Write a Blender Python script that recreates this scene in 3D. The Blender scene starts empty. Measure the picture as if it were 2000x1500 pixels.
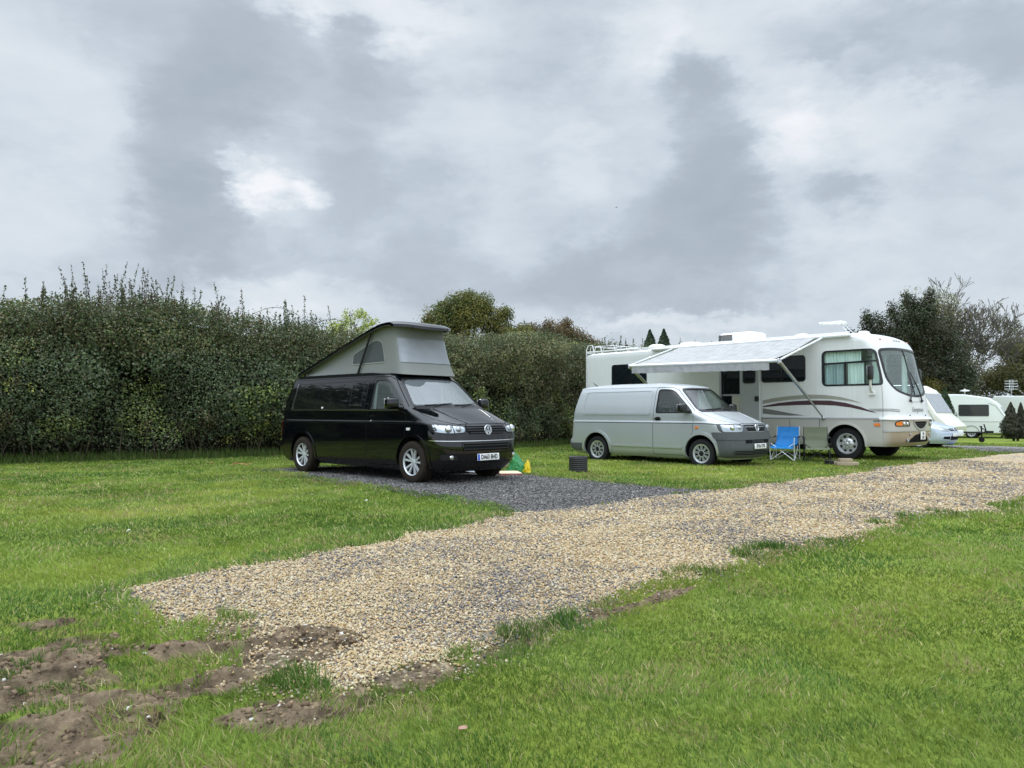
import bpy, bmesh, math, random
import numpy as np
from mathutils import Vector, Matrix, noise as mnoise

random.seed(7)
RNG = np.random.default_rng(11)
SC = bpy.context.scene
COL = SC.collection
R = math.radians
PI = math.pi
CAM_H = 1.213

# ------------------------------------------------------------------ tags
def tag(o, label=None, cat=None, group=None, kind=None):
    if label: o['label'] = label
    if cat: o['category'] = cat
    if group: o['group'] = group
    if kind: o['kind'] = kind
    return o

def thing(name, label, cat, loc=(0, 0, 0), rz=0.0, group=None):
    o = bpy.data.objects.new(name, None)
    o.empty_display_size = 0.2
    COL.objects.link(o)
    o.location = loc
    o.rotation_euler = (0, 0, rz)
    return tag(o, label, cat, group)

# ------------------------------------------------------------------ materials
def nodes_of(name):
    m = bpy.data.materials.new(name)
    m.use_nodes = True
    nt = m.node_tree
    return m, nt, nt.nodes['Principled BSDF'], nt.nodes['Material Output']

def pm(name, col, rough=0.5, metal=0.0, spec=0.5, coat=0.0, vary=0.06, vscale=9.0, bump=0.0, bscale=60.0, ior=None, sheen=0.0, dirt=None):
    """principled material with a little procedural colour / roughness variation"""
    m, nt, b, out = nodes_of(name)
    tc = nt.nodes.new('ShaderNodeTexCoord')
    n = nt.nodes.new('ShaderNodeTexNoise')
    n.inputs['Scale'].default_value = vscale
    n.inputs['Detail'].default_value = 5
    nt.links.new(tc.outputs['Object'], n.inputs['Vector'])
    mix = nt.nodes.new('ShaderNodeMix'); mix.data_type = 'RGBA'
    c = np.array(col[:3])
    mix.inputs[6].default_value = (*np.clip(c * (1 - vary), 0, 1), 1)
    mix.inputs[7].default_value = (*np.clip(c * (1 + vary), 0, 1), 1)
    nt.links.new(n.outputs['Fac'], mix.inputs[0])
    last = mix.outputs[2]
    if dirt:
        # dirt = (colour, z_low, z_high, strength): splashed mud that thins out with height
        dc, z0, z1, st = dirt
        sx = nt.nodes.new('ShaderNodeSeparateXYZ'); nt.links.new(tc.outputs['Object'], sx.inputs[0])
        mr = nt.nodes.new('ShaderNodeMapRange'); mr.inputs[1].default_value = z0; mr.inputs[2].default_value = z1
        mr.inputs[3].default_value = st; mr.inputs[4].default_value = 0
        nt.links.new(sx.outputs['Z'], mr.inputs[0])
        n2 = nt.nodes.new('ShaderNodeTexNoise'); n2.inputs['Scale'].default_value = 14; n2.inputs['Detail'].default_value = 8
        nt.links.new(tc.outputs['Object'], n2.inputs['Vector'])
        mu = nt.nodes.new('ShaderNodeMath'); mu.operation = 'MULTIPLY'
        nt.links.new(mr.outputs[0], mu.inputs[0]); nt.links.new(n2.outputs['Fac'], mu.inputs[1])
        m2 = nt.nodes.new('ShaderNodeMix'); m2.data_type = 'RGBA'
        nt.links.new(mu.outputs[0], m2.inputs[0]); nt.links.new(last, m2.inputs[6]); m2.inputs[7].default_value = (*dc, 1)
        last = m2.outputs[2]
    nt.links.new(last, b.inputs['Base Color'])
    mr2 = nt.nodes.new('ShaderNodeMapRange')
    mr2.inputs[3].default_value = max(0.0, rough - 0.05 * min(1, rough * 4)); mr2.inputs[4].default_value = min(1, rough + 0.05 * min(1, rough * 4))
    nt.links.new(n.outputs['Fac'], mr2.inputs[0]); nt.links.new(mr2.outputs[0], b.inputs['Roughness'])
    b.inputs['Metallic'].default_value = metal
    b.inputs['Specular IOR Level'].default_value = spec
    b.inputs['Coat Weight'].default_value = coat
    b.inputs['Coat Roughness'].default_value = 0.03
    if sheen: b.inputs['Sheen Weight'].default_value = sheen
    if ior: b.inputs['IOR'].default_value = ior
    if bump:
        n3 = nt.nodes.new('ShaderNodeTexNoise'); n3.inputs['Scale'].default_value = bscale; n3.inputs['Detail'].default_value = 4
        nt.links.new(tc.outputs['Object'], n3.inputs['Vector'])
        bp = nt.nodes.new('ShaderNodeBump'); bp.inputs['Strength'].default_value = bump; bp.inputs['Distance'].default_value = 0.01
        nt.links.new(n3.outputs['Fac'], bp.inputs['Height']); nt.links.new(bp.outputs[0], b.inputs['Normal'])
    return m

def glass_mat(name, tint=(0.75, 0.85, 0.84), rough=0.02, ior=1.5, body=None, bodyfac=0.0):
    m, nt, b, out = nodes_of(name)
    nt.nodes.remove(b)
    tr = nt.nodes.new('ShaderNodeBsdfTransparent'); tr.inputs[0].default_value = (*tint, 1)
    gl = nt.nodes.new('ShaderNodeBsdfGlossy'); gl.inputs['Roughness'].default_value = rough
    # Schlick reflectance from the (two sided) facing ratio of a single sheet of glass
    f0 = ((ior - 1) / (ior + 1)) ** 2
    lw = nt.nodes.new('ShaderNodeLayerWeight'); lw.inputs[0].default_value = .5
    pw = nt.nodes.new('ShaderNodeMath'); pw.operation = 'POWER'; pw.inputs[1].default_value = 5; nt.links.new(lw.outputs['Facing'], pw.inputs[0])
    fr = nt.nodes.new('ShaderNodeMath'); fr.operation = 'MULTIPLY_ADD'; fr.inputs[1].default_value = 1 - f0; fr.inputs[2].default_value = f0; nt.links.new(pw.outputs[0], fr.inputs[0])
    mx = nt.nodes.new('ShaderNodeMixShader')
    src = tr.outputs[0]
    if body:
        df = nt.nodes.new('ShaderNodeBsdfDiffuse'); df.inputs[0].default_value = (*body, 1)  # pale diffuse share mixed in to imitate reflected brightness
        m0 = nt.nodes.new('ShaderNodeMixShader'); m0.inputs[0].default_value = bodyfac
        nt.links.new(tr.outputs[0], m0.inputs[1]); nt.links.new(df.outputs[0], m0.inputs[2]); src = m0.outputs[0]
    nt.links.new(fr.outputs[0], mx.inputs[0]); nt.links.new(src, mx.inputs[1]); nt.links.new(gl.outputs[0], mx.inputs[2])
    nt.links.new(mx.outputs[0], out.inputs[0])
    return m

def leaf_mat(name, trans=0.3, rough=0.55, spec=0.3, tint=(1, 1, 1)):
    """foliage / grass: colour per leaf comes from the mesh attribute 'Col' """
    m, nt, b, out = nodes_of(name)
    at = nt.nodes.new('ShaderNodeAttribute'); at.attribute_name = 'Col'
    nt.links.new(at.outputs['Color'], b.inputs['Base Color'])
    b.inputs['Roughness'].default_value = rough; b.inputs['Specular IOR Level'].default_value = spec
    tl = nt.nodes.new('ShaderNodeBsdfTranslucent'); nt.links.new(at.outputs['Color'], tl.inputs[0])
    mx = nt.nodes.new('ShaderNodeMixShader'); mx.inputs[0].default_value = trans
    nt.links.new(b.outputs[0], mx.inputs[1]); nt.links.new(tl.outputs[0], mx.inputs[2]); nt.links.new(mx.outputs[0], out.inputs[0])
    return m

def attr_mat(name, rough=0.85, spec=0.3, bump=0.0, bscale=80):
    m, nt, b, out = nodes_of(name)
    at = nt.nodes.new('ShaderNodeAttribute'); at.attribute_name = 'Col'
    nt.links.new(at.outputs['Color'], b.inputs['Base Color'])
    b.inputs['Roughness'].default_value = rough; b.inputs['Specular IOR Level'].default_value = spec
    return m

# ------------------------------------------------------------------ mesh helpers
def link(name, me, mat=None, parent=None):
    o = bpy.data.objects.new(name, me)
    COL.objects.link(o)
    if mat is not None:
        me.materials.clear(); me.materials.append(mat)
    if parent is not None: o.parent = parent
    return o

def smooth(me, ang=35):
    me.shade_smooth()
    me.set_sharp_from_angle(angle=R(ang))

def fix_normals(me):
    bm = bmesh.new(); bm.from_mesh(me)
    bmesh.ops.recalc_face_normals(bm, faces=bm.faces[:])
    bm.to_mesh(me); bm.free()

def np_mesh(name, V, faces, col=None):
    """V (N,3); faces list of int arrays (M,k); optional per-vertex colours (N,3)"""
    me = bpy.data.meshes.new(name)
    V = np.asarray(V, np.float32)
    me.vertices.add(len(V)); me.vertices.foreach_set('co', V.ravel())
    loops = np.concatenate([f.ravel() for f in faces]).astype(np.int32)
    tot = np.concatenate([np.full(len(f), f.shape[1]) for f in faces]).astype(np.int32)
    start = np.concatenate([[0], np.cumsum(tot)[:-1]]).astype(np.int32)
    me.loops.add(len(loops)); me.loops.foreach_set('vertex_index', loops)
    me.polygons.add(len(tot)); me.polygons.foreach_set('loop_start', start)
    me.update(calc_edges=True)
    if col is not None:
        a = me.attributes.new('Col', 'FLOAT_COLOR', 'POINT')
        c = np.ones((len(V), 4), np.float32); c[:, :3] = col
        a.data.foreach_set('color', c.ravel())
    return me

class MB:
    """collects simple solids into ONE mesh"""
    def __init__(s, xf=None):
        s.v = []; s.f = []; s.xf = xf
    def add(s, vs, fs):
        b = len(s.v)
        s.v += [tuple(p) for p in vs]
        s.f += [tuple(b + i for i in f) for f in fs]
        return s
    def box(s, c, d, rz=0.0, rx=0.0, ry=0.0, taper=1.0):
        m = Matrix.Rotation(rz, 3, 'Z') @ Matrix.Rotation(ry, 3, 'Y') @ Matrix.Rotation(rx, 3, 'X')
        vs = []
        for z in (-.5, .5):
            t = taper if z > 0 else 1
            for x, y in ((-.5, -.5), (.5, -.5), (.5, .5), (-.5, .5)):
                vs.append(Vector(c) + m @ Vector((x * d[0] * t, y * d[1] * t, z * d[2])))
        return s.add(vs, [(3, 2, 1, 0), (4, 5, 6, 7), (0, 1, 5, 4), (1, 2, 6, 5), (2, 3, 7, 6), (3, 0, 4, 7)])
    def rbox(s, c, d, r=0.02, rz=0.0, rx=0.0, ry=0.0, seg=3):
        """box with rounded edges"""
        bm = bmesh.new(); bmesh.ops.create_cube(bm, size=1)
        for v in bm.verts: v.co = Vector((v.co.x * d[0], v.co.y * d[1], v.co.z * d[2]))
        bmesh.ops.bevel(bm, geom=bm.edges[:], offset=min(r, min(d) * .49), segments=seg, affect='EDGES', profile=0.5)
        m = Matrix.Rotation(rz, 3, 'Z') @ Matrix.Rotation(ry, 3, 'Y') @ Matrix.Rotation(rx, 3, 'X')
        bm.verts.index_update()
        vs = [Vector(c) + m @ v.co for v in bm.verts]; fs = [[v.index for v in f.verts] for f in bm.faces]
        bm.free()
        return s.add(vs, fs)
    def tube(s, pts, r, n=8, cap=True, closed=False):
        pts = [Vector(p) for p in pts]
        rs = r if isinstance(r, (list, tuple, np.ndarray)) else [r] * len(pts)
        rings = []; up = None
        for i, p in enumerate(pts):
            a = pts[i - 1] if (i or closed) else p
            b = pts[(i + 1) % len(pts)] if (i < len(pts) - 1 or closed) else p
            t = (b - a).normalized()
            if up is None:
                up = Vector((0, 0, 1)) if abs(t.z) < .9 else Vector((1, 0, 0))
            u = t.cross(up)
            if u.length < 1e-4: u = t.cross(Vector((0.3, 1, 0.2)))
            u.normalize(); w = u.cross(t).normalized(); up = w
            rings.append([p + (u * math.cos(2 * PI * k / n) + w * math.sin(2 * PI * k / n)) * rs[i] for k in range(n)])
        vs = [q for rg in rings for q in rg]; fs = []
        m = len(rings)
        for i in range(m if closed else m - 1):
            for k in range(n):
                a = i * n + k; b = i * n + (k + 1) % n; j = (i + 1) % m
                fs.append((a, b, j * n + (k + 1) % n, j * n + k))
        if cap and not closed:
            fs.append(tuple(range(n - 1, -1, -1))); fs.append(tuple((m - 1) * n + k for k in range(n)))
        return s.add(vs, fs)
    def lathe(s, prof, n=32, c=(0, 0, 0), axis='Z', close=True):
        """prof: list of (radius, height) ; axis Z or Y"""
        vs = []; fs = []
        for r, h in prof:
            for k in range(n):
                a = 2 * PI * k / n
                if axis == 'Z': vs.append((c[0] + r * math.cos(a), c[1] + r * math.sin(a), c[2] + h))
                else: vs.append((c[0] + r * math.cos(a), c[1] + h, c[2] + r * math.sin(a)))
        m = len(prof)
        for i in range(m - 1):
            for k in range(n):
                fs.append((i * n + k, i * n + (k + 1) % n, (i + 1) * n + (k + 1) % n, (i + 1) * n + k))
        if close:
            if prof[0][0] > 1e-4: fs.append(tuple(range(n)))
            if prof[-1][0] > 1e-4: fs.append(tuple((m - 1) * n + k for k in range(n)))
        return s.add(vs, fs)
    def prism(s, poly, a, b, axis='Y'):
        """poly in the two other axes, extruded from a to b along axis"""
        def P(p, t):
            if axis == 'Y': return (p[0], t, p[1])
            if axis == 'X': return (t, p[0], p[1])
            return (p[0], p[1], t)
        n = len(poly)
        vs = [P(p, a) for p in poly] + [P(p, b) for p in poly]
        fs = [tuple(range(n)), tuple(range(2 * n - 1, n - 1, -1))] + [(i, (i + 1) % n, n + (i + 1) % n, n + i) for i in range(n)]
        return s.add(vs, fs)
    def ball(s, c, r, n=12, m=8):
        rr = r if isinstance(r, (tuple, list)) else (r, r, r)
        vs = []; fs = []
        for i in range(m + 1):
            t = PI * i / m
            for k in range(n):
                a = 2 * PI * k / n
                vs.append((c[0] + rr[0] * math.sin(t) * math.cos(a), c[1] + rr[1] * math.sin(t) * math.sin(a), c[2] + rr[2] * math.cos(t)))
        for i in range(m):
            for k in range(n):
                fs.append((i * n + k, (i + 1) * n + k, (i + 1) * n + (k + 1) % n, i * n + (k + 1) % n))
        return s.add(vs, fs)
    def mesh(s, name, ang=35, clean=True):
        vs = s.v if s.xf is None else [s.xf(p) for p in s.v]
        me = bpy.data.meshes.new(name); me.from_pydata([tuple(p) for p in vs], [], s.f)
        bm = bmesh.new(); bm.from_mesh(me)
        if clean: bmesh.ops.remove_doubles(bm, verts=bm.verts[:], dist=1e-5)
        bmesh.ops.recalc_face_normals(bm, faces=bm.faces[:])
        bm.to_mesh(me); bm.free()
        if ang: smooth(me, ang)
        return me
    def build(s, name, mat, parent=None, ang=35, label=None):
        o = link(name, s.mesh(name, ang), mat, parent)
        if label: o['label'] = label
        return o

def rpoly(pts, r, n=5):
    """polygon with rounded corners (r may be a list)"""
    out = []; m = len(pts)
    for i, p in enumerate(pts):
        p = Vector(p); a = Vector(pts[i - 1]); b = Vector(pts[(i + 1) % m])
        rr = r[i] if isinstance(r, (list, tuple)) else r
        d1 = (a - p); d2 = (b - p)
        L = min(rr, d1.length * .48, d2.length * .48)
        if L < 1e-4: out.append(tuple(p)); continue
        q1 = p + d1.normalized() * L; q2 = p + d2.normalized() * L
        for k in range(n + 1):
            t = k / n
            out.append(tuple(q1 * (1 - t) ** 2 + p * 2 * t * (1 - t) + q2 * t ** 2))
    return out

def inset(poly, d):
    """move a roughly convex polygon inwards by d"""
    P = [Vector(p) for p in poly]; n = len(P)
    area = sum(P[i].x * P[(i + 1) % n].y - P[(i + 1) % n].x * P[i].y for i in range(n))
    sg = 1 if area > 0 else -1
    out = []
    for i in range(n):
        e1 = (P[i] - P[i - 1]); e2 = (P[(i + 1) % n] - P[i])
        if e1.length < 1e-6: e1 = e2
        if e2.length < 1e-6: e2 = e1
        n1 = Vector((-e1.y, e1.x)).normalized(); n2 = Vector((-e2.y, e2.x)).normalized()
        nn = (n1 + n2)
        nn = nn / max(nn.length_squared, .4) * 2
        out.append(tuple(P[i] + nn * d * sg))
    return out

def patch(poly, fmap, step=0.08, t=0.006, off=0.003):
    """solid plate over polygon (u,v) that follows the surface fmap(u,v,offset)"""
    bm = bmesh.new()
    vs = [bm.verts.new((p[0], p[1], 0)) for p in poly]
    bm.faces.new(vs)
    us = [p[0] for p in poly]; ws = [p[1] for p in poly]
    stp = step if isinstance(step, tuple) else (step, step)
    for ax, arr, sp in ((0, us, stp[0]), (1, ws, stp[1])):
        lo, hi = min(arr), max(arr); k = max(1, int((hi - lo) / sp + .999))
        for i in range(1, k):
            c = lo + (hi - lo) * i / k
            bmesh.ops.bisect_plane(bm, geom=bm.verts[:] + bm.edges[:] + bm.faces[:], dist=1e-6,
                                   plane_co=((c, 0, 0) if ax == 0 else (0, c, 0)), plane_no=((1, 0, 0) if ax == 0 else (0, 1, 0)))
    bmesh.ops.triangulate(bm, faces=[f for f in bm.faces if len(f.verts) > 4])
    bm.verts.index_update()
    V = [(v.co.x, v.co.y) for v in bm.verts]; F = [[v.index for v in f.verts] for f in bm.faces]
    B = [[v.index for v in e.verts] for e in bm.edges if len(e.link_faces) == 1]
    bm.free()
    n = len(V)
    top = [tuple(fmap(u, v, off)) for u, v in V]
    if t <= 0: return top, F
    bot = [tuple(fmap(u, v, off - t)) for u, v in V]
    fs = F + [[n + i for i in reversed(f)] for f in F] + [[a, b, n + b, n + a] for a, b in B]
    return top + bot, fs

def resample(pl, step, closed=False):
    pl = [Vector(p) for p in pl]
    if closed: pl = pl + [pl[0]]
    out = [pl[0]]
    for a, b in zip(pl[:-1], pl[1:]):
        L = (b - a).length; k = max(1, int(L / step + .5))
        for i in range(1, k + 1): out.append(a + (b - a) * (i / k))
    if closed: out.pop()
    return out

def strip(pl, w, fmap, step=0.06, t=0.006, off=0.003, closed=False, wend=None):
    """bar of width w along a polyline (u,v) on a surface"""
    P = resample(pl, step, closed); n = len(P)
    vs = []; fs = []
    for i, p in enumerate(P):
        a = P[i - 1] if (i or closed) else p; b = P[(i + 1) % n] if (i < n - 1 or closed) else p
        d = (b - a)
        if d.length < 1e-7: d = Vector((1, 0))
        d.normalize(); nn = Vector((-d.y, d.x))
        ww = w if wend is None else w + (wend - w) * i / (n - 1)
        l = p + nn * ww / 2; r = p - nn * ww / 2
        vs += [fmap(l.x, l.y, off), fmap(r.x, r.y, off), fmap(l.x, l.y, off - t), fmap(r.x, r.y, off - t)]
    m = n if closed else n - 1
    for i in range(m):
        a = 4 * i; b = 4 * ((i + 1) % n)
        fs += [(a, a + 1, b + 1, b), (a + 2, b + 2, b + 3, a + 3), (a, b, b + 2, a + 2), (a + 1, a + 3, b + 3, b + 1)]
    if not closed: fs += [(0, 2, 3, 1), (4 * (n - 1), 4 * (n - 1) + 1, 4 * (n - 1) + 3, 4 * (n - 1) + 2)]
    return vs, fs

def text_mesh(txt, size, depth=0.002, sx=1.0, bold=0.0, shear=0.0):
    cu = bpy.data.curves.new('lettering', 'FONT'); cu.body = txt; cu.size = size; cu.extrude = depth
    cu.align_x = 'CENTER'; cu.align_y = 'CENTER'; cu.offset = bold; cu.shear = shear
    cu.resolution_u = 3
    o = bpy.data.objects.new('lettering', cu); COL.objects.link(o)
    dg = bpy.context.evaluated_depsgraph_get()
    me = bpy.data.meshes.new_from_object(o.evaluated_get(dg))
    bpy.data.objects.remove(o); bpy.data.curves.remove(cu)
    for v in me.vertices: v.co.x *= sx
    return me

def place_text(name, txt, size, M, mat, parent, depth=0.002, sx=1.0, bold=0.0, shear=0.0):
    me = text_mesh(txt, size, depth, sx, bold, shear)
    me.transform(M)
    return link(name, me, mat, parent)

def frame_mat(right, up, pos):
    r = Vector(right).normalized(); u = Vector(up).normalized(); n = r.cross(u)
    M = Matrix((r, u, n)).transposed().to_4x4(); M.translation = Vector(pos)
    return M

def pchip(x, y):
    x = np.array(x, float); y = np.array(y, float)
    h = np.diff(x); d = np.diff(y) / h
    m = np.zeros_like(y); m[0] = d[0]; m[-1] = d[-1]
    for i in range(1, len(x) - 1):
        if d[i - 1] * d[i] <= 0: m[i] = 0
        else:
            w1 = 2 * h[i] + h[i - 1]; w2 = h[i] + 2 * h[i - 1]
            m[i] = (w1 + w2) / (w1 / d[i - 1] + w2 / d[i])
    def f(t):
        t = np.clip(t, x[0], x[-1]); i = np.clip(np.searchsorted(x, t) - 1, 0, len(h) - 1)
        s = (t - x[i]) / h[i]
        return ((1 + 2 * s) * (1 - s) ** 2 * y[i] + s * (1 - s) ** 2 * h[i] * m[i] + s * s * (3 - 2 * s) * y[i + 1] + s * s * (s - 1) * h[i] * m[i + 1])
    return f

# ------------------------------------------------------------------ vehicle shell from plan outlines at heights
class Shell:
    def __init__(s, zx, xf, zr, xr, zw, w, Lf, nf, Lr, nr, z0, z1, crown, xcen=None, inx=0.9, nroof=9, pw=3.0):
        s.fxf = pchip(zx, xf); s.fxr = pchip(zr, xr); s.fw = pchip(zw, w)
        s.fLf = pchip(*Lf) if isinstance(Lf, tuple) else (lambda z: Lf)
        s.nf = nf; s.Lr = Lr; s.nr = nr; s.z0 = z0; s.z1 = z1; s.crown = crown; s.inx = inx; s.nroof = nroof; s.pw = pw
        s.xc = xcen
    def W(s, x, z):
        w = float(s.fw(z)); xf = float(s.fxf(z)); Lf = float(s.fLf(z)); xr = float(s.fxr(z))
        if x > xf - Lf:
            t = min(1.0, (x - xf + Lf) / Lf); return w * max(0, 1 - t ** s.nf) ** (1 / s.nf)
        if x < xr + s.Lr:
            t = min(1.0, (xr + s.Lr - x) / s.Lr); return w * max(0, 1 - t ** s.nr) ** (1 / s.nr)
        return w
    def F(s, y, z):
        w = float(s.fw(z)); xf = float(s.fxf(z)); Lf = float(s.fLf(z))
        t = min(1.0, abs(y) / w); return xf - Lf + Lf * max(0, 1 - t ** s.nf) ** (1 / s.nf)
    def B(s, y, z):
        w = float(s.fw(z)); xr = float(s.fxr(z))
        t = min(1.0, abs(y) / w); return xr + s.Lr - s.Lr * max(0, 1 - t ** s.nr) ** (1 / s.nr)
    def side(s, sg): return lambda x, z, o: (x, sg * (s.W(x, z) + o), z)
    def front(s): return lambda y, z, o: (s.F(y, z) + o, y, z)
    def back(s): return lambda y, z, o: (s.B(y, z) - o, y, z)
    def wrapf(s):
        """u = angle (deg) round the nose, -90 right .. 90 left; beyond 90 runs back along the side (1 deg = 1 cm)"""
        def pt(u, z):
            w = float(s.fw(z)); xf = float(s.fxf(z)); Lf = float(s.fLf(z)); e = 2 / s.nf
            a = min(abs(u), 90.0); sg = 1 if u >= 0 else -1
            y = w * math.sin(R(a)) ** e; x = xf - Lf + Lf * max(0, math.cos(R(a))) ** e
            if abs(u) > 90: x -= (abs(u) - 90) * 0.01
            return Vector((x, sg * y, z))
        def f(u, z, o):
            p = pt(u, z); d = pt(u + .5, z) - pt(u - .5, z); nrm = Vector((d.y, -d.x, 0))
            if nrm.length < 1e-8: nrm = Vector((1, 0, 0))
            nrm.normalize()
            return tuple(p + nrm * o)
        return f
    def outline(s, z, nq=12, ns=46):
        w = float(s.fw(z)); xf = float(s.fxf(z)); Lf = float(s.fLf(z)); xr = float(s.fxr(z))
        pts = []
        for k in range(nq + 1):                      # rear centre -> side
            a = PI / 2 * k / nq; e = 2 / s.nr
            pts.append((xr + s.Lr - s.Lr * max(0, math.cos(a)) ** e, w * math.sin(a) ** e))
        xa = xr + s.Lr; xb = xf - Lf
        for k in range(1, ns): pts.append((xa + (xb - xa) * k / ns, w))
        for k in range(nq + 1):                      # side -> front centre
            a = PI / 2 * (1 - k / nq); e = 2 / s.nf
            pts.append((xf - Lf + Lf * max(0, math.cos(a)) ** e, w * math.sin(a) ** e))
        left = pts; right = [(x, -y) for x, y in reversed(pts[1:-1])]
        return left + right
    def mesh(s, name, zs, ang=30):
        V = []; F = []
        for z in zs: V += [(x, y, z) for x, y in s.outline(z)]
        n = len(s.outline(zs[0]))
        xs = [p[0] for p in s.outline(zs[-1])]
        xc = s.xc if s.xc is not None else .5 * (min(xs) + max(xs))
        top = s.outline(zs[-1])
        for k in range(1, s.nroof + 1):
            q = 1 - k / s.nroof * 0.985
            V += [(xc + (x - xc) * (1 - (1 - q) * s.inx), y * q, zs[-1] + s.crown * (1 - q ** s.pw)) for x, y in top]
        m = len(zs) + s.nroof
        for i in range(m - 1):
            for k in range(n):
                F.append((i * n + k, i * n + (k + 1) % n, (i + 1) * n + (k + 1) % n, (i + 1) * n + k))
        F.append(tuple(range(n - 1, -1, -1))); F.append(tuple((m - 1) * n + k for k in range(n)))
        me = bpy.data.meshes.new(name); me.from_pydata(V, [], F)
        fix_normals(me)
        return me

def cut_mesh(me, cutters, thick=0.03, ang=32):
    """give a closed shell a wall thickness and cut openings through it"""
    o = bpy.data.objects.new('tmp_body', me); COL.objects.link(o)
    md = o.modifiers.new('wall', 'SOLIDIFY'); md.thickness = thick; md.offset = -1; md.use_even_offset = False
    cs = []
    for i, c in enumerate(cutters):
        cm = c.mesh('tmp_cut', ang=0)
        co = bpy.data.objects.new('tmp_cut', cm); COL.objects.link(co); cs.append(co)
        b = o.modifiers.new('cut%d' % i, 'BOOLEAN'); b.object = co; b.operation = 'DIFFERENCE'; b.solver = 'EXACT'
    dg = bpy.context.evaluated_depsgraph_get()
    res = bpy.data.meshes.new_from_object(o.evaluated_get(dg))
    for co in cs:
        m_ = co.data; bpy.data.objects.remove(co); bpy.data.meshes.remove(m_)
    bpy.data.objects.remove(o)
    res.materials.clear()
    smooth(res, ang)
    return res

# ------------------------------------------------------------------ numpy fields
def _h(ix, iy, seed):
    n = (ix * 374761393 + iy * 668265263 + seed * 974711) & 0x7fffffff
    n = ((n ^ (n >> 13)) * 1274126177) & 0x7fffffff
    return ((n ^ (n >> 16)) & 0xffff) / 65535.0

def vnoise(x, y, seed=0):
    x = np.asarray(x, float); y = np.asarray(y, float)
    ix = np.floor(x).astype(np.int64); iy = np.floor(y).astype(np.int64)
    fx = x - ix; fy = y - iy; fx = fx * fx * (3 - 2 * fx); fy = fy * fy * (3 - 2 * fy)
    a = _h(ix, iy, seed); b = _h(ix + 1, iy, seed); c = _h(ix, iy + 1, seed); d = _h(ix + 1, iy + 1, seed)
    return (a * (1 - fx) + b * fx) * (1 - fy) + (c * (1 - fx) + d * fx) * fy

def fbm(x, y, seed=0, oct=4):
    s = 0; a = .5; t = 0
    x = np.asarray(x, float); y = np.asarray(y, float)
    for i in range(oct):
        s = s + a * vnoise(x, y, seed + i * 17); t += a; a *= .5; x = x * 2.03 + 3.1; y = y * 2.03 + 1.7
    return s / t

def sdf(poly, x, y):
    """signed distance to polygon, negative inside"""
    P = np.array(poly, float); x = np.asarray(x, float); y = np.asarray(y, float)
    d = np.full(x.shape, 1e9); ins = np.zeros(x.shape, bool)
    for i in range(len(P)):
        a = P[i - 1]; b = P[i]; e = b - a
        t = np.clip(((x - a[0]) * e[0] + (y - a[1]) * e[1]) / max(e @ e, 1e-12), 0, 1)
        d = np.minimum(d, np.hypot(x - a[0] - t * e[0], y - a[1] - t * e[1]))
        c = (a[1] > y) != (b[1] > y)
        with np.errstate(divide='ignore', invalid='ignore'):
            xi = a[0] + (y - a[1]) * e[0] / (e[1] if abs(e[1]) > 1e-12 else 1e-12)
        ins ^= c & (x < xi)
    return np.where(ins, -d, d)

def sstep(a, b, x):
    t = np.clip((x - a) / (b - a), 0, 1); return t * t * (3 - 2 * t)

def rand_unit(n):
    v = RNG.normal(size=(n, 3)); return v / np.linalg.norm(v, axis=1, keepdims=True)

def leaf_quads(P, N, size, aspect=0.55, fold=0.15):
    """kite shaped leaves: positions, normals, lengths -> verts, faces"""
    n = len(P)
    a = np.cross(N, rand_unit(n)); a /= np.linalg.norm(a, axis=1, keepdims=True) + 1e-9
    b = np.cross(N, a)
    L = np.asarray(size)[:, None]; Wd = L * aspect
    V = np.stack([P - a * L * .5, P + b * Wd * .5 - a * L * .08 + N * L * fold, P + a * L * .5, P - b * Wd * .5 - a * L * .08 + N * L * fold], 1)
    F = np.arange(4 * n).reshape(n, 4)
    return V.reshape(-1, 3), F

def tubes_np(segs, n=4):
    """segs: list of (p0, p1, r0, r1) -> verts, faces"""
    A = np.array([s[0] for s in segs], float); B = np.array([s[1] for s in segs], float)
    r0 = np.array([s[2] for s in segs]); r1 = np.array([s[3] for s in segs])
    t = B - A; t /= np.linalg.norm(t, axis=1, keepdims=True) + 1e-9
    h = np.where(np.abs(t[:, 2:3]) < .9, np.array([[0, 0, 1.]]), np.array([[1., 0, 0]]))
    u = np.cross(t, h); u /= np.linalg.norm(u, axis=1, keepdims=True) + 1e-9; w = np.cross(t, u)
    V = []
    for k in range(n):
        d = u * math.cos(2 * PI * k / n) + w * math.sin(2 * PI * k / n)
        V.append(A + d * r0[:, None]); V.append(B + d * r1[:, None])
    V = np.stack(V, 1); m = len(segs); base = (np.arange(m) * 2 * n)[:, None]
    F = np.concatenate([base + np.array([[2 * k, 2 * ((k + 1) % n), 2 * ((k + 1) % n) + 1, 2 * k + 1]]) for k in range(n)], 0)
    return V.reshape(-1, 3), F
# =================================================================== sky, sun, camera
def px_dir(px, py):
    f = 1502.; p = .036; u = (px - 1000) / f; v = -(py - 750) / f
    c, s = math.cos(p), math.sin(p)
    return Vector((u, c - v * s, s + v * c)).normalized()

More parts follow.
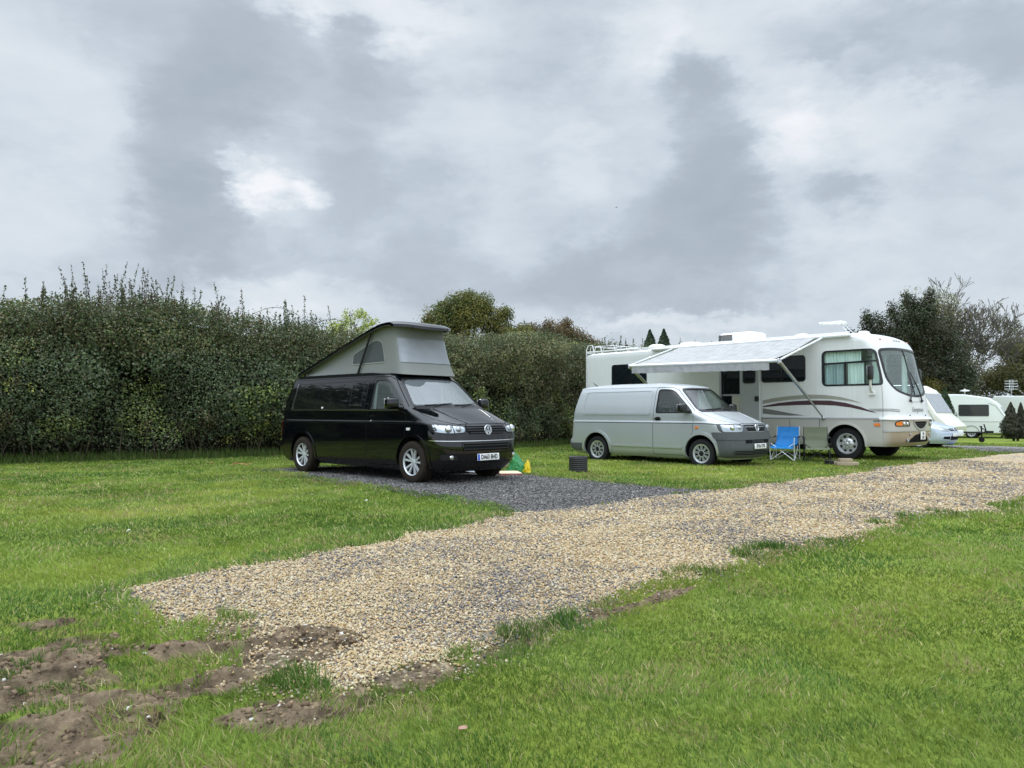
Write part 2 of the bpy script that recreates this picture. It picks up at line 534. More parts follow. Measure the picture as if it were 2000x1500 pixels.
SUN_EL, SUN_AZ = 52, -32      # azimuth measured from +Y (view direction), negative = left
BLOBS = [  # direction given by where it stands in the sky; angular half sizes (rad), brightness
    (455, 328, .020, .018, .16), (500, 355, .030, .020, .17), (545, 380, .046, .018, .18), (600, 380, .028, .015, .13), (490, 410, .018, .024, .10), (545, 425, .028, .025, .08), (500, 480, .035, .03, .07),
    (700, 5, .13, .035, .17), (560, 15, .05, .02, .12), (860, 60, .10, .05, .06), (470, 590, .10, .035, .09), (440, 530, .05, .03, .05),
    (330, 80, .13, .09, -.11), (480, 120, .09, .07, -.11), (390, 250, .07, .10, -.12), (330, 330, .045, .09, -.08), (420, 460, .085, .07, -.13), (330, 540, .11, .05, -.10), (380, 400, .06, .06, -.08),
    (120, 230, .11, .08, .08), (60, 440, .10, .07, .06), (200, 130, .05, .05, .04), (30, 60, .06, .05, .03),
    (690, 90, .035, .05, -.10), (740, 160, .07, .06, -.11), (650, 260, .08, .06, -.04), (760, 430, .12, .09, -.09), (690, 370, .05, .06, -.07), (900, 560, .12, .04, -.06),
    (1340, 160, .045, .045, -.12), (1400, 240, .06, .07, -.13), (1410, 340, .075, .07, -.13), (1380, 440, .10, .06, -.13), (1480, 420, .05, .06, -.07), (1300, 545, .20, .045, -.14), (1150, 500, .07, .06, -.06), (1040, 130, .08, .06, -.07),
    (1560, 220, .08, .06, .10), (1540, 300, .05, .06, .10), (1660, 260, .12, .05, .07), (1440, 40, .14, .05, .12), (1270, 90, .045, .06, .11), (1310, 130, .02, .03, .08), (1125, 320, .035, .04, .10), (1750, 200, .10, .06, .07), (1700, 420, .05, .04, .07),
    (1610, 55, .08, .035, -.13), (1655, 170, .035, .03, -.11), (1850, 90, .10, .045, -.11), (1620, 330, .05, .045, -.11), (1660, 380, .035, .035, -.08), (1760, 140, .05, .03, -.05),
    (1340, 628, .12, .018, .12), (1180, 640, .08, .02, .06), (600, 590, .14, .03, .07), (1800, 480, .2, .08, .05), (1000, 250, .08, .05, .03)]

def build_world():
    w = bpy.data.worlds.new('World'); SC.world = w; w.use_nodes = True
    nt = w.node_tree; N = nt.nodes.new; L = nt.links.new
    bg = nt.nodes['Background']
    def math_(op, a, b=None, c=None):
        n = N('ShaderNodeMath'); n.operation = op
        for i, v in enumerate((a, b, c)):
            if v is None: continue
            if isinstance(v, (int, float)): n.inputs[i].default_value = v
            else: L(v, n.inputs[i])
        return n.outputs[0]
    def vm(op, a, b):
        n = N('ShaderNodeVectorMath'); n.operation = op
        for i, v in enumerate((a, b)):
            if isinstance(v, (tuple, list)): n.inputs[i].default_value = v
            elif v is not None: L(v, n.inputs[i])
        return n
    tc = N('ShaderNodeTexCoord'); d = tc.outputs['Generated']
    sp = N('ShaderNodeSeparateXYZ'); L(d, sp.inputs[0])
    zc = math_('ADD', math_('MAXIMUM', sp.outputs[2], 0.0), .85)
    cb = N('ShaderNodeCombineXYZ'); L(math_('DIVIDE', sp.outputs[0], zc), cb.inputs[0]); L(math_('DIVIDE', sp.outputs[1], zc), cb.inputs[1]); L(math_('MULTIPLY', sp.outputs[2], 1.5), cb.inputs[2])
    def noise(sc, det, rough, dist=0.0, off=(0, 0, 0)):
        n = N('ShaderNodeTexNoise'); n.inputs['Scale'].default_value = sc; n.inputs['Detail'].default_value = det; n.inputs['Roughness'].default_value = rough; n.inputs['Distortion'].default_value = dist
        a = vm('ADD', cb.outputs[0], off); L(a.outputs[0], n.inputs['Vector']); return n
    n1 = noise(3.2, 9, .56, .3); n2 = noise(9.0, 10, .60, .2, (3.1, 1.2, .4)); n3 = noise(6.0, 8, .60, 0, (7, 2, 1)); n4 = noise(20, 7, .62, 0, (1, 5, 1))
    wp = vm('SUBTRACT', n3.outputs['Color'], (.5, .5, .5)); wp2 = vm('SCALE', wp.outputs[0], None); wp2.inputs['Scale'].default_value = .14
    wq = vm('SUBTRACT', n4.outputs['Color'], (.5, .5, .5)); wq2 = vm('SCALE', wq.outputs[0], None); wq2.inputs['Scale'].default_value = .085
    dw = vm('ADD', d, wp2.outputs[0]); dw = vm('ADD', dw.outputs[0], wq2.outputs[0])
    wp3 = vm('SCALE', wp.outputs[0], None); wp3.inputs['Scale'].default_value = .05
    df = vm('ADD', d, wp3.outputs[0]); df = vm('ADD', df.outputs[0], wq2.outputs[0])
    tot = math_('ADD', math_('MULTIPLY', math_('SUBTRACT', n1.outputs['Fac'], .5), .26), math_('MULTIPLY', math_('SUBTRACT', n2.outputs['Fac'], .5), .26))
    for px, py, rx, ry, amp in BLOBS:
        c = px_dir(px, py)
        s = vm('SUBTRACT', (df if rx < .056 else dw).outputs[0], tuple(c)); m = vm('MULTIPLY', s.outputs[0], (1 / rx, 1 / rx, 1 / ry))
        ln = N('ShaderNodeVectorMath'); ln.operation = 'LENGTH'; L(m.outputs[0], ln.inputs[0])
        mr = N('ShaderNodeMapRange'); mr.interpolation_type = 'SMOOTHSTEP'; L(ln.outputs['Value'], mr.inputs[0])
        mr.inputs[1].default_value = 1.35; mr.inputs[2].default_value = .45; mr.inputs[3].default_value = 0; mr.inputs[4].default_value = amp
        tot = math_('ADD', tot, mr.outputs[0])
    tot = math_('ADD', tot, math_('MULTIPLY', math_('SUBTRACT', n4.outputs['Fac'], .5), .10))
    lum = math_('ADD', tot, .50)
    for c0, a_ in ((.42, .020), (.50, .016), (.57, .026)):     # cloud edges: brightness steps where one layer ends
        es = N('ShaderNodeMapRange'); es.interpolation_type = 'SMOOTHSTEP'
        L(math_('ADD', lum, math_('MULTIPLY', math_('SUBTRACT', n2.outputs['Fac'], .5), .30)), es.inputs[0])
        es.inputs[1].default_value = c0 - .024; es.inputs[2].default_value = c0 + .024; es.inputs[3].default_value = -a_ / 2; es.inputs[4].default_value = a_ / 2
        lum = math_('ADD', lum, es.outputs[0])
    rp = N('ShaderNodeValToRGB'); e = rp.color_ramp.elements
    e[0].position = .06; e[0].color = (.35, .405, .475, 1); e[1].position = .88; e[1].color = (.88, .89, .925, 1)
    for p, c in ((.27, (.415, .47, .54)), (.40, (.485, .55, .625)), (.53, (.585, .655, .725)), (.68, (.68, .735, .79))):
        k = e.new(p); k.color = (*c, 1)
    L(lum, rp.inputs[0])
    # unseen sky overhead and behind the viewer is brightened to lift the ground light
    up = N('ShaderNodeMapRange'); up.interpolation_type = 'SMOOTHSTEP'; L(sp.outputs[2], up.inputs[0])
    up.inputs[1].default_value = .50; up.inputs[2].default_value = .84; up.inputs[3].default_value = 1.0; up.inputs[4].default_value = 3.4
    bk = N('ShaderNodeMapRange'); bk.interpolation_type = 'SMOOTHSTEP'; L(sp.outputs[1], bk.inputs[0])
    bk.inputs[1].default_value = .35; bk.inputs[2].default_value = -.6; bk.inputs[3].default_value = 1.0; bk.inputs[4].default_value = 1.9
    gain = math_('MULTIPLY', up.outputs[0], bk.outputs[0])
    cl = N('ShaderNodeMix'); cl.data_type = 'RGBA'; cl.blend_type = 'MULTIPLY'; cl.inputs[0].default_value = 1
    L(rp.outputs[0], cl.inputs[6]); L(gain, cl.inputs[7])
    sky = N('ShaderNodeTexSky'); sky.sky_type = 'NISHITA'; sky.sun_disc = False
    sky.sun_elevation = R(SUN_EL); sky.sun_rotation = R(SUN_AZ); sky.air_density = 1; sky.dust_density = 2
    skd = N('ShaderNodeVectorMath'); skd.operation = 'SCALE'; L(sky.outputs[0], skd.inputs[0]); skd.inputs['Scale'].default_value = .08
    mx = N('ShaderNodeMix'); mx.data_type = 'RGBA'; mx.inputs[0].default_value = .95
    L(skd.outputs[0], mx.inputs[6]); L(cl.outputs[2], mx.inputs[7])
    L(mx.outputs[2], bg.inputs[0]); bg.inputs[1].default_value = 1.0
    w.cycles.sampling_method = 'MANUAL'; w.cycles.sample_map_resolution = 512

def build_sun():
    l = bpy.data.lights.new('sun', 'SUN'); l.energy = 1.5; l.angle = R(14); l.color = (1, .96, .90)
    o = bpy.data.objects.new('sun', l); COL.objects.link(o)
    az, el = R(SUN_AZ), R(SUN_EL)
    d = Vector((math.sin(az) * math.cos(el), math.cos(az) * math.cos(el), math.sin(el)))
    o.rotation_euler = d.to_track_quat('Z', 'Y').to_euler(); o.location = d * 60

def build_camera():
    c = bpy.data.cameras.new('camera'); c.sensor_width = 36; c.lens = 36 * 1502 / 2000; c.clip_end = 3000; c.clip_start = .05
    o = bpy.data.objects.new('camera', c); COL.objects.link(o)
    o.location = (0, 0, CAM_H); o.rotation_euler = (R(90) + .036, 0, 0)
    SC.camera = o

build_world(); build_sun(); build_camera()
SC.view_settings.view_transform = 'Standard'; SC.view_settings.look = 'None'; SC.view_settings.gamma = 1; SC.view_settings.exposure = 0.12
SC.cycles.max_bounces = 8; SC.cycles.transparent_max_bounces = 12; SC.cycles.use_denoising = True; SC.cycles.caustics_reflective = False; SC.cycles.caustics_refractive = False
# =================================================================== ground, tracks, grass
TRACK = [(19.5, 25.6), (14.82, 22.5), (10.87, 19.27), (7.46, 16.06), (6.93, 15.13), (5.0, 13.47), (3.41, 11.97), (2.9, 11.82), (0.15, 9.12), (-0.77, 7.78), (-1.73, 6.54), (-2.31, 5.82), (-2.78, 5.3), (-2.52, 5.03), (-2.0, 4.59), (-1.61, 4.38), (-1.38, 4.05), (-1.2, 3.72), (-0.85, 3.42), (-0.7, 3.5), (-0.49, 3.68), (-0.18, 3.93), (0.14, 4.25), (0.43, 4.68), (0.66, 5.0), (1.08, 5.47), (1.56, 5.91), (2.16, 6.54), (2.51, 6.78), (3.1, 7.31), (3.98, 8.12), (4.37, 8.69), (5.01, 9.12), (5.95, 9.36), (6.54, 10.13), (7.1, 10.72), (8.85, 12.13), (22, 23)]
PITCH = [(-5.1, 15.9), (-4.3, 15.0), (-2.55, 12.81), (-1.12, 11.2), (0.0, 9.75), (0.2, 9.05), (2.95, 11.75), (2.08, 12.55), (0.91, 13.77), (-0.05, 15.2), (-2.2, 17.9)]
PITCH2 = [(15.5, 28.6), (17.0, 27.4), (19.2, 25.3), (17.5, 23.6), (15.6, 22.6), (14.2, 22.9)]
MUD = [  # x, y, rx, ry, rot(deg), amount
    (-2.2, 3.92, .75, .30, 20, 1.05), (-2.55, 3.45, .62, .50, 10, 1.05), (-1.85, 2.92, .60, .22, 35, 1.15), (-1.40, 3.46, .50, .14, 38, 1.05),
    (-1.0, 4.12, .40, .20, 20, .95), (-.84, 3.24, .40, .16, 35, 1.05), (-1.12, 3.78, .34, .12, 30, .95), (-2.6, 4.5, .3, .16, 10, .7), (-2.0, 2.6, .5, .3, 30, 1.05), (-.58, 3.46, .34, .14, 40, .9),
    (.05, 4.06, .40, .085, 47, .85), (.55, 4.62, .45, .085, 47, .9), (.98, 5.06, .35, .08, 44, .9), (-1.0, 2.7, .2, .1, 30, .5), (-1.62, 4.0, .5, .10, 15, .8)]

def mudmask(x, y):
    m = np.zeros(np.shape(x))
    for cx, cy, rx, ry, a, amt in MUD:
        c, s = math.cos(R(a)), math.sin(R(a)); dx = x - cx; dy = y - cy
        u = (c * dx + s * dy) / rx; v = (-s * dx + c * dy) / ry
        m = np.maximum(m, amt * np.clip(1.35 - np.sqrt(u * u + v * v), 0, 1))
    n = fbm(x * 2.6, y * 2.6, 5, 5) - .5
    return np.clip(sstep(.34, .60, m + n * 2.5 * (m > 0)), 0, 1)

def gheight(x, y):
    """lawn height"""
    h = (fbm(x * .35, y * .35, 2, 3) - .5) * .05 + (fbm(x * 1.9, y * 1.9, 9, 3) - .5) * .025
    far = sstep(24, 40, y) * sstep(6, 16, x)
    h = h * sstep(1.5, 3.0, np.hypot(x, y)) - .14 * far
    return h

def mudheight(x, y):
    a = R(28); u = np.cos(a) * x + np.sin(a) * y; v = -np.sin(a) * x + np.cos(a) * y
    w = fbm(x * 1.3, y * 1.3, 31, 3)
    ruts = np.sin(v * 11 + w * 8)
    ridge = 1 - np.abs(2 * fbm(u * 2.2, v * 7.5, 41, 4) - 1) * 2.2          # crested clods along the ruts
    ridge2 = 1 - np.abs(2 * fbm(u * 7, v * 16, 47, 3) - 1) * 2.0
    step = sstep(.50, .53, fbm(u * 1.6, v * 4.2, 53, 4))                        # torn turf edges
    fine = fbm(x * 30, y * 30, 44, 3) - .5
    big = fbm(u * 9, v * 20, 57, 4) - .5
    return -.050 + ruts * .012 + ridge * .026 + ridge2 * .022 + step * .034 + fine * .030 + big * .055

def edge_noise(x, y): return (fbm(x * 2.2, y * 2.2, 61, 3) - .5) * .34 + (fbm(x * 9, y * 9, 63, 2) - .5) * .10

def track_d(x, y): return sdf(TRACK, x, y) + edge_noise(x, y) * np.clip(np.hypot(x, y) / 9, .45, 1.6)
def pitch_d(x, y): return np.minimum(sdf(PITCH, x, y), sdf(PITCH2, x, y)) + edge_noise(x + 7, y) * 1.1

# ---- materials
def ground_mat():
    m, nt, b, out = nodes_of('lawn_soil')
    N = nt.nodes.new; L = nt.links.new
    tc = N('ShaderNodeTexCoord'); at = N('ShaderNodeAttribute'); at.attribute_name = 'Col'
    def noise(sc, det=6, rough=.6):
        n = N('ShaderNodeTexNoise'); n.inputs['Scale'].default_value = sc; n.inputs['Detail'].default_value = det; n.inputs['Roughness'].default_value = rough
        L(tc.outputs['Object'], n.inputs['Vector']); return n
    g = N('ShaderNodeValToRGB'); e = g.color_ramp.elements
    e[0].position = .3; e[0].color = (.095, .135, .026, 1); e[1].position = .72; e[1].color = (.215, .285, .052, 1)
    L(noise(24, 8, .75).outputs['Fac'], g.inputs[0])
    big = N('ShaderNodeMix'); big.data_type = 'RGBA'; big.blend_type = 'MULTIPLY'; big.inputs[0].default_value = .8
    r2 = N('ShaderNodeValToRGB'); r2.color_ramp.elements[0].color = (.72, .80, .70, 1); r2.color_ramp.elements[1].color = (1.25, 1.1, .8, 1)
    r2.color_ramp.elements[0].position = .3; r2.color_ramp.elements[1].position = .7
    L(noise(.55, 5).outputs['Fac'], r2.inputs[0]); L(g.outputs[0], big.inputs[6]); L(r2.outputs[0], big.inputs[7])
    soil = N('ShaderNodeValToRGB'); e = soil.color_ramp.elements
    e[0].position = .36; e[0].color = (.062, .044, .028, 1); e[1].position = .64; e[1].color = (.255, .190, .125, 1)
    L(noise(7, 9, .68).outputs['Fac'], soil.inputs[0])
    mx = N('ShaderNodeMix'); mx.data_type = 'RGBA'
    L(at.outputs['Fac'], mx.inputs[0]); L(big.outputs[2], mx.inputs[6]); L(soil.outputs[0], mx.inputs[7])
    L(mx.outputs[2], b.inputs['Base Color']); b.inputs['Roughness'].default_value = .92; b.inputs['Specular IOR Level'].default_value = .15
    bp = N('ShaderNodeBump'); bp.inputs['Strength'].default_value = .7; bp.inputs['Distance'].default_value = .03
    L(noise(55, 6, .7).outputs['Fac'], bp.inputs['Height']); L(bp.outputs[0], b.inputs['Normal'])
    return m

def gravel_mat(name, cols, sc=42.0, patchy=None):
    m, nt, b, out = nodes_of(name)
    N = nt.nodes.new; L = nt.links.new
    tc = N('ShaderNodeTexCoord')
    mp = N('ShaderNodeMapping'); mp.inputs['Scale'].default_value = (1, 1, .15); L(tc.outputs['Object'], mp.inputs[0])
    v = N('ShaderNodeTexVoronoi'); v.inputs['Scale'].default_value = sc; v.inputs['Randomness'].default_value = 1; L(mp.outputs[0], v.inputs['Vector'])
    sp = N('ShaderNodeSeparateXYZ'); L(v.outputs['Color'], sp.inputs[0])
    big = N('ShaderNodeTexNoise'); big.inputs['Scale'].default_value = .9; big.inputs['Detail'].default_value = 5; L(tc.outputs['Object'], big.inputs['Vector'])
    ad = N('ShaderNodeMath'); ad.operation = 'MULTIPLY_ADD'; ad.inputs[1].default_value = 1.5; ad.inputs[2].default_value = -.75; L(big.outputs['Fac'], ad.inputs[0])
    s2 = N('ShaderNodeMath'); s2.operation = 'ADD'; L(sp.outputs[0], s2.inputs[0]); L(ad.outputs[0], s2.inputs[1])
    rp = N('ShaderNodeValToRGB'); rp.color_ramp.interpolation = 'CONSTANT'
    while len(rp.color_ramp.elements) < len(cols): rp.color_ramp.elements.new(.5)
    for i, c in enumerate(cols):
        rp.color_ramp.elements[i].position = i / len(cols); rp.color_ramp.elements[i].color = (*c, 1)
    L(s2.outputs[0], rp.inputs[0])
    mul = N('ShaderNodeMix'); mul.data_type = 'RGBA'; mul.blend_type = 'MULTIPLY'; mul.inputs[0].default_value = 1
    mr = N('ShaderNodeMapRange'); mr.inputs[3].default_value = .8; mr.inputs[4].default_value = 1.15; L(sp.outputs[1], mr.inputs[0])
    L(rp.outputs[0], mul.inputs[6]); L(mr.outputs[0], mul.inputs[7])
    at = N('ShaderNodeAttribute'); at.attribute_name = 'Col'          # trodden-in earth where the mud reaches the gravel
    sn = N('ShaderNodeTexNoise'); sn.inputs['Scale'].default_value = 26; sn.inputs['Detail'].default_value = 8; L(tc.outputs['Object'], sn.inputs['Vector'])
    sr = N('ShaderNodeValToRGB'); sr.color_ramp.elements[0].position = .35; sr.color_ramp.elements[0].color = (.08, .058, .038, 1); sr.color_ramp.elements[1].position = .68; sr.color_ramp.elements[1].color = (.25, .19, .13, 1); L(sn.outputs['Fac'], sr.inputs[0])
    me_ = N('ShaderNodeMix'); me_.data_type = 'RGBA'; L(at.outputs['Fac'], me_.inputs[0]); L(mul.outputs[2], me_.inputs[6]); L(sr.outputs[0], me_.inputs[7])
    L(me_.outputs[2], b.inputs['Base Color']); b.inputs['Roughness'].default_value = .8; b.inputs['Specular IOR Level'].default_value = .25
    bp = N('ShaderNodeBump'); bp.inputs['Strength'].default_value = 1; bp.inputs['Distance'].default_value = .02; bp.invert = True
    L(v.outputs['Distance'], bp.inputs['Height']); L(bp.outputs[0], b.inputs['Normal'])
    return m

TAN = [(.18, .165, .16), (.11, .11, .12), (.29, .225, .15), (.42, .315, .175), (.48, .37, .21), (.51, .42, .27), (.53, .46, .34), (.44, .30, .145)]
SLATE = [(.052, .050, .048), (.077, .074, .071), (.108, .104, .100), (.148, .142, .135), (.092, .088, .085)]

def axis_coords(lo, hi, fine_lo, fine_hi, step, grow=1.16, mx=80):
    c = list(np.arange(fine_lo, fine_hi, step))
    d = step; x = fine_hi
    while x < hi: c.append(x); d = min(d * grow, mx); x += d
    c.append(hi); d = step; x = fine_lo
    while x > lo:
        d = min(d * grow, mx); x -= d; c.append(max(x, lo))
    return np.array(sorted(set(np.round(c, 5))))

def grid_mesh(name, X, Y, Z, col=None):
    gx, gy = np.meshgrid(X, Y); nx, ny = len(X), len(Y)
    V = np.stack([gx.ravel(), gy.ravel(), Z.ravel()], 1)
    i = np.arange(nx * ny).reshape(ny, nx)
    F = np.stack([i[:-1, :-1].ravel(), i[:-1, 1:].ravel(), i[1:, 1:].ravel(), i[1:, :-1].ravel()], 1)
    me = np_mesh(name, V, [F], col); me.shade_smooth(); return me

def build_ground():
    X = axis_coords(-700, 700, -3.3, 1.3, .016); Y = axis_coords(-60, 900, 2.2, 5.3, .016)
    gx, gy = np.meshgrid(X, Y)
    mm = mudmask(gx, gy)
    Z = gheight(gx, gy) + mm * mudheight(gx, gy)
    # the lawn stands a little proud of the gravel
    td = np.minimum(track_d(gx, gy), pitch_d(gx, gy))
    Z -= .028 * (1 - sstep(-.12, .03, td)) * (1 - mm)
    c = np.repeat(sstep(.12, .42, mm + (fbm(gx * 14, gy * 14, 77, 3) - .5) * .3 * (mm > .02)).ravel()[:, None], 3, 1)
    c = np.maximum(c, np.repeat((1 - sstep(-.04, .07, td)).ravel()[:, None], 3, 1))
    o = link('ground', grid_mesh('ground', X, Y, Z, c), ground_mat())
    tag(o, kind='structure')

def region_sheet(name, poly, dfun, mat, z0, step, pad=.4):
    P = np.array(poly); lo = P.min(0) - pad; hi = P.max(0) + pad
    X = np.arange(lo[0], hi[0], step); Y = np.arange(lo[1], hi[1], step)
    gx, gy = np.meshgrid(X, Y); d = dfun(gx, gy)
    h = gheight(gx, gy) * .6 + z0 + (fbm(gx * 1.4, gy * 1.4, 71, 3) - .5) * .03
    Z = h - .040 * sstep(-.06, .12, d) - .022 * mudmask(gx, gy)
    nx, ny = len(X), len(Y)
    i = np.arange(nx * ny).reshape(ny, nx)
    keep = (d[:-1, :-1] < .10) | (d[1:, 1:] < .10)
    F = np.stack([i[:-1, :-1][keep], i[:-1, 1:][keep], i[1:, 1:][keep], i[1:, :-1][keep]], 1)
    used = np.unique(F); mp = np.zeros(nx * ny, int); mp[used] = np.arange(len(used))
    V = np.stack([gx.ravel(), gy.ravel(), Z.ravel()], 1)[used]
    cm = np.repeat(sstep(.08, .3, mudmask(gx, gy)).ravel()[used][:, None], 3, 1)
    me = np_mesh(name, V, [mp[F]], cm); me.shade_smooth()
    o = link(name, me, mat); tag(o, kind='structure')
    return o

def sample_cone(n_at, dmin, dmax, half=46):
    """random ground points in front of the camera, with n_at(d) points per square metre"""
    ds = np.linspace(dmin, dmax, 400); w = n_at(ds) * ds * 2 * R(half)
    cum = np.concatenate([[0], np.cumsum((w[1:] + w[:-1]) / 2 * np.diff(ds))]); tot = int(cum[-1])
    d = np.interp(RNG.random(tot) * cum[-1], cum, ds); t = (RNG.random(tot) * 2 - 1) * R(half)
    return d * np.sin(t), d * np.cos(t), d

CUBE = np.array([[-1, -1, -1], [1, -1, -1], [1, 1, -1], [-1, 1, -1], [-1, -1, 1], [1, -1, 1], [1, 1, 1], [-1, 1, 1]], float)
CF = np.array([[3, 2, 1, 0], [4, 5, 6, 7], [0, 1, 5, 4], [1, 2, 6, 5], [2, 3, 7, 6], [3, 0, 4, 7]])

def stones_mesh(name, x, y, z, size, col):
    n = len(x)
    V = CUBE[None] * np.array([1, .72, .5]) * (1 + (RNG.random((n, 8, 3)) - .5) * .95)
    V[:, 4:, :2] *= .72
    V[:, :4, :2] *= .85
    a = RNG.random(n) * 2 * PI; ca, sa = np.cos(a), np.sin(a)
    tx = (RNG.random(n) - .5) * 1.5
    Vy = V[:, :, 1] * np.cos(tx)[:, None] - V[:, :, 2] * np.sin(tx)[:, None]; Vz = V[:, :, 1] * np.sin(tx)[:, None] + V[:, :, 2] * np.cos(tx)[:, None]
    Vx = V[:, :, 0]
    s = size[:, None] / 2
    out = np.stack([(ca[:, None] * Vx - sa[:, None] * Vy) * s + x[:, None], (sa[:, None] * Vx + ca[:, None] * Vy) * s + y[:, None], Vz * s + z[:, None]], 2)
    F = (np.arange(n) * 8)[:, None, None] + CF[None]
    return np_mesh(name, out.reshape(-1, 3), [F.reshape(-1, 4)], np.repeat(col, 8, 0))

def build_stones():
    mat = attr_mat('gravel_stone', .75, .3)
    # pale gravel of the track
    x, y, d = sample_cone(lambda d: 6600 * np.minimum(1, (4.0 / d)) ** 1.6, 2.6, 22)
    td = track_d(x, y); pd = pitch_d(x, y)
    k = (td < .03 + RNG.random(len(x)) ** 3 * .28)
    k &= ~((pd < -.1) & (td > -.3) & (RNG.random(len(x)) > .1))
    k &= RNG.random(len(x)) > .80 * mudmask(x, y)
    x, y, d = x[k], y[k], d[k]
    zz = gheight(x, y) * .6 + .010 + (fbm(x * 1.4, y * 1.4, 71, 3) - .5) * .03
    td = track_d(x, y)
    zz = np.where((td > -.06) | (mudmask(x, y) > .3), np.maximum(zz - .040 * sstep(-.06, .12, td), gheight(x, y) + mudmask(x, y) * mudheight(x, y)), zz) + .004
    pal = np.array(TAN)
    t = RNG.random(len(x)) + (fbm(x * .9, y * .9, 91, 4) - .5) * 1.5 + (fbm(x * 3.1, y * 3.1, 97, 3) - .5) * .6
    grey = (t < .22)
    idx = np.where(grey, RNG.integers(0, 3, len(x)), 2 + RNG.integers(0, 6, len(x)))
    c = pal[idx] * (.70 + .38 * RNG.random((len(x), 1))) * (1 + .08 * (RNG.random((len(x), 3)) - .5))
    sz = (.009 + .011 * RNG.random(len(x)) ** 1.6) * np.maximum(1, (d / 4.6)) ** .66
    o = link('gravel_stones', stones_mesh('gravel_stones', x, y, zz, sz, c), mat)
    tag(o, 'loose pale gold and grey gravel stones covering the curving track', 'gravel', kind='stuff')
    # slate chippings of the pitches
    x, y, d = sample_cone(lambda d: 1700 * (9. / d) ** 1.4, 8.5, 30)
    pd = pitch_d(x, y); td = track_d(x, y)
    k = (pd < .02 + RNG.random(len(x)) ** 3 * .3) & ((td > -.15) | (RNG.random(len(x)) < .12) & (td > -1.2))
    x, y, d = x[k], y[k], d[k]
    zz = gheight(x, y) * .6 + .010 + (fbm(x * 1.4, y * 1.4, 71, 3) - .5) * .03
    pal = np.array(SLATE); c = pal[RNG.integers(0, len(SLATE), len(x))] * (.75 + .6 * RNG.random((len(x), 1)))
    c[RNG.random(len(x)) < .05] *= 2.2
    sz = (.014 + .016 * RNG.random(len(x))) * np.maximum(1, (d / 10)) ** .7
    o = link('slate_chippings', stones_mesh('slate_chippings', x, y, zz + .002, sz, c), mat)
    tag(o, 'dark grey slate chippings under and in front of the black van', 'slate chippings', kind='stuff')

def build_clods():
    x, y, d = sample_cone(lambda d: 2600 + 0 * d, 2.2, 5.6, 48)
    mm = mudmask(x, y); k = (mm > .35) & (RNG.random(len(x)) < .25 + .75 * (fbm(x * 6, y * 6, 171, 3) > .52)); x, y, d, mm = x[k], y[k], d[k], mm[k]
    z = gheight(x, y) + mm * mudheight(x, y); n = len(x)
    c = np.array([.155, .112, .072]) * (.55 + .9 * RNG.random((n, 1))) * (1 + .1 * (RNG.random((n, 3)) - .5)); w = RNG.random(n) < .02; c[w] = (.55, .52, .46)
    sz = .006 + .030 * RNG.random(n) ** 4
    o = link('mud_clods', stones_mesh('mud_clods', x, y, z, sz, c), attr_mat('clod_soil', .95, .1))
    tag(o, 'crumbled clods of churned brown mud in the near left corner', 'mud', kind='stuff')

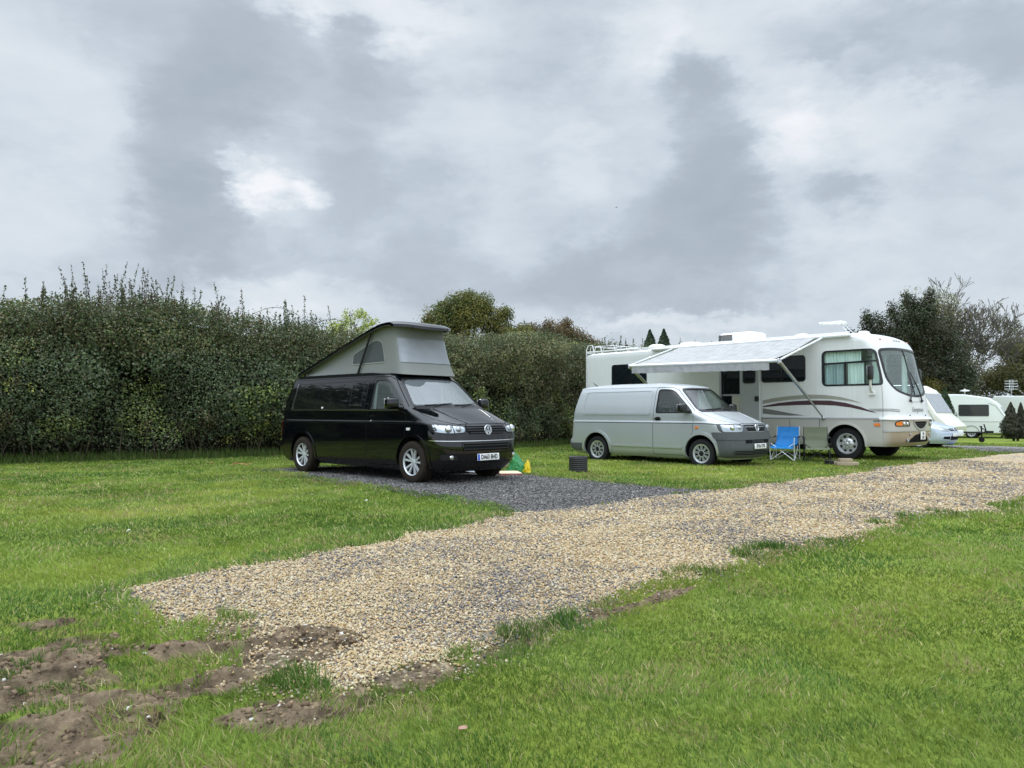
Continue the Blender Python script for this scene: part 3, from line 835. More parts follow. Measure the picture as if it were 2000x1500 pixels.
def build_grass():
    x, y, d = sample_cone(lambda d: 9500 * np.minimum(1, (3.2 / d)) ** 1.62, 1.7, 36)
    td = track_d(x, y); pd = pitch_d(x, y); mm = mudmask(x, y)
    clump = fbm(x * 4.5, y * 4.5, 121, 3)
    edget = fbm(x * 3.1 + 2, y * 3.1, 181, 3)
    k = (td > np.where((edget > .60) & (y < x + 6.6), -.22, -.05 + .16 * clump * (clump > .5))) & (pd > -.05 + .12 * clump * (clump > .5))
    tuft = fbm(x * 7 + 3, y * 7, 127, 3)
    k &= (mm < .30) | (RNG.random(len(x)) < .012) | ((tuft > .57) & (RNG.random(len(x)) < .75))
    tf = ((edget > .58) & (td < .10) & (td > -.3) & (y < x + 6.6))[k]
    x, y, d, td, mm = x[k], y[k], d[k], np.minimum(td, pd)[k], mm[k]
    n = len(x)
    z = gheight(x, y) + mm * mudheight(x, y) - .004
    patch_ = fbm(x * .5, y * .5, 131, 4); p2 = fbm(x * 1.7, y * 1.7, 137, 3); p3 = fbm(x * .22, y * .22, 141, 3)
    edge = np.clip(1 - np.abs(td) / .35, 0, 1)
    hgt = (.017 + .023 * RNG.random(n)) * (.75 + .6 * p2) * (1 + .5 * edge) * (1 + .25 * np.clip((d - 5) / 12, 0, 1))
    hgt *= np.where((x > 0) & (td > .3) & (y < 9), .85, 1.0)
    hgt *= np.where(mm > .2, 1.4, 1) * np.where(tf, 1.6, 1)
    wid = (.0016 + .0011 * RNG.random(n)) * np.maximum(1, d / 3.0) ** .86
    a = RNG.random(n) * 2 * PI
    wind = vnoise(x * 2.3, y * 2.3, 151) * 2 * PI
    lean = hgt * (.35 + 1.25 * RNG.random(n))
    dx = np.cos(a) * .75 + np.cos(wind) * .5; dy = np.sin(a) * .75 + np.sin(wind) * .5
    fa = RNG.random(n) * PI; sx, sy = np.cos(fa) * wid, np.sin(fa) * wid
    P = np.stack([x, y, z], 1)
    def off(px, py, pz): return P + np.stack([px, py, pz], 1)
    V = np.stack([off(-sx, -sy, 0 * x), off(sx, sy, 0 * x), off(dx * lean * .4 + sx * .7, dy * lean * .4 + sy * .7, hgt * .62), off(dx * lean * .4 - sx * .7, dy * lean * .4 - sy * .7, hgt * .62), off(dx * lean, dy * lean, hgt)], 1)
    b = (np.arange(n) * 5)[:, None]
    q = b + np.array([[0, 1, 2, 3]]); t = b + np.array([[3, 2, 4]])
    c1 = np.array([.104, .165, .030]); c2 = np.array([.235, .322, .054]); c3 = np.array([.33, .335, .075])
    u = np.clip(.12 + .6 * RNG.random(n) + (p2 - .5) * 1.1 + (patch_ - .5) * 1.3, 0, 1)[:, None]
    c = c1 * (1 - u) + c2 * u
    ye = np.clip((patch_ - .52) * 3.0 + (p3 - .5) * 1.3, 0, .75)[:, None] * RNG.random((n, 1)); c = c * (1 - ye) + c3 * ye
    # a yellowed hummock on the left lawn
    hm = np.exp(-(((x + 4.6) / .8) ** 2 + ((y - 9.6) / .9) ** 2))[:, None]; c = c * (1 - .6 * hm) + np.array([.42, .41, .09]) * .6 * hm
    dk = (fbm(x * .8 + 9, y * .8, 161, 3) > .57) & (RNG.random(n) < .7); c[dk] *= np.array([.60, .74, .85])
    dk2 = (fbm(x * 3.3, y * 3.3, 167, 3) > .62) & (RNG.random(n) < .6); c[dk2] *= np.array([.72, .80, .85])
    dry = (fbm(x * 1.9 + 4, y * 1.9, 173, 4) > .63) & (RNG.random(n) < .35); c[dry] = np.array([.30, .25, .12]) * (.7 + .5 * RNG.random((dry.sum(), 1)))
    c[tf] *= np.array([.62, .74, .70])
    st = RNG.random(n) < .05 + .05 * (p2 > .6); c[st] = np.array([.42, .37, .19]) * (.7 + .5 * RNG.random((st.sum(), 1)))
    c *= 1.06 * (.85 + .3 * RNG.random((n, 1)))
    me = np_mesh('grass', V.reshape(-1, 3), [q, t], np.repeat(c, 5, 0))
    o = link('grass', me, leaf_mat('grass_blade', .32, .6, .12))
    tag(o, 'short mown green grass of the lawns either side of the track', 'grass', kind='stuff')
    print('grass blades', n)

GROUND_MAT = None
build_ground()
region_sheet('gravel_track', TRACK, track_d, gravel_mat('track_gravel', TAN, 40), .006, .06)
region_sheet('slate_pitch', PITCH, lambda x, y: sdf(PITCH, x, y) + edge_noise(x + 7, y) * 1.1, gravel_mat('pitch_slate', SLATE, 34), .001, .07)
region_sheet('slate_pitch_beyond', PITCH2, lambda x, y: sdf(PITCH2, x, y) + edge_noise(x + 7, y) * 1.1, gravel_mat('pitch_slate_far', [tuple(np.array(c) * 1.7) for c in SLATE], 28), .003, .12)
build_stones()
build_clods()
build_grass()
# =================================================================== materials shared by vehicles
M_BLACKPAINT = pm('black_gloss_paint', (.002, .0025, .004), .05, 0, .5, coat=.2, vary=.2, dirt=((.10, .075, .05), .15, .75, .16))
M_SILVERPAINT = pm('silver_metallic_paint', (.49, .515, .535), .33, .42, .5, coat=.4, vary=.04, vscale=2.2, dirt=((.17, .165, .155), .15, .8, .28))
M_GREYPLASTIC = pm('grey_bumper_plastic', (.085, .09, .098), .55, 0, .35, vary=.12, bump=.05)
M_BLACKPLASTIC = pm('black_plastic', (.012, .012, .013), .45, 0, .4)
M_SATINBLACK = pm('satin_black', (.010, .010, .011), .3, 0, .5)
M_GAP = pm('panel_gap_shadow', (.010, .011, .012), .8, 0, .1)
M_RUBBER = pm('tyre_rubber', (.016, .016, .017), .8, 0, .25, vary=.25, bump=.25, bscale=70)
M_MUDDYRUBBER = pm('muddy_tyre_rubber', (.030, .024, .019), .9, 0, .15, vary=.5, vscale=16, bump=.35, bscale=60)
M_ALLOY = pm('bright_alloy', (.62, .64, .66), .34, .35, .5)
M_HUBCAP = pm('silver_hub_cap', (.55, .57, .58), .35, .6, .5)
M_TRUCKCHROME = pm('truck_wheel_chrome', (.66, .665, .67), .24, .55, .5)
M_CHROME = pm('chrome', (.78, .79, .80), .09, 1, .5)
M_DARKMETAL = pm('dark_metal', (.02, .02, .022), .6, .4, .3)
M_GLASS = glass_mat('window_glass', (.76, .86, .84), .015, 1.75, body=(.5, .55, .55), bodyfac=.06)
M_WSGLASS = glass_mat('windscreen_glass', (.72, .82, .82), .02, 2.3)
M_SHEENWS = glass_mat('painted_sheen_windscreen', (.72, .82, .82), .03, 2.3, body=(.62, .68, .71), bodyfac=.20)  # diffuse share paints a pale sky sheen onto the screen
M_SIDEGLASS = glass_mat('painted_sheen_side_glass', (.78, .88, .86), .02, 1.7, body=(.55, .62, .62), bodyfac=.10)  # pale diffuse colour added to make the side panes look brighter lit
M_PRIVACY = pm('privacy_glass', (.004, .005, .006), .03, 0, .6, ior=1.6)
M_LENS = glass_mat('lamp_lens', (.93, .95, .97), .02, 1.5)
M_REFLECTOR = pm('lamp_reflector', (.46, .48, .50), .25, .75, .5, vary=.12, vscale=30)
M_REDLENS = pm('red_lamp_lens', (.22, .008, .010), .12, 0, .6, coat=.5)
M_AMBER = pm('amber_lamp_lens', (.75, .20, .03), .15, 0, .6, coat=.4)
M_PLATEWHITE = pm('plate_white', (.80, .80, .77), .4)
M_PLATEBLUE = pm('plate_blue', (.02, .08, .50), .4)
M_LETTER = pm('plate_lettering', (.008, .008, .01), .5)
M_SEAT = pm('seat_fabric', (.045, .047, .052), .9, sheen=.2)
M_DASH = pm('dashboard_grey', (.06, .062, .065), .7)
M_CANVAS = pm('grey_tent_canvas', (.195, .202, .192), .9, 0, .2, vary=.08, vscale=3, bump=.18, bscale=9)
M_MESHWIN = pm('fly_mesh', (.075, .083, .085), .8, 0, .2, vary=.15, vscale=12)
M_CLEARVINYL = pm('clear_vinyl', (.21, .225, .245), .22, 0, .6, vary=.16, vscale=4, bump=.5, bscale=6)
M_WHITEPLASTIC = pm('white_plastic', (.72, .72, .70), .45)

def wheel(root, x, y, sg, rad, rim, width, style, tyremat, rimmat):
    """wheel (the rim) > tyre, hub cap ; outward is sg*Y"""
    def xf(p): return (x + p[0], y + sg * p[1], rad + p[2])
    t = MB(xf); hw = width / 2
    prof = [(rim * .99, -hw * .86), (rim * 1.03, -hw * .98), (rim + (rad - rim) * .5, -hw * 1.08), (rad * .955, -hw * .96), (rad * .99, -hw * .75), (rad, -hw * .4), (rad, 0), (rad, hw * .4), (rad * .99, hw * .75), (rad * .955, hw * .96), (rim + (rad - rim) * .5, hw * 1.08), (rim * 1.03, hw * .98), (rim * .99, hw * .86)]
    t.lathe(prof, 48, (0, 0, 0), 'Y', close=False)
    nb = 40
    for k in range(nb):       # tread blocks
        a = 2 * PI * k / nb
        for yy in (-.62, -.05, .55):
            aa = a + (.07 if yy > 0 else 0)
            c = ((rad + .001) * math.sin(aa), yy * hw, (rad + .001) * math.cos(aa))
            t.box(c, (2 * PI * rad / nb * .62, hw * .42, .013 if tyremat is M_MUDDYRUBBER else .006), ry=aa)
    w = MB(xf)
    # rim lip; barrel and backing disc coloured dark as shade between the spokes
    w.lathe([(rim * .94, hw * .70), (rim * .955, hw * .82), (rim * 1.01, hw * .93), (rim * 1.03, hw * .90)], 40, (0, 0, 0), 'Y', close=False)
    dk = MB(xf)
    dk.lathe([(rim * .99, -hw * .8), (rim * .93, -hw * .6), (rim * .92, hw * .55), (rim * .94, hw * .70)], 40, (0, 0, 0), 'Y', close=False)
    dk.lathe([(0.001, hw * .22), (rim * .93, hw * .22), (rim * .93, hw * .10), (.001, hw * .10)], 32, (0, 0, 0), 'Y', close=False)
    if style == 'alloy':
        for k in range(5):
            for da in (-.17, .17):
                a = 2 * PI * k / 5 + da + .1
                s, c = math.sin(a), math.cos(a); pd = Vector((c, 0, -s)); rd = Vector((s, 0, c))
                a2 = a + da * .55; rd2 = Vector((math.sin(a2), 0, math.cos(a2)))
                p0 = rd * rim * .16 + Vector((0, hw * .58, 0)); p1 = rd2 * rim * .95 + Vector((0, hw * .80, 0))
                wd0, wd1 = rim * .075, rim * .098
                q = []
                for p, wd in ((p0, wd0), (p1, wd1)):
                    q += [p - pd * wd + Vector((0, -.03, 0)), p - pd * wd * .75, p + pd * wd * .75, p + pd * wd + Vector((0, -.03, 0))]
                w.add(q, [(0, 1, 2, 3), (7, 6, 5, 4), (0, 4, 5, 1), (1, 5, 6, 2), (2, 6, 7, 3), (3, 7, 4, 0)])
        w.lathe([(.001, hw * .66), (rim * .13, hw * .66), (rim * .25, hw * .56), (rim * .26, hw * .3)], 24, (0, 0, 0), 'Y', close=False)
    elif style == 'hubcap':
        w.lathe([(rim * .90, hw * .5), (rim * .93, hw * .82), (rim * 1.0, hw * .92), (rim * .88, hw * .90), (rim * .84, hw * .82), (rim * .84, hw * .5)], 40, (0, 0, 0), 'Y', close=False)
        for k in range(9):
            for da in (-.115, .115):
                a = 2 * PI * k / 9 + da; s, c = math.sin(a), math.cos(a); pd = Vector((c, 0, -s)); rd = Vector((s, 0, c))
                p0 = rd * rim * .34 + Vector((0, hw * .88, 0)); p1 = rd * rim * .88 + Vector((0, hw * .88, 0)); q = []
                for p, wd in ((p0, rim * .035), (p1, rim * .062)):
                    q += [p - pd * wd + Vector((0, -.02, 0)), p - pd * wd * .7, p + pd * wd * .7, p + pd * wd + Vector((0, -.02, 0))]
                w.add(q, [(0, 1, 2, 3), (7, 6, 5, 4), (0, 4, 5, 1), (1, 5, 6, 2), (2, 6, 7, 3), (3, 7, 4, 0)])
        w.lathe([(rim * .40, hw * .80), (rim * .38, hw * .92), (rim * .30, hw * .92), (rim * .28, hw * .80)], 28, (0, 0, 0), 'Y', close=False)
        dk.lathe([(.001, hw * .90), (rim * .22, hw * .90), (rim * .29, hw * .80)], 20, (0, 0, 0), 'Y', close=False)
    else:  # truck wheel with chrome simulator
        w.lathe([(rim * 1.0, hw * .9), (rim * .97, hw * 1.0), (rim * .92, hw * 1.0), (rim * .86, hw * .72), (rim * .80, hw * .50), (rim * .62, hw * .42), (rim * .52, hw * .62), (rim * .46, hw * .74), (rim * .20, hw * .78), (rim * .19, hw * 1.02), (rim * .10, hw * 1.12), (.001, hw * 1.13)], 40, (0, 0, 0), 'Y', close=False)
        for k in range(8):
            a = 2 * PI * k / 8
            w.lathe([(.020, 0), (.020, .025), (.012, .036), (.001, .038)], 8, (rim * .33 * math.sin(a), hw * .76, rim * .33 * math.cos(a)), 'Y', close=False)
        for k in range(8):
            a = 2 * PI * (k + .5) / 8
            dk.lathe([(.036, 0), (.036, .006), (.001, .008)], 12, (rim * .71 * math.sin(a), hw * .465, rim * .71 * math.cos(a)), 'Y', close=False)
    wo = w.build('wheel', rimmat, root, 40)
    t.build('tyre', tyremat, wo, 40)
    dk.build('spoke_gap_shade' if style != 'truck' else 'hand_hole', M_DARKMETAL, wo, 40)
    return wo

def vw_badge(parent, mat, M, rad, backmat=None):
    """round badge: ring with the two letters"""
    m = MB()
    n = 32
    m.lathe([(rad * .99, -.004), (rad, .004), (rad * .97, .009), (rad * .86, .009), (rad * .83, .003)], n, (0, 0, 0), 'Z', close=False)
    def bar(a, b, w):
        a = Vector(a) * rad; b = Vector(b) * rad; d = (b - a).normalized(); p = Vector((-d.y, d.x)) * w * rad / 2
        m.prism([tuple(a - p), tuple(b - p), tuple(b + p), tuple(a + p)], .001, .008, 'Z')
    w = .15
    bar((-.36, .80), (0.0, .08), w); bar((.36, .80), (0.0, .08), w)
    bar((-.74, .50), (-.33, -.76), w); bar((.74, .50), (.33, -.76), w)
    bar((-.33, -.76), (0, -.02), w); bar((.33, -.76), (0, -.02), w)
    me = m.mesh('badge', 30); me.transform(M)
    bo = link('badge', me, mat, parent)
    d = MB().lathe([(.001, .001), (rad * .9, .001), (rad * .9, -.006), (.001, -.006)], 24, (0, 0, 0), 'Z', close=False).mesh('badge_back', 30); d.transform(M)
    link('badge_back', d, backmat or M_SATINBLACK, bo)
    return bo

def plate(root, txt, M, w, h, blue):
    m = MB().rbox((0, 0, 0), (w, h, .012), .005).mesh('number_plate'); m.transform(M)
    po = link('number_plate', m, M_PLATEWHITE, root)
    if blue:
        b = MB().box((-w / 2 + .028, 0, .0065), (.046, h * .92, .003)).mesh('blue_band', 0); b.transform(M); link('blue_band', b, M_PLATEBLUE, po)
    T = M @ Matrix.Translation((.020 if blue else 0, 0, .0075))
    place_text('registration', txt, h * .92, T, M_LETTER, po, .001, (.80 if blue else .80), .0035)

def seat(root, x, y, z, mat):
    m = MB()
    m.rbox((x, y, z), (.52, .50, .16), .05); m.rbox((x - .27, y, z + .36), (.14, .48, .66), .05, ry=-.18); m.rbox((x - .34, y, z + .80), (.09, .26, .20), .04, ry=-.15)
    m.tube([(x - .33, y - .06, z + .62), (x - .34, y - .06, z + .78)], .008, 6); m.tube([(x - .33, y + .06, z + .62), (x - .34, y + .06, z + .78)], .008, 6)
    return m.build('seat', mat, root)

def transporter(name, label, loc, rz, wb, black, txt):
    root = thing(name, label, 'camper van' if black else 'van', loc, rz)
    paint = M_BLACKPAINT if black else M_SILVERPAINT
    rad = .35 if black else .325
    sh = Shell(
        [.20, .28, .36, .47, .60, .74, .80, .90, .97, 1.01, 1.06, 1.12, 1.18, 1.24, 1.285, 1.33, 1.60, 1.80, 1.86], [.72, .80, .845, .868, .87, .862, .86, .84, .80, .735, .62, .47, .32, .16, .045, -.015, -.33, -.57, -.65],
        [.20, .32, .36, .55, .58, .75, 1.0, 1.25, 1.6, 1.86], [-wb - .80, -wb - .93, -wb - .97, -wb - .97, -wb - .91, -wb - .90, -wb - .885, -wb - .86, -wb - .78, -wb - .70],
        [.20, .27, .36, .50, .75, .985, 1.03, 1.045, 1.20, 1.30, 1.55, 1.75, 1.86], [.84, .90, .935, .950, .955, .952, .945, .936, .928, .912, .858, .805, .755],
        ([.2, .8, 1.05, 1.3, 1.86], [.52, .52, .60, .52, .42]), 2.9, .17, 3.2, .20, 1.86, .105, xcen=-wb * .5 - .6, inx=.88, nroof=9, pw=2.6)
    zs = list(np.linspace(.20, .97, 20)) + [.99, 1.01, 1.025, 1.04, 1.05, 1.065] + list(np.linspace(1.09, 1.84, 24)) + [1.86]
    body = sh.mesh('body', zs)
    AR = .415; az = rad + .015
    # openings
    win = rpoly([(-1.215, 1.235), (-.235, 1.245), (-.33, 1.345), (-.80, 1.775), (-1.19, 1.785)], [.05, .04, .12, .14, .06])
    ws = rpoly([(-.80, 1.30), (-.45, 1.315), (0, 1.32), (.45, 1.315), (.80, 1.30), (.655, 1.795), (.3, 1.815), (-.3, 1.815), (-.655, 1.795)], [.07, .3, .3, .3, .07, .1, .3, .3, .1])
    c1 = MB(); c2 = MB()
    for sg in (-1, 1):
        c1.prism(win, sg * .55, sg * 1.3)
        for xx in (0, -wb):
            c1.lathe([(.001, -.5), (AR, -.5), (AR, .5), (.001, .5)], 40, (xx, sg * 1.08, az), 'Y', close=False)
    c2.prism(ws, -1.05, 1.6, 'X')
    me = cut_mesh(body, [c1, c2], .035)
    bo = link('body', me, paint, root)
    dark = MB()
    for sg in (-1, 1):
        for xx in (0, -wb):   # wheel well liners
            a0 = [PI * k / 16 - .1 for k in range(0, 18)]
            pts = [(xx + AR * 1.01 * math.cos(a), az + AR * 1.01 * math.sin(a)) for a in a0]
            n = len(pts)
            dark.add([(p[0], sg * .45, p[1]) for p in pts] + [(p[0], sg * .915, p[1]) for p in pts], [(i, i + 1, n + i + 1, n + i) for i in range(n - 1)])
            dark.add([(p[0], sg * .45, p[1]) for p in pts], [tuple(range(n))])
    dark.box((-wb * .5, 0, .235), (wb * .72, 1.5, .09)); dark.box((.35, 0, .24), (.6, 1.2, .08)); dark.box((-wb - .55, 0, .28), (.5, 1.3, .08))
    for xx in (0, -wb): dark.tube([(xx, -.75, rad), (xx, .75, rad)], .04, 8)
    dark.build('underbody', M_DARKMETAL, root)
    for sg in (-1, 1):
        S = sh.side(sg)
        # glass, seal
        g = MB().add(*patch(inset(win, -.006), S, .10, 0, -.012)).build('side_window', M_SIDEGLASS if black else M_GLASS, root)
        r = MB().add(*strip(win, .026, S, .05, .02, .002, closed=True)).build('window_seal', M_SATINBLACK, g)
        # door shut lines, and the side crease's shadow painted as a dark strip
        gp = MB()
        gp.add(*strip([(-1.285, .27), (-1.285, 1.05), (-1.285, 1.28), (-1.262, 1.80), (-1.20, 1.835), (-.84, 1.83)], .009, S, .06, .006, .0015))
        gp.add(*strip([(-.84, 1.83), (-.70, 1.775), (-.205, 1.30), (-.19, 1.05), (-.20, .80), (-.36, .62), (-.43, .46)], .008, S, .06, .006, .0015))
        gp.add(*strip([(-1.285, .27), (-.45, .27)], .007, S, .06, .006, .0015))
        if not black or True:
            gp.add(*strip([(-wb - .78, 1.0), (-1.29, 1.0), (.02, 1.0), (.42, .985)], .014 if not black else .005, S, .08, .006, .002))
        if sg > 0:   # sliding door on the far side
            gp.add(*strip([(-2.36, .27), (-2.36, 1.84)], .009, S, .08, .006, .0015)); gp.add(*strip([(-2.4, 1.16), (-wb - .6, 1.16)], .02, S, .08, .006, .0015))
        gp.build('door_gap_and_crease_shade', M_GAP, bo, 0)
        # arch lips
        for xx in (0, -wb):
            lo = [(xx + (AR + .022) * math.cos(a), az + (AR + .022) * math.sin(a)) for a in np.linspace(-.28, PI + .28, 40)]
            lip = MB().add(*strip(lo, .05 if black else .062, S, .04, .045, .016 if black else .022))
            lip.build('wheel_arch', M_BLACKPAINT if black else paint, root, 50)
            # tyre and rim
            wheel(root, xx, sg * (.845 if black else .825), sg, rad, .225 if black else .215, .235 if black else .205, 'alloy' if black else 'hubcap', M_MUDDYRUBBER if black else M_RUBBER, M_ALLOY if black else M_HUBCAP)
        # handle
        h = MB().add(*strip([(-1.235, 1.10), (-1.075, 1.10)], .026, S, .03, .02, .036)).add(*strip([(-1.24, 1.10), (-1.22, 1.10)], .03, S, .03, .04, .034)).add(*strip([(-1.09, 1.10), (-1.07, 1.10)], .03, S, .03, .04, .034))
        h.build('door_handle', M_SATINBLACK if not black else M_BLACKPAINT, root)
        cup = rpoly([(-1.23, 1.055), (-1.08, 1.055), (-1.09, 1.14), (-1.22, 1.14)], .03)
        MB().add(*patch(cup, S, .05, .004, .002)).build('handle_recess', M_GAP, root)
        if black: MB().add(*patch(rpoly([(-1.175, 1.03), (-1.135, 1.03), (-1.135, 1.06), (-1.175, 1.06)], .015), S, .05, .01, .01)).build('door_lock', M_CHROME, root)
        # mirror
        mm = MB()
        y0 = sg * (sh.W(-.32, 1.30)); y1 = y0 + sg * .20
        mm.rbox((-.36, y1, 1.345), (.15, .24, .205), .06, rz=sg * .12, seg=4)
        mm.tube([(-.31, y0 - sg * .02, 1.27), (-.33, y0 + sg * .05, 1.275), (-.35, y1 - sg * .05, 1.29)], [.05, .045, .04], 10)
        mm.add(*patch(rpoly([(-.43, 1.235), (-.22, 1.24), (-.335, 1.365)], .02), S, .06, .03, .022))
        mo = mm.build('wing_mirror', M_SATINBLACK if not black else M_BLACKPAINT, root, 50)
        MB().rbox((-.44, y1, 1.345), (.012, .19, .16), .004, rz=sg * .12).build('mirror_glass', M_CHROME, mo)
        # bodyside
        if black:
            big = rpoly([(-wb - .42, 1.25), (-1.40, 1.25), (-1.375, 1.765), (-wb - .36, 1.755)], [.08, .05, .06, .09])
            g = MB().add(*patch(big, S, .12, .008, .004)).build('privacy_window', M_PRIVACY, root)
            MB().add(*strip(big, .016, S, .06, .014, .007, closed=True)).build('window_seal', M_SATINBLACK, g)
            sl = rpoly([(-1.875, 1.335), (-1.50, 1.335), (-1.485, 1.69), (-1.855, 1.69)], .02)
            MB().add(*strip(sl, .018, S, .05, .016, .010, closed=True)).build('sliding_pane', M_SATINBLACK, g)
            MB().add(*patch(inset(sl, .012), S, .1, .006, .007)).build('pane_glass', M_GLASS if False else M_PRIVACY, g)
            MB().add(*strip([(-1.86, 1.322), (-1.52, 1.322)], .014, S, .05, .018, .016)).build('sliding_rail', M_CHROME, g)
            MB().add(*strip([(-wb - .45, 1.232), (-1.30, 1.232)], .014, S, .08, .012, .010)).add(*strip([(-1.27, 1.225), (-.36, 1.232)], .012, S, .08, .012, .012)).build('waist_trim', M_CHROME, root)
            MB().add(*strip([(-wb - .45, 1.24), (-wb - .39, 1.76)], .008, S, .08, .012, .010)).build('rear_trim', M_CHROME, root)
            MB().add(*patch(rpoly([(-2.78, 1.262), (-2.72, 1.262), (-2.72, 1.292), (-2.78, 1.292)], .012), S, .05, .012, .012)).build('window_catch', M_WHITEPLASTIC, g)
        else:
            big = rpoly([(-wb - .47, 1.205), (-1.39, 1.205), (-1.37, 1.775), (-wb - .40, 1.765)], [.10, .06, .06, .10])
            MB().add(*strip(big, .034, S, .05, .02, .011, closed=True)).build('panel_pressing', paint, root, 60)
            MB().add(*strip([(-wb + .47, .445), (-1.31, .445)], .042, S, .1, .03, .022)).add(*strip([(-1.26, .445), (-.47, .445)], .042, S, .1, .03, .022)).build('rubbing_strip', paint, root, 60)
        # side repeater
        MB().add(*patch(rpoly([(-.135, .885), (-.045, .885), (-.045, .93), (-.135, .93)], .015), S, .05, .012, .012)).build('side_repeater', M_LENS if False else (M_WHITEPLASTIC if black else M_AMBER), root)
        # roof gutter line
        MB().add(*strip([(-wb - .62, 1.842), (-1.2, 1.848), (-.86, 1.843)], .012, S, .1, .010, .006)).build('roof_gutter', paint if not black else M_SATINBLACK, bo)
        # tail lamp
        tl = rpoly([(-wb - .885, .72), (-wb - .80, .72), (-wb - .77, 1.02), (-wb - .865, 1.02)], .02)
        B = sh.back()
        ty = [(sg * .62, .72), (sg * .93, .72), (sg * .93, 1.04), (sg * .70, 1.04)]
        MB().add(*patch(tl, S, .06, .012, .008)).build('tail_lamp', M_REDLENS, root)
    # ---------------------------------------------------------------- front
    Fm = sh.front(); Wf = sh.wrapf()
    g = MB().add(*patch(inset(ws, -.02), Fm, .09, 0, -.022)).build('windscreen', M_SHEENWS if black else M_WSGLASS, root, 60)
    MB().add(*strip(ws, .035, Fm, .05, .02, .002, closed=True)).build('windscreen_seal', M_SATINBLACK, g)
    MB().add(*patch(rpoly([(-.16, 1.70), (.16, 1.70), (.14, 1.80), (-.14, 1.80)], .02), Fm, .1, .01, -.045)).build('rear_view_mirror', M_BLACKPLASTIC, root)
    # wipers
    wp = MB()
    for y0, y1 in ((-.62, -.02), (.02, .62)):
        P = [Vector(Fm(y0 + (y1 - y0) * t, 1.318 + .030 * t, .018)) for t in np.linspace(0, 1, 8)]
        wp.tube(P, .008, 6)
        wp.tube([Fm(y1 * .2 + y0 * .8, 1.28, .015), Fm(y0 + (y1 - y0) * .3, 1.30, .03), Fm(y0 + (y1 - y0) * .55, 1.335, .025)], .009, 6)
    wp.build('wiper', M_SATINBLACK, root)
    MB().add(*strip([(-.80, 1.275), (-.4, 1.288), (0, 1.29), (.4, 1.288), (.80, 1.275)], .05, Fm, .08, .01, .004)).build('scuttle', M_BLACKPLASTIC, root)
    # bonnet shut lines
    bg = MB()
    bg.add(*strip([(-.53, .985), (-.50, .995), (.50, .995), (.53, .985)], .012, Fm, .05, .006, .002))
    for sg in (-1, 1):
        bg.add(*strip([(sg * .53, .985), (sg * .70, 1.02), (sg * .80, 1.07), (sg * .845, 1.16), (sg * .84, 1.26)], .009, Fm, .04, .006, .002))
    bg.build('bonnet_gap', M_GAP, bo, 0)
    # bonnet crease ribs
    for sg in (-1, 1):
        MB().add(*strip([(sg * .34, 1.0), (sg * .47, 1.12), (sg * .56, 1.25)], .022, Fm, .04, .03, .012)).build('bonnet_rib', paint, bo, 80)
    # headlights
    for sg in (-1, 1):
        if black: hl = [(sg * .50, .852), (sg * .47, .925), (sg * .505, .965), (sg * .75, .985), (sg * .925, 1.0), (sg * .938, .93), (sg * .935, .86), (sg * .85, .842), (sg * .70, .838)]
        else: hl = [(sg * .505, .825), (sg * .565, .825), (sg * .55, .835), (sg * .50, .97), (sg * .70, .985), (sg * .925, .99), (sg * .938, .90), (sg * .938, .815), (sg * .75, .815)]
        if not black: hl = [(sg * .56, .818), (sg * .495, .965), (sg * .70, .985), (sg * .93, .99), (sg * .940, .90), (sg * .938, .815), (sg * .75, .812)]
        hl = rpoly(hl, .025)
        ho = MB().add(*patch(hl, Fm, .05, .02, .006)).build('headlight', M_REFLECTOR, root, 50)
        MB().add(*strip(hl, .016, Fm, .05, .02, .012, closed=True)).build('headlight_rim', M_BLACKPLASTIC if black else M_GREYPLASTIC, ho)
        for q, (yy, rr) in enumerate(((.60, .05), (.755, .062)) if black else ((.61, .045), (.77, .062))):
            p = Fm(sg * yy, .905, .004)
            lens = MB().lathe([(.001, .030), (rr * .6, .026), (rr * .95, .012), (rr, 0), (rr * 1.12, -.006), (rr * 1.12, -.03)], 20, (0, 0, 0), 'Z', close=False).mesh('lamp_bowl')
            lens.transform(frame_mat((0, sg * 1, 0) if sg > 0 else (0, 1, 0), (0, 0, 1), p))
            link('lamp_bowl', lens, M_CHROME if q else M_REFLECTOR, ho)
        for yy in ((.685,) if black else (.69, )):
            MB().add(*strip([(sg * yy, .85), (sg * (yy + .012), .975)], .014, Fm, .04, .02, .014)).build('lamp_divider', M_BLACKPLASTIC if black else M_REFLECTOR, ho)
        if not black or True:
            MB().add(*patch(inset(hl, .008), Fm, .05, 0, .026)).build('lens_cover', M_LENS, ho, 60)
    # grille
    if black:
        gr = rpoly([(-.40, .825), (.40, .825), (.475, .90), (.455, .978), (-.455, .978), (-.475, .90)], .03)
        go = MB().add(*patch(gr, Fm, .08, .02, .004)).build('grille', M_GAP, root)
        for zz, ww in ((.848, .40), (.890, .46), (.932, .46), (.970, .44)):
            MB().add(*strip([(-ww, zz), (ww, zz)], .020, Fm, .06, .02, .018)).build('grille_bar', M_SATINBLACK, go)
        p = Fm(0, .895, .026)
        vw_badge(root, M_CHROME, frame_mat((0, 1, 0), (-.12, 0, 1), p), .086)
        # bumper: upper body-coloured bar, bright line, intake, number plate, fog lamps
        MB().add(*strip([(-78, .775), (-40, .775), (0, .775), (40, .775), (78, .775)], .085, Wf, 4, .03, .014)).build('bumper_bar', paint, root, 60)
        MB().add(*strip([(-84, .722), (-40, .715), (0, .712), (40, .715), (84, .722)], .010, Wf, 3, .02, .016)).build('bumper_trim', M_CHROME, root)
        it = rpoly([(-.52, .535), (.52, .535), (.54, .60), (.56, .69), (-.56, .69), (-.54, .60)], .02)
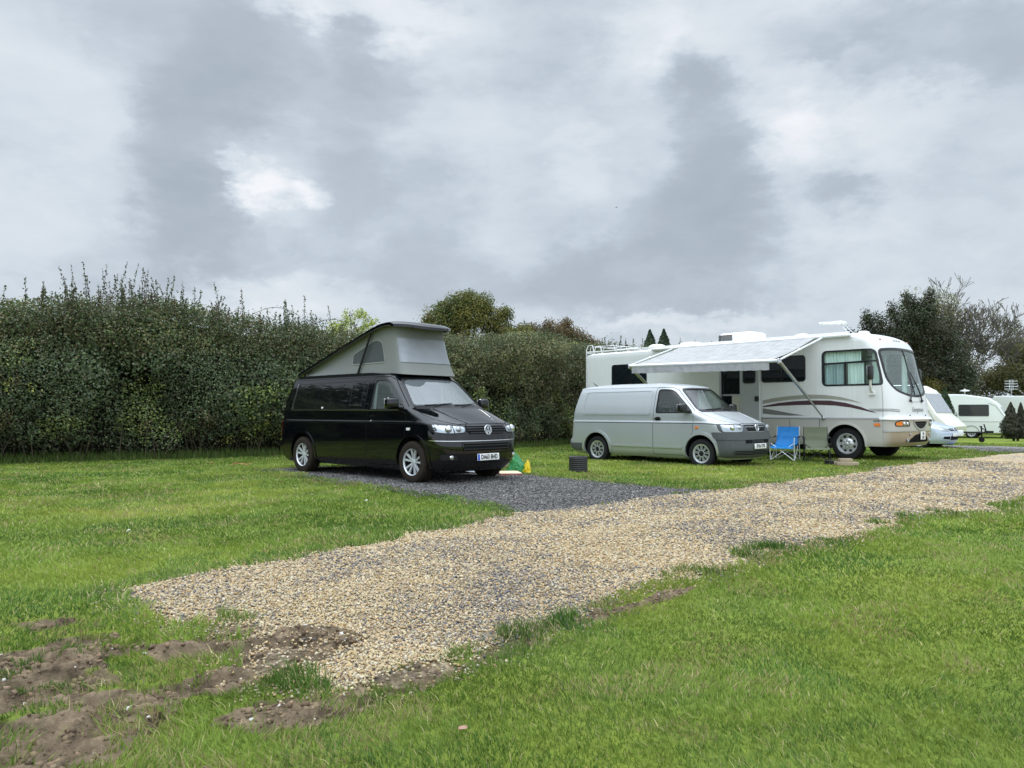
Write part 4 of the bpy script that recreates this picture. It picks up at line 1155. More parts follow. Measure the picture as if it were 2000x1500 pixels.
        io = MB().add(*patch(it, Fm, .08, .02, .003)).build('lower_intake', M_GAP, root)
        for zz in (.575, .632, .672): MB().add(*strip([(-.53, zz), (.53, zz)], .016, Fm, .06, .02, .014)).build('intake_bar', M_SATINBLACK, io)
        MB().add(*strip(it, .02, Fm, .06, .02, .012, closed=True)).build('intake_frame', paint, io)
        for sg in (-1, 1):
            fp = rpoly([(sg * .62, .385), (sg * .88, .40), (sg * .87, .50), (sg * .66, .47)], .03)
            fo = MB().add(*patch(fp, Fm, .06, .02, .004)).build('fog_lamp_surround', M_BLACKPLASTIC, root)
            l = MB().lathe([(.001, .006), (.03, .008), (.038, .004), (.042, -.01)], 20, (0, 0, 0), 'Z', close=False).mesh('fog_lamp'); l.transform(frame_mat((0, 1, 0), (0, 0, 1), Fm(sg * .735, .443, .010)))
            link('fog_lamp', l, M_CHROME, fo)
            MB().add(*strip([(sg * 8, .50), (sg * 60, .50), (sg * 90, .515)], .012, Wf, 5, .014, .008)).build('bumper_groove', M_GAP, bo)
        MB().add(*strip([(-70, .345), (-30, .335), (0, .333), (30, .335), (70, .345)], .012, Wf, 4, .014, .008)).build('splitter', M_SATINBLACK, root)
        plate(root, txt, frame_mat((0, 1, 0), (-.05, 0, 1), Fm(0, .435, .018)), .52, .114, True)
    else:
        gr = rpoly([(-.36, .825), (.36, .825), (.455, .955), (.45, .975), (-.45, .975), (-.455, .955)], .02)
        go = MB().add(*patch(gr, Fm, .08, .02, .003)).build('grille', M_GAP, root)
        for k, (zz, ww) in enumerate(((.845, .37), (.880, .40), (.915, .42), (.950, .44))):
            MB().add(*strip([(-ww, zz), (ww, zz)], .014, Fm, .06, .02, .014)).build('grille_bar', M_BLACKPLASTIC, go)
        for sg in (-1, 1):
            MB().add(*patch(rpoly([(sg * .37, .815), (sg * .55, .815), (sg * .49, .975), (sg * .455, .975)], .012), Fm, .06, .02, .007)).build('grille_cheek', M_GREYPLASTIC, root)
        vw_badge(root, M_CHROME, frame_mat((0, 1, 0), (-.12, 0, 1), Fm(0, .905, .022)), .082)
        # full grey bumper wrapping round to the arches
        pts_t = [(-126, .60), (-112, .72), (-90, .80), (-40, .80), (0, .80), (40, .80), (90, .80), (112, .72), (126, .60)]
        bp = [(-84.5, .42), (-85.5, .55), (-88.5, .66), (-93, .74), (-95, .805), (-60, .815), (0, .815), (60, .815), (95, .805), (93, .74), (88.5, .66), (85.5, .55), (84.5, .42), (83, .27), (60, .245), (0, .235), (-60, .245), (-83, .27)]
        b1 = MB().add(*patch(bp, Wf, (5, .05), .04, .022)).build('front_bumper', M_GREYPLASTIC, root, 60)
        MB().add(*strip([(-87, .655), (0, .655), (87, .655)], .018, Wf, 4, .02, .034)).build('bumper_ridge', M_GREYPLASTIC, b1, 60)
        for a, b in ((-.50, -.25), (-.22, .22), (.25, .50)):
            MB().add(*patch(rpoly([(a, .565), (b, .565), (b, .64), (a, .64)], .012), lambda y, z, o: (sh.F(y, z) + .026 + o, y, z), .06, .01, .001)).build('bumper_vent', M_GAP, b1)
        for zz in (.585, .605, .625): MB().add(*strip([(-.215, zz), (.215, zz)], .006, lambda y, z, o: (sh.F(y, z) + .028 + o, y, z), .06, .01, .004)).build('vent_slat', M_GREYPLASTIC, b1)
        for zz, ww in ((.395, .78), (.36, .80), (.325, .78)):
            MB().add(*strip([(-ww, zz), (-.28, zz - .008), (.28, zz - .008), (ww, zz)], .020, lambda y, z, o: (sh.F(y, z) + .024 + o, y, z), .06, .01, .002)).build('lower_slot', M_GAP, b1)
        plate(root, txt, frame_mat((0, 1, 0), (-.05, 0, 1), Fm(.06, .495, .045)), .52, .115, False)
        rb = [(-.93, .30), (.93, .30), (.945, .52), (-.945, .52)]
        MB().add(*patch(rb, lambda y, z, o: (sh.B(y * .995, z) - o - .01, y, z), .1, .05, .01)).build('rear_bumper', M_GREYPLASTIC, root, 60)
        for sg in (-1, 1):
            MB().add(*patch([(-wb - .85, .27), (-wb - .44, .27), (-wb - .42, .42), (-wb - .48, .47), (-wb - .86, .47)], sh.side(sg), .06, .03, .014)).build('bumper_corner', M_GREYPLASTIC, root)
    # ---------------------------------------------------------------- cab
    MB().add(*patch(rpoly([(-.86, -.05), (.86, -.05), (.80, .50), (-.80, .50)], .1), lambda u, v, o: (-.42 + v + 0, u * .92, 1.14 + .02 * math.cos(u * 3) + o), .2, .05, 0)).rbox((-.45, -.42, 1.13), (.25, .5, .16), .06).build('dashboard', M_DASH, root)
    seat(root, -1.02, -.48, .82, M_SEAT); seat(root, -1.02, .48, .82, M_SEAT)
    sw = MB(); c = Vector((-.66, -.44, 1.12)); ux = Vector((0, 1, 0)); uz = Vector((-.55, 0, .83))
    sw.tube([c + ux * .19 * math.cos(a) + uz * .19 * math.sin(a) for a in np.linspace(0, 2 * PI, 28, endpoint=False)], .015, 6, closed=True)
    sw.tube([c - ux * .18, c + ux * .18], .018, 6); sw.tube([c, c - uz * .18], .018, 6); sw.tube([c, c + Vector((.25, 0, -.15))], .03, 6)
    sw.build('steering_wheel', M_BLACKPLASTIC, root)
    if not black:
        MB().box((-1.42, 0, .98), (.03, 1.46, 1.50)).build('bulkhead', M_DASH, root)
    else:
        MB().box((-1.9, 0, .75), (1.0, 1.4, .5)).build('rear_bench', M_SEAT, root)
        pt = pm('pillar_trim', (.30, .31, .31), .7)
        for sg in (-1, 1): MB().rbox((-1.22, sg * .80, 1.45), (.07, .05, .55), .02, rx=sg * .10).build('belt_pillar', pt, root)
    return root, sh

BV, BSH = transporter('camper_van', 'glossy black camper van with its grey canvas pop-up roof raised, on the slate pitch', (-1.045, 13.73, .012), -.753, 3.4, True, 'DA63 BHD')

def pop_top(root, sh, wb):
    # hinged roof skin: rises from the rear hinge, flattens and droops to a curved lip over the windscreen
    cl = [(-wb - .72, 1.985), (-3.3, 2.245), (-2.5, 2.49), (-1.9, 2.675), (-1.5, 2.79), (-1.22, 2.855), (-1.0, 2.87), (-.75, 2.835), (-.5, 2.765), (-.30, 2.69)]
    X = [p[0] for p in cl]; Z = [p[1] for p in cl]; fz = pchip(X, Z)
    def half(x): return .70
    def xfront(t): return -.52 - .32 * abs(t) ** 2.6
    V = []; F = []; n = 25; m = 56
    for lay in (0, 1):
        for i in range(m):
            s_ = i / (m - 1)
            for k in range(n):
                t = -1 + 2 * k / (n - 1)
                x0 = -wb - .72 + .10 * abs(t) ** 4; x = x0 + (xfront(t) - x0) * s_
                lip = .025 * sstep(.965, 1.0, np.array(s_))
                V.append((x, .70 * t, float(fz(x)) - .045 * abs(t) ** 4 - lip - lay * .05))
    for lay in (0, 1):
        for i in range(m - 1):
            for k in range(n - 1):
                a = lay * m * n + i * n + k; F.append((a, a + 1, a + n + 1, a + n))
    for i in range(m - 1):
        for k in (0, n - 1):
            a = i * n + k; F.append((a, a + n, m * n + a + n, m * n + a))
    for i in (0, m - 1):
        for k in range(n - 1):
            a = i * n + k; F.append((a, a + 1, m * n + a + 1, m * n + a))
    lid = MB().add(V, F).build('roof_lid', M_BLACKPAINT, root, 40)
    for sg in (-1, 1):   # edge seal of the lid
        MB().tube([(x, sg * .685, float(fz(x)) - .105) for x in np.linspace(-wb - .6, -.92, 24)], .018, 6).build('lid_seal', M_SATINBLACK, lid)
    lv, lf = [], []
    for i in range(30):
        for k in range(9):
            t = -1 + 2 * k / 8; x = -3.6 + (xfront(t) - .06 + 3.6) * i / 29; lv.append((x, .66 * t, float(fz(x)) - .075 - .02 * abs(t) ** 3))
    for i in range(29):
        for k in range(8): a = i * 9 + k; lf.append((a, a + 1, a + 10, a + 9))
    MB().add(lv, lf).build('roof_lining', pm('roof_lining_grey', (.30, .31, .31), .8), lid, 40)
    # canvas: side walls, front
    # base line on the roof, top line under the lid
    cm = M_CANVAS
    bx0, bx1 = -wb - .42, -.95
    def zb(x): return 1.93 + .0 * x
    NU = 60
    def top(t):   # t along from rear to front on side
        x = bx0 + .05 + (-.56 - bx0 - .05) * t
        return x
    V = []; F = []
    rows = 12
    base = []; tops = []
    for k in range(NU):
        t = k / (NU - 1)
        xb_ = bx0 + (-.95 - bx0) * t; base.append(Vector((xb_, -.665, 1.925 - .03 * sstep(-1.7, -.95, xb_))))
        xt = bx0 + .02 + (-1.12 - bx0) * t; tops.append(Vector((xt, -.60, float(fz(xt)) - .085)))
    # round the front corner and across
    def col(b, t, fl): 
        out = []
        for j in range(rows + 1):
            v = j / rows
            p = b.lerp(t, v)
            bl = fl * ((1 - v) ** 3 - .35 * v * (1 - v))
            p = p + Vector((bl, 0, 0))
            # soft fabric sag
            p.y *= 1 - .035 * math.sin(PI * v)
            out.append(p)
        return out
    cols = [col(b, t, .05 * sstep(.93, 1, np.array(k / (NU - 1)))) for k, (b, t) in enumerate(zip(base, tops))]
    NF = 24
    for k in range(1, NF):
        s = k / NF; a = PI * (s - .5)
        y = math.sin(a) ; e = 2 / 4.5
        yy = math.copysign(abs(math.sin(a)) ** e, math.sin(a)); xx = abs(math.cos(a)) ** e
        b = Vector((-.95 + .30 * xx, .665 * yy, 1.895 - .03 * xx)); tx = -1.12 + .26 * xx
        t = Vector((tx, .60 * yy, float(fz(tx)) - .075 - .03 * abs(yy) ** 2))
        cols.append(col(b, t, .05 + .05 * xx))
    mir = [[Vector((p.x, -p.y, p.z)) for p in c] for c in cols[:NU]][::-1]
    cols += mir
    for c in cols: V += [tuple(p) for p in c]
    for i in range(len(cols) - 1):
        for j in range(rows):
            a = i * (rows + 1) + j; F.append((a, a + 1, a + rows + 2, a + rows + 1))
    can = MB().add(V, F).build('tent_canvas', cm, root, 60)
    # window panels on the canvas (follow the cloth)
    def side_map(sg):
        def f(x, z, o):
            b = 1.925 - .03 * float(sstep(-1.7, -.95, np.array(x))); tz = float(fz(x)) - .085
            v = min(1, max(0, (z - b) / max(tz - b, .05)))
            y = (.665 + (.60 - .665) * v) * (1 - .035 * math.sin(PI * v))
            return (x, sg * (y + o), z)
        return f
    for sg in (-1, 1):
        wp = rpoly([(-2.18, 2.10), (-1.16, 2.11), (-1.22, 2.30), (-1.28, 2.48), (-1.42, 2.54), (-1.56, 2.52), (-2.18, 2.30)], [.03, .02, .1, .1, .1, .08, .06])
        MB().add(*patch(wp, side_map(sg), .08, .006, .006)).build('mesh_window', M_MESHWIN, can)
        MB().add(*strip(wp, .022, side_map(sg), .05, .006, .007, closed=True)).build('window_binding', pm('canvas_binding', (.22, .23, .215), .9), can)
        MB().tube([(-1.93, sg * .69, 1.90), (-1.56, sg * .66, 2.66)], .020, 8).build('gas_strut', M_SATINBLACK, root)
        hb = MB().tube([(-wb - .42, sg * .66, 1.93), (-wb - .34, sg * .665, 2.02), (-wb - .27, sg * .66, 2.03)], .018, 6); hb.build('hinge', M_SATINBLACK, root)
    # front clear window: rows of the canvas between columns
    i0 = NU + 2; i1 = NU + NF - 4
    VV = []; FF = []; r0, r1 = 3, 9
    for c in cols[i0:i1 + 1]:
        for j in range(r0, r1 + 1): VV.append(c[j] + Vector((.012, 0, 0)))
    w = r1 - r0 + 1
    for i in range(i1 - i0):
        for j in range(w - 1): a = i * w + j; FF.append((a, a + 1, a + w + 1, a + w))
    MB().add(VV, FF).build('clear_window', M_CLEARVINYL, can, 60)
    # dark tray between roof edge and canvas
    MB().add(*patch(rpoly([(-wb - .60, -.70), (-1.05, -.70), (-.85, -.5), (-.72, 0), (-.85, .5), (-1.05, .70), (-wb - .60, .70)], .08), lambda x, y, o: (x, y, 1.905 - .04 * float(sstep(-1.6, -.9, np.array(x))) + o), .4, .05, .02)).build('roof_tray', M_SATINBLACK, root)

pop_top(BV, BSH, 3.4)
SV, SSH = transporter('panel_van', 'silver panel van with grey bumpers, parked on the grass in front of the white motorhome', (4.895, 17.90, -.05), -.80, 3.0, False, 'RV56 OYB')
# =================================================================== white motorhome with awning
def coach_paint():
    """white coachwork with a taupe skirt and a gold-tan front bumper: a paint scheme fixed to the body"""
    m, nt, b, out = nodes_of('coachwork_paint'); N = nt.nodes.new; L = nt.links.new
    tc = N('ShaderNodeTexCoord'); sp = N('ShaderNodeSeparateXYZ'); L(tc.outputs['Object'], sp.inputs[0])
    def lt(sock, v, hi, s=.006):
        mr = N('ShaderNodeMapRange'); mr.inputs[1].default_value = v - s; mr.inputs[2].default_value = v + s
        mr.inputs[3].default_value = 1 - hi; mr.inputs[4].default_value = hi; L(sock, mr.inputs[0]); return mr.outputs[0]
    n = N('ShaderNodeTexNoise'); n.inputs['Scale'].default_value = 1.3; n.inputs['Detail'].default_value = 7; L(tc.outputs['Object'], n.inputs['Vector'])
    # faint vertical weathering streaks
    mp = N('ShaderNodeMapping'); mp.inputs['Scale'].default_value = (9, 9, .6); L(tc.outputs['Object'], mp.inputs[0])
    n2 = N('ShaderNodeTexNoise'); n2.inputs['Scale'].default_value = 2; n2.inputs['Detail'].default_value = 6; L(mp.outputs[0], n2.inputs['Vector'])
    mw = N('ShaderNodeMix'); mw.data_type = 'RGBA'; mw.inputs[6].default_value = (.72, .73, .725, 1); mw.inputs[7].default_value = (.67, .675, .66, 1)
    mu = N('ShaderNodeMath'); mu.operation = 'MULTIPLY'; L(n.outputs['Fac'], mu.inputs[0]); L(n2.outputs['Fac'], mu.inputs[1])
    mr = N('ShaderNodeMapRange'); mr.inputs[1].default_value = .15; mr.inputs[2].default_value = .42; L(mu.outputs[0], mr.inputs[0]); L(mr.outputs[0], mw.inputs[0])
    low = lt(sp.outputs['Z'], 1.045, 0)
    mt = N('ShaderNodeMix'); mt.data_type = 'RGBA'; L(low, mt.inputs[0]); L(mw.outputs[2], mt.inputs[6]); mt.inputs[7].default_value = (.45, .435, .395, 1)
    gz = lt(sp.outputs['Z'], .73, 0, .01); gx = lt(sp.outputs['X'], 1.02, 1, .10)
    g = N('ShaderNodeMath'); g.operation = 'MULTIPLY'; L(gz, g.inputs[0]); L(gx, g.inputs[1])
    mg = N('ShaderNodeMix'); mg.data_type = 'RGBA'; L(g.outputs[0], mg.inputs[0]); L(mt.outputs[2], mg.inputs[6]); mg.inputs[7].default_value = (.34, .27, .19, 1)
    L(mg.outputs[2], b.inputs['Base Color']); b.inputs['Roughness'].default_value = .28; b.inputs['Coat Weight'].default_value = .25; b.inputs['Coat Roughness'].default_value = .1
    return m

M_COACH = coach_paint()
M_WHITEGEL = pm('white_gelcoat', (.78, .78, .765), .35, 0, .5, coat=.2, vary=.04, vscale=2)
M_DARKGLASS = pm('tinted_coach_glass', (.006, .009, .013), .03, 0, .55)
M_COACHGLASS = glass_mat('coach_glass', (.88, .97, .95), .015, 1.40)
M_COACHWS = glass_mat('coach_windscreen', (.88, .97, .95), .015, 1.9, body=(.55, .66, .66), bodyfac=.14)  # diffuse share stands in for sky reflected in the screen
M_MAROON = pm('maroon_decal', (.065, .030, .038), .35)
M_OLIVE = pm('olive_grey_decal', (.31, .31, .26), .35)
M_SLATEDECAL = pm('slate_grey_decal', (.17, .175, .165), .35)
M_PIN = pm('dark_pinstripe', (.13, .115, .12), .4)
M_SILVERLINE = pm('silver_grey_decal', (.30, .30, .31), .4)
M_ALUM = pm('white_aluminium', (.74, .75, .76), .3, .15, .5)
M_MILL = pm('mill_aluminium', (.52, .53, .55), .35, .8, .5)
M_CURTAIN = pm('cream_curtain', (.68, .76, .71), .9, 0, .1, vary=.08, vscale=4)
M_GREYCURTAIN = pm('grey_curtain', (.42, .50, .51), .9, 0, .1)
M_CREAM = pm('cream_panel', (.58, .56, .48), .6)
M_WOODDARK = pm('brown_panel', (.22, .14, .10), .6)

def awning_fabric():
    m, nt, b, out = nodes_of('awning_fabric'); N = nt.nodes.new; L = nt.links.new
    tc = N('ShaderNodeTexCoord'); sp = N('ShaderNodeSeparateXYZ'); L(tc.outputs['Object'], sp.inputs[0])
    w = N('ShaderNodeMath'); w.operation = 'MULTIPLY'; w.inputs[1].default_value = 1 / .225; L(sp.outputs['X'], w.inputs[0])
    f = N('ShaderNodeMath'); f.operation = 'FRACT'; L(w.outputs[0], f.inputs[0])
    rp = N('ShaderNodeValToRGB'); rp.color_ramp.interpolation = 'CONSTANT'; e = rp.color_ramp.elements
    e[0].position = 0; e[0].color = (.455, .46, .468, 1); e[1].position = .92; e[1].color = (.50, .505, .512, 1)
    k = e.new(.45); k.color = (.435, .44, .45, 1)
    L(f.outputs[0], rp.inputs[0])
    n = N('ShaderNodeTexNoise'); n.inputs['Scale'].default_value = 5; n.inputs['Detail'].default_value = 6; L(tc.outputs['Object'], n.inputs['Vector'])
    mx = N('ShaderNodeMix'); mx.data_type = 'RGBA'; mx.blend_type = 'MULTIPLY'; mx.inputs[0].default_value = .5; L(rp.outputs[0], mx.inputs[6]); L(n.outputs['Fac'], mx.inputs[7])
    L(rp.outputs[0], mx.inputs[6])
    mul = N('ShaderNodeVectorMath'); mul.operation = 'SCALE'; mul.inputs['Scale'].default_value = 1.3; L(mx.outputs[2], mul.inputs[0])
    L(mul.outputs[0], b.inputs['Base Color']); b.inputs['Roughness'].default_value = .75
    tl = N('ShaderNodeBsdfTranslucent'); L(mul.outputs[0], tl.inputs[0])
    ms = N('ShaderNodeMixShader'); ms.inputs[0].default_value = .28; L(b.outputs[0], ms.inputs[1]); L(tl.outputs[0], ms.inputs[2]); L(ms.outputs[0], out.inputs[0])
    return m

def motorhome():
    root = thing('motorhome', 'large white motorhome with maroon swoosh stripes and chrome wheels', 'motorhome', (9.337, 20.268, 0), -.835)
    XR = -8.80; WB = -5.55
    sh = Shell([.36, .46, .62, .80, .95, 1.02, 1.05, 1.10, 1.30, 1.55, 1.63, 2.2, 2.72, 2.85, 3.0, 3.1], [1.20, 1.28, 1.32, 1.33, 1.33, 1.35, 1.35, 1.285, 1.265, 1.235, 1.22, 1.08, .955, .90, .80, .66],
               [.36, .6, 3.1], [XR + .05, XR, XR], [.36, .44, .6, 1.03, 1.06, 3.0, 3.1], [1.245, 1.265, 1.27, 1.27, 1.262, 1.262, 1.245], ([.36, .9, 1.5, 2.75, 3.1], [.42, .44, .44, .42, .40]), 2.7, .07, 3.5, .36, 3.10, .125, xcen=-4.2, inx=.13, nroof=14, pw=3.4)
    zs = list(np.linspace(.36, .98, 14)) + [1.0, 1.02, 1.035, 1.05, 1.065, 1.085, 1.11] + list(np.linspace(1.16, 2.95, 30)) + [3.0, 3.05, 3.08, 3.10]
    me = sh.mesh('body', zs)
    AR = .505; az = .40
    dwin = rpoly([(-.565, 1.885), (.90, 1.885), (.90, 1.96), (.735, 2.755), (-.565, 2.755)], [.12, .08, .12, .12, .12])
    ws = rpoly([(-1.10, 1.98), (-.92, 1.74), (-.45, 1.625), (0, 1.60), (.45, 1.625), (.92, 1.74), (1.10, 1.98), (1.125, 2.75), (.60, 2.79), (0, 2.80), (-.60, 2.79), (-1.125, 2.75)], [.18, .2, .3, .3, .3, .2, .18, .12, .3, .3, .3, .12])
    door = [(-3.58, .55), (-2.94, .55), (-2.94, 2.62), (-3.58, 2.62)]
    c1 = MB(); c2 = MB(); c3 = MB()
    for sg in (-1, 1):
        c1.prism(dwin, sg * .9, sg * 1.6)
        for xx in (0, WB): c1.lathe([(.001, -.55), (AR, -.55), (AR, .55), (.001, .55)], 44, (xx, sg * 1.42, az), 'Y', close=False)
    c2.prism(ws, -.2, 2.2, 'X')
    c3.prism(door, -.9, -1.6)
    body = link('body', cut_mesh(me, [c1, c2, c3], .04), M_COACH, root)
    dark = MB()
    for sg in (-1, 1):
        for xx in (0, WB):
            pts = [(xx + AR * 1.01 * math.cos(a), az + AR * 1.01 * math.sin(a)) for a in np.linspace(-.1, PI + .1, 20)]; n = len(pts)
            dark.add([(p[0], sg * .68, p[1]) for p in pts] + [(p[0], sg * 1.235, p[1]) for p in pts], [(i, i + 1, n + i + 1, n + i) for i in range(n - 1)])
            dark.add([(p[0], sg * .68, p[1]) for p in pts], [tuple(range(n))])
    dark.box((-3.6, 0, .50), (9.0, 1.1, .18)); dark.box((-2.4, 0, .32), (2.6, 1.8, .22))
    for xx in (0, WB): dark.tube([(xx, -1.0, .40), (xx, 1.0, .40)], .06, 8)
    dark.build('underbody', M_DARKMETAL, root)
    Fm = sh.front(); Wf = sh.wrapf()
    for sg in (-1, 1):
        S = sh.side(sg)
        wheel(root, 0, sg * 1.07, sg, .405, .262, .235, 'truck', M_RUBBER, M_TRUCKCHROME)
        wheel(root, WB, sg * 1.07, sg, .405, .262, .235, 'truck', M_RUBBER, M_TRUCKCHROME)
        wheel(root, WB, sg * .78, sg, .405, .262, .235, 'truck', M_RUBBER, M_TRUCKCHROME)
        for xx in (0, WB):
            lo = [(xx + (AR + .016) * math.cos(a), az + (AR + .016) * math.sin(a)) for a in np.linspace(-.10, PI + .10, 44)]
            MB().add(*strip(lo, .055, S, .05, .05, .022)).build('wheel_arch', pm('arch_taupe', (.50, .485, .44), .4), root, 50)
        g = MB().add(*patch(inset(dwin, .004), S, .12, 0, -.008)).build('cab_window', M_COACHGLASS, root)
        MB().add(*strip(dwin, .045, S, .06, .03, .006, closed=True)).build('window_frame', M_SATINBLACK, g)
        MB().add(*strip([(-.55, 2.435), (.82, 2.47)], .045, S, .1, .02, .0)).build('window_bar', M_SATINBLACK, g)
        MB().add(*strip([(.02, 1.90), (.02, 2.44)], .05, S, .1, .02, .0)).build('window_mullion', M_SATINBLACK, g)
        # belt moulding
        MB().add(*strip([(XR + .10, 1.047), (-6.2, 1.047), (-2.4, 1.047), (.90, 1.047)], .035, S, .3, .015, .010)).build('belt_moulding', M_SILVERLINE, root)
        # mirror on its arm
        a = MB(); yb = sg * 1.27
        a.add(*patch(rpoly([(.60, 1.62), (.76, 1.62), (.74, 1.72), (.63, 1.74)], .03), S, .08, .05, .04))
        a.tube([(.68, yb, 1.70), (.70, yb + sg * .12, 1.78), (.74, yb + sg * .22, 1.90), (.76, yb + sg * .25, 2.08)], [.04, .035, .028, .022], 8)
        a.build('mirror_arm', M_WHITEGEL, root)
        mh = MB().rbox((.76, yb + sg * .25, 2.17), (.10, .18, .36), .04).build('mirror', M_SATINBLACK, root)
        MB().rbox((.705, yb + sg * .25, 2.17), (.012, .15, .32), .004).build('mirror_glass', M_CHROME, mh)
        # locker doors in the skirt
        lk = MB()
        for xx in (-.66, -1.48, -2.28, -4.0, -4.7): lk.add(*strip([(xx, .44), (xx, 1.02)], .010, S, .2, .006, .002))
        lk.add(*strip([(-4.7, 1.025), (-.66, 1.025)], .008, S, .3, .006, .002))
        lk.build('locker_gap', M_GAP, body, 0)
        # cab seam
        MB().add(*strip([(.93, .40), (.93, 1.50), (.90, 1.86)], .012, S, .1, .006, .002)).build('cab_seam', M_SILVERLINE, body, 0)
        MB().add(*strip([(.27, 2.80), (.27, 3.08)], .02, S, .1, .012, .005)).build('cap_seam', M_WHITEGEL, body, 0)
        for (a_, b_) in ((-.10, 1.285), (-.10, 1.25)): pass
    S = sh.side(-1); S2 = sh.side(1)
    # rear and middle windows
    for nm, pl, mullion in (('bedroom_window', [(-7.64, 1.95), (-6.25, 1.95), (-6.25, 2.72), (-7.64, 2.72)], (-6.86,)), ('lounge_window', [(-2.28, 2.02), (-1.04, 2.02), (-1.04, 2.69), (-2.28, 2.69)], (-1.7,)), ('hall_window', [(-4.55, 2.15), (-4.0, 2.15), (-4.0, 2.6), (-4.55, 2.6)], ())):
        for SS in (S, S2):
            if SS is S and nm == 'hall_window': continue
            pw = rpoly(pl, .09)
            g = MB().add(*patch(pw, SS, .3, .02, .008)).build(nm, M_DARKGLASS, root)
            MB().add(*strip(pw, .03, SS, .08, .02, .014, closed=True)).build('window_frame', M_SATINBLACK, g)
            for mxx in mullion: MB().add(*strip([(mxx, pl[0][1] + .02), (mxx, pl[2][1] - .02)], .03, SS, .2, .015, .014)).build('window_mullion', M_SATINBLACK, g)
    # painted swooshes
    mar = [(-2.27, 1.365), (-1.8, 1.45), (-1.36, 1.49), (-.93, 1.508), (-.39, 1.50), (.01, 1.44), (.39, 1.335), (.81, 1.17), (.52, 1.235), (.14, 1.32), (-.25, 1.37), (-.66, 1.39), (-1.22, 1.39), (-1.8, 1.37), (-2.27, 1.335)]
    oli = [(-2.27, 1.52), (-1.95, 1.58), (-1.5, 1.63), (-.93, 1.66), (-.52, 1.645), (-.12, 1.59), (.19, 1.51), (.43, 1.42), (.14, 1.48), (-.25, 1.525), (-.66, 1.55), (-1.07, 1.55), (-1.5, 1.53), (-1.95, 1.475), (-2.27, 1.43)]
    gre = [(-2.27, 1.31), (-1.95, 1.26), (-1.51, 1.18), (-1.08, 1.115), (-1.51, 1.11), (-1.95, 1.13), (-2.27, 1.16)]
    MB().add(*patch(mar, S, .25, .004, .003)).build('maroon_swoosh', M_MAROON, body)
    MB().add(*patch(oli, S, .25, .004, .003)).build('olive_swoosh', M_OLIVE, body)
    MB().add(*patch(gre, S, .25, .004, .003)).build('grey_swoosh', M_SLATEDECAL, body)
    for zz in (1.275, 1.235):
        MB().add(*strip([(.60, zz), (.87, zz)], .014 if zz > 1.25 else .020, S, .1, .004, .003)).build('pinstripe', M_PIN, body)
        for sg in (-1, 1):
            MB().add(*strip([(sg * 92, zz), (sg * 60, zz), (sg * 40, zz - .02)], .014 if zz > 1.25 else .020, Wf, 3, .004, .003)).build('pinstripe', M_PIN, body)
    tail = [(-8.45, 2.33), (-8.0, 2.04), (-7.7, 1.88), (-7.85, 1.90), (-8.15, 2.08)]
    MB().add(*patch([(-8.50, 2.20), (-8.1, 1.98), (-7.6, 1.84), (-7.75, 1.80), (-8.2, 1.93)], S, .25, .004, .003)).build('grey_swoosh', M_SLATEDECAL, body)
    # maker's badge and side marker
    MB().add(*patch(rpoly([(.70, .965), (.86, .965), (.86, 1.005), (.70, 1.005)], .015), S, .1, .006, .006)).build('side_badge', M_SLATEDECAL, root)
    MB().add(*patch(rpoly([(.72, .86), (.87, .86), (.87, .93), (.72, .93)], .02), S, .1, .012, .014)).build('side_marker', M_AMBER, root)
    # entrance: door folded flat against the side, opening with screen door
    pts = [(-2.925, .56), (-2.325, .56), (-2.325, 2.60), (-2.925, 2.60)]
    dr = MB().add(*patch(rpoly(pts, .05), S, .3, .045, .075)).build('entrance_door', pm('door_inner', (.40, .41, .42), .5), root)
    dwn = rpoly([(-2.80, 2.02), (-2.46, 2.02), (-2.46, 2.48), (-2.80, 2.48)], .06)
    dg = MB().add(*patch(dwn, S, .2, .01, .082)).build('door_window', M_DARKGLASS, dr)
    MB().add(*strip(dwn, .05, S, .08, .02, .088, closed=True)).build('window_frame', M_SATINBLACK, dg)
    MB().add(*patch(rpoly([(-2.46, 1.50), (-2.34, 1.50), (-2.34, 1.64), (-2.46, 1.64)], .02), S, .1, .03, .10)).build('door_handle', M_SATINBLACK, dr)
    MB().add(*strip([(-2.325, .58), (-2.325, 2.58)], .022, S, .3, .07, .085)).build('door_edge', M_ALUM, dr)
    MB().add(*strip([(-3.60, .50), (-3.60, 2.64), (-2.92, 2.64)], .06, S, .2, .03, .012)).build('door_frame', M_MILL, root)
    sc = MB().box((-3.26, -1.20, 2.10), (.62, .015, .78)).build('screen_door', M_DARKGLASS, root)
    MB().box((-3.42, -1.20, 1.36), (.30, .015, .60)).build('screen_panel', M_DARKGLASS, sc)
    MB().box((-3.26, -1.195, 1.69), (.62, .02, .05)).build('screen_rail', M_MILL, sc)
    MB().box((-3.10, -1.18, 1.30), (.34, .02, .74)).build('cream_panel', M_CREAM, root)
    MB().box((-3.10, -1.17, .80), (.34, .03, .28)).build('step_panel', M_WOODDARK, root)
    # interior floor, cab furniture, curtains
    MB().box((-4.65, 0, .92), (7.9, 2.3, .05)).build('floor', M_WOODDARK, root)
    MB().box((-.75, .2, 1.75), (.05, 2.0, 1.9)).build('cab_bulkhead', pm('cab_bulkhead_trim', (.42, .43, .40), .8), root)
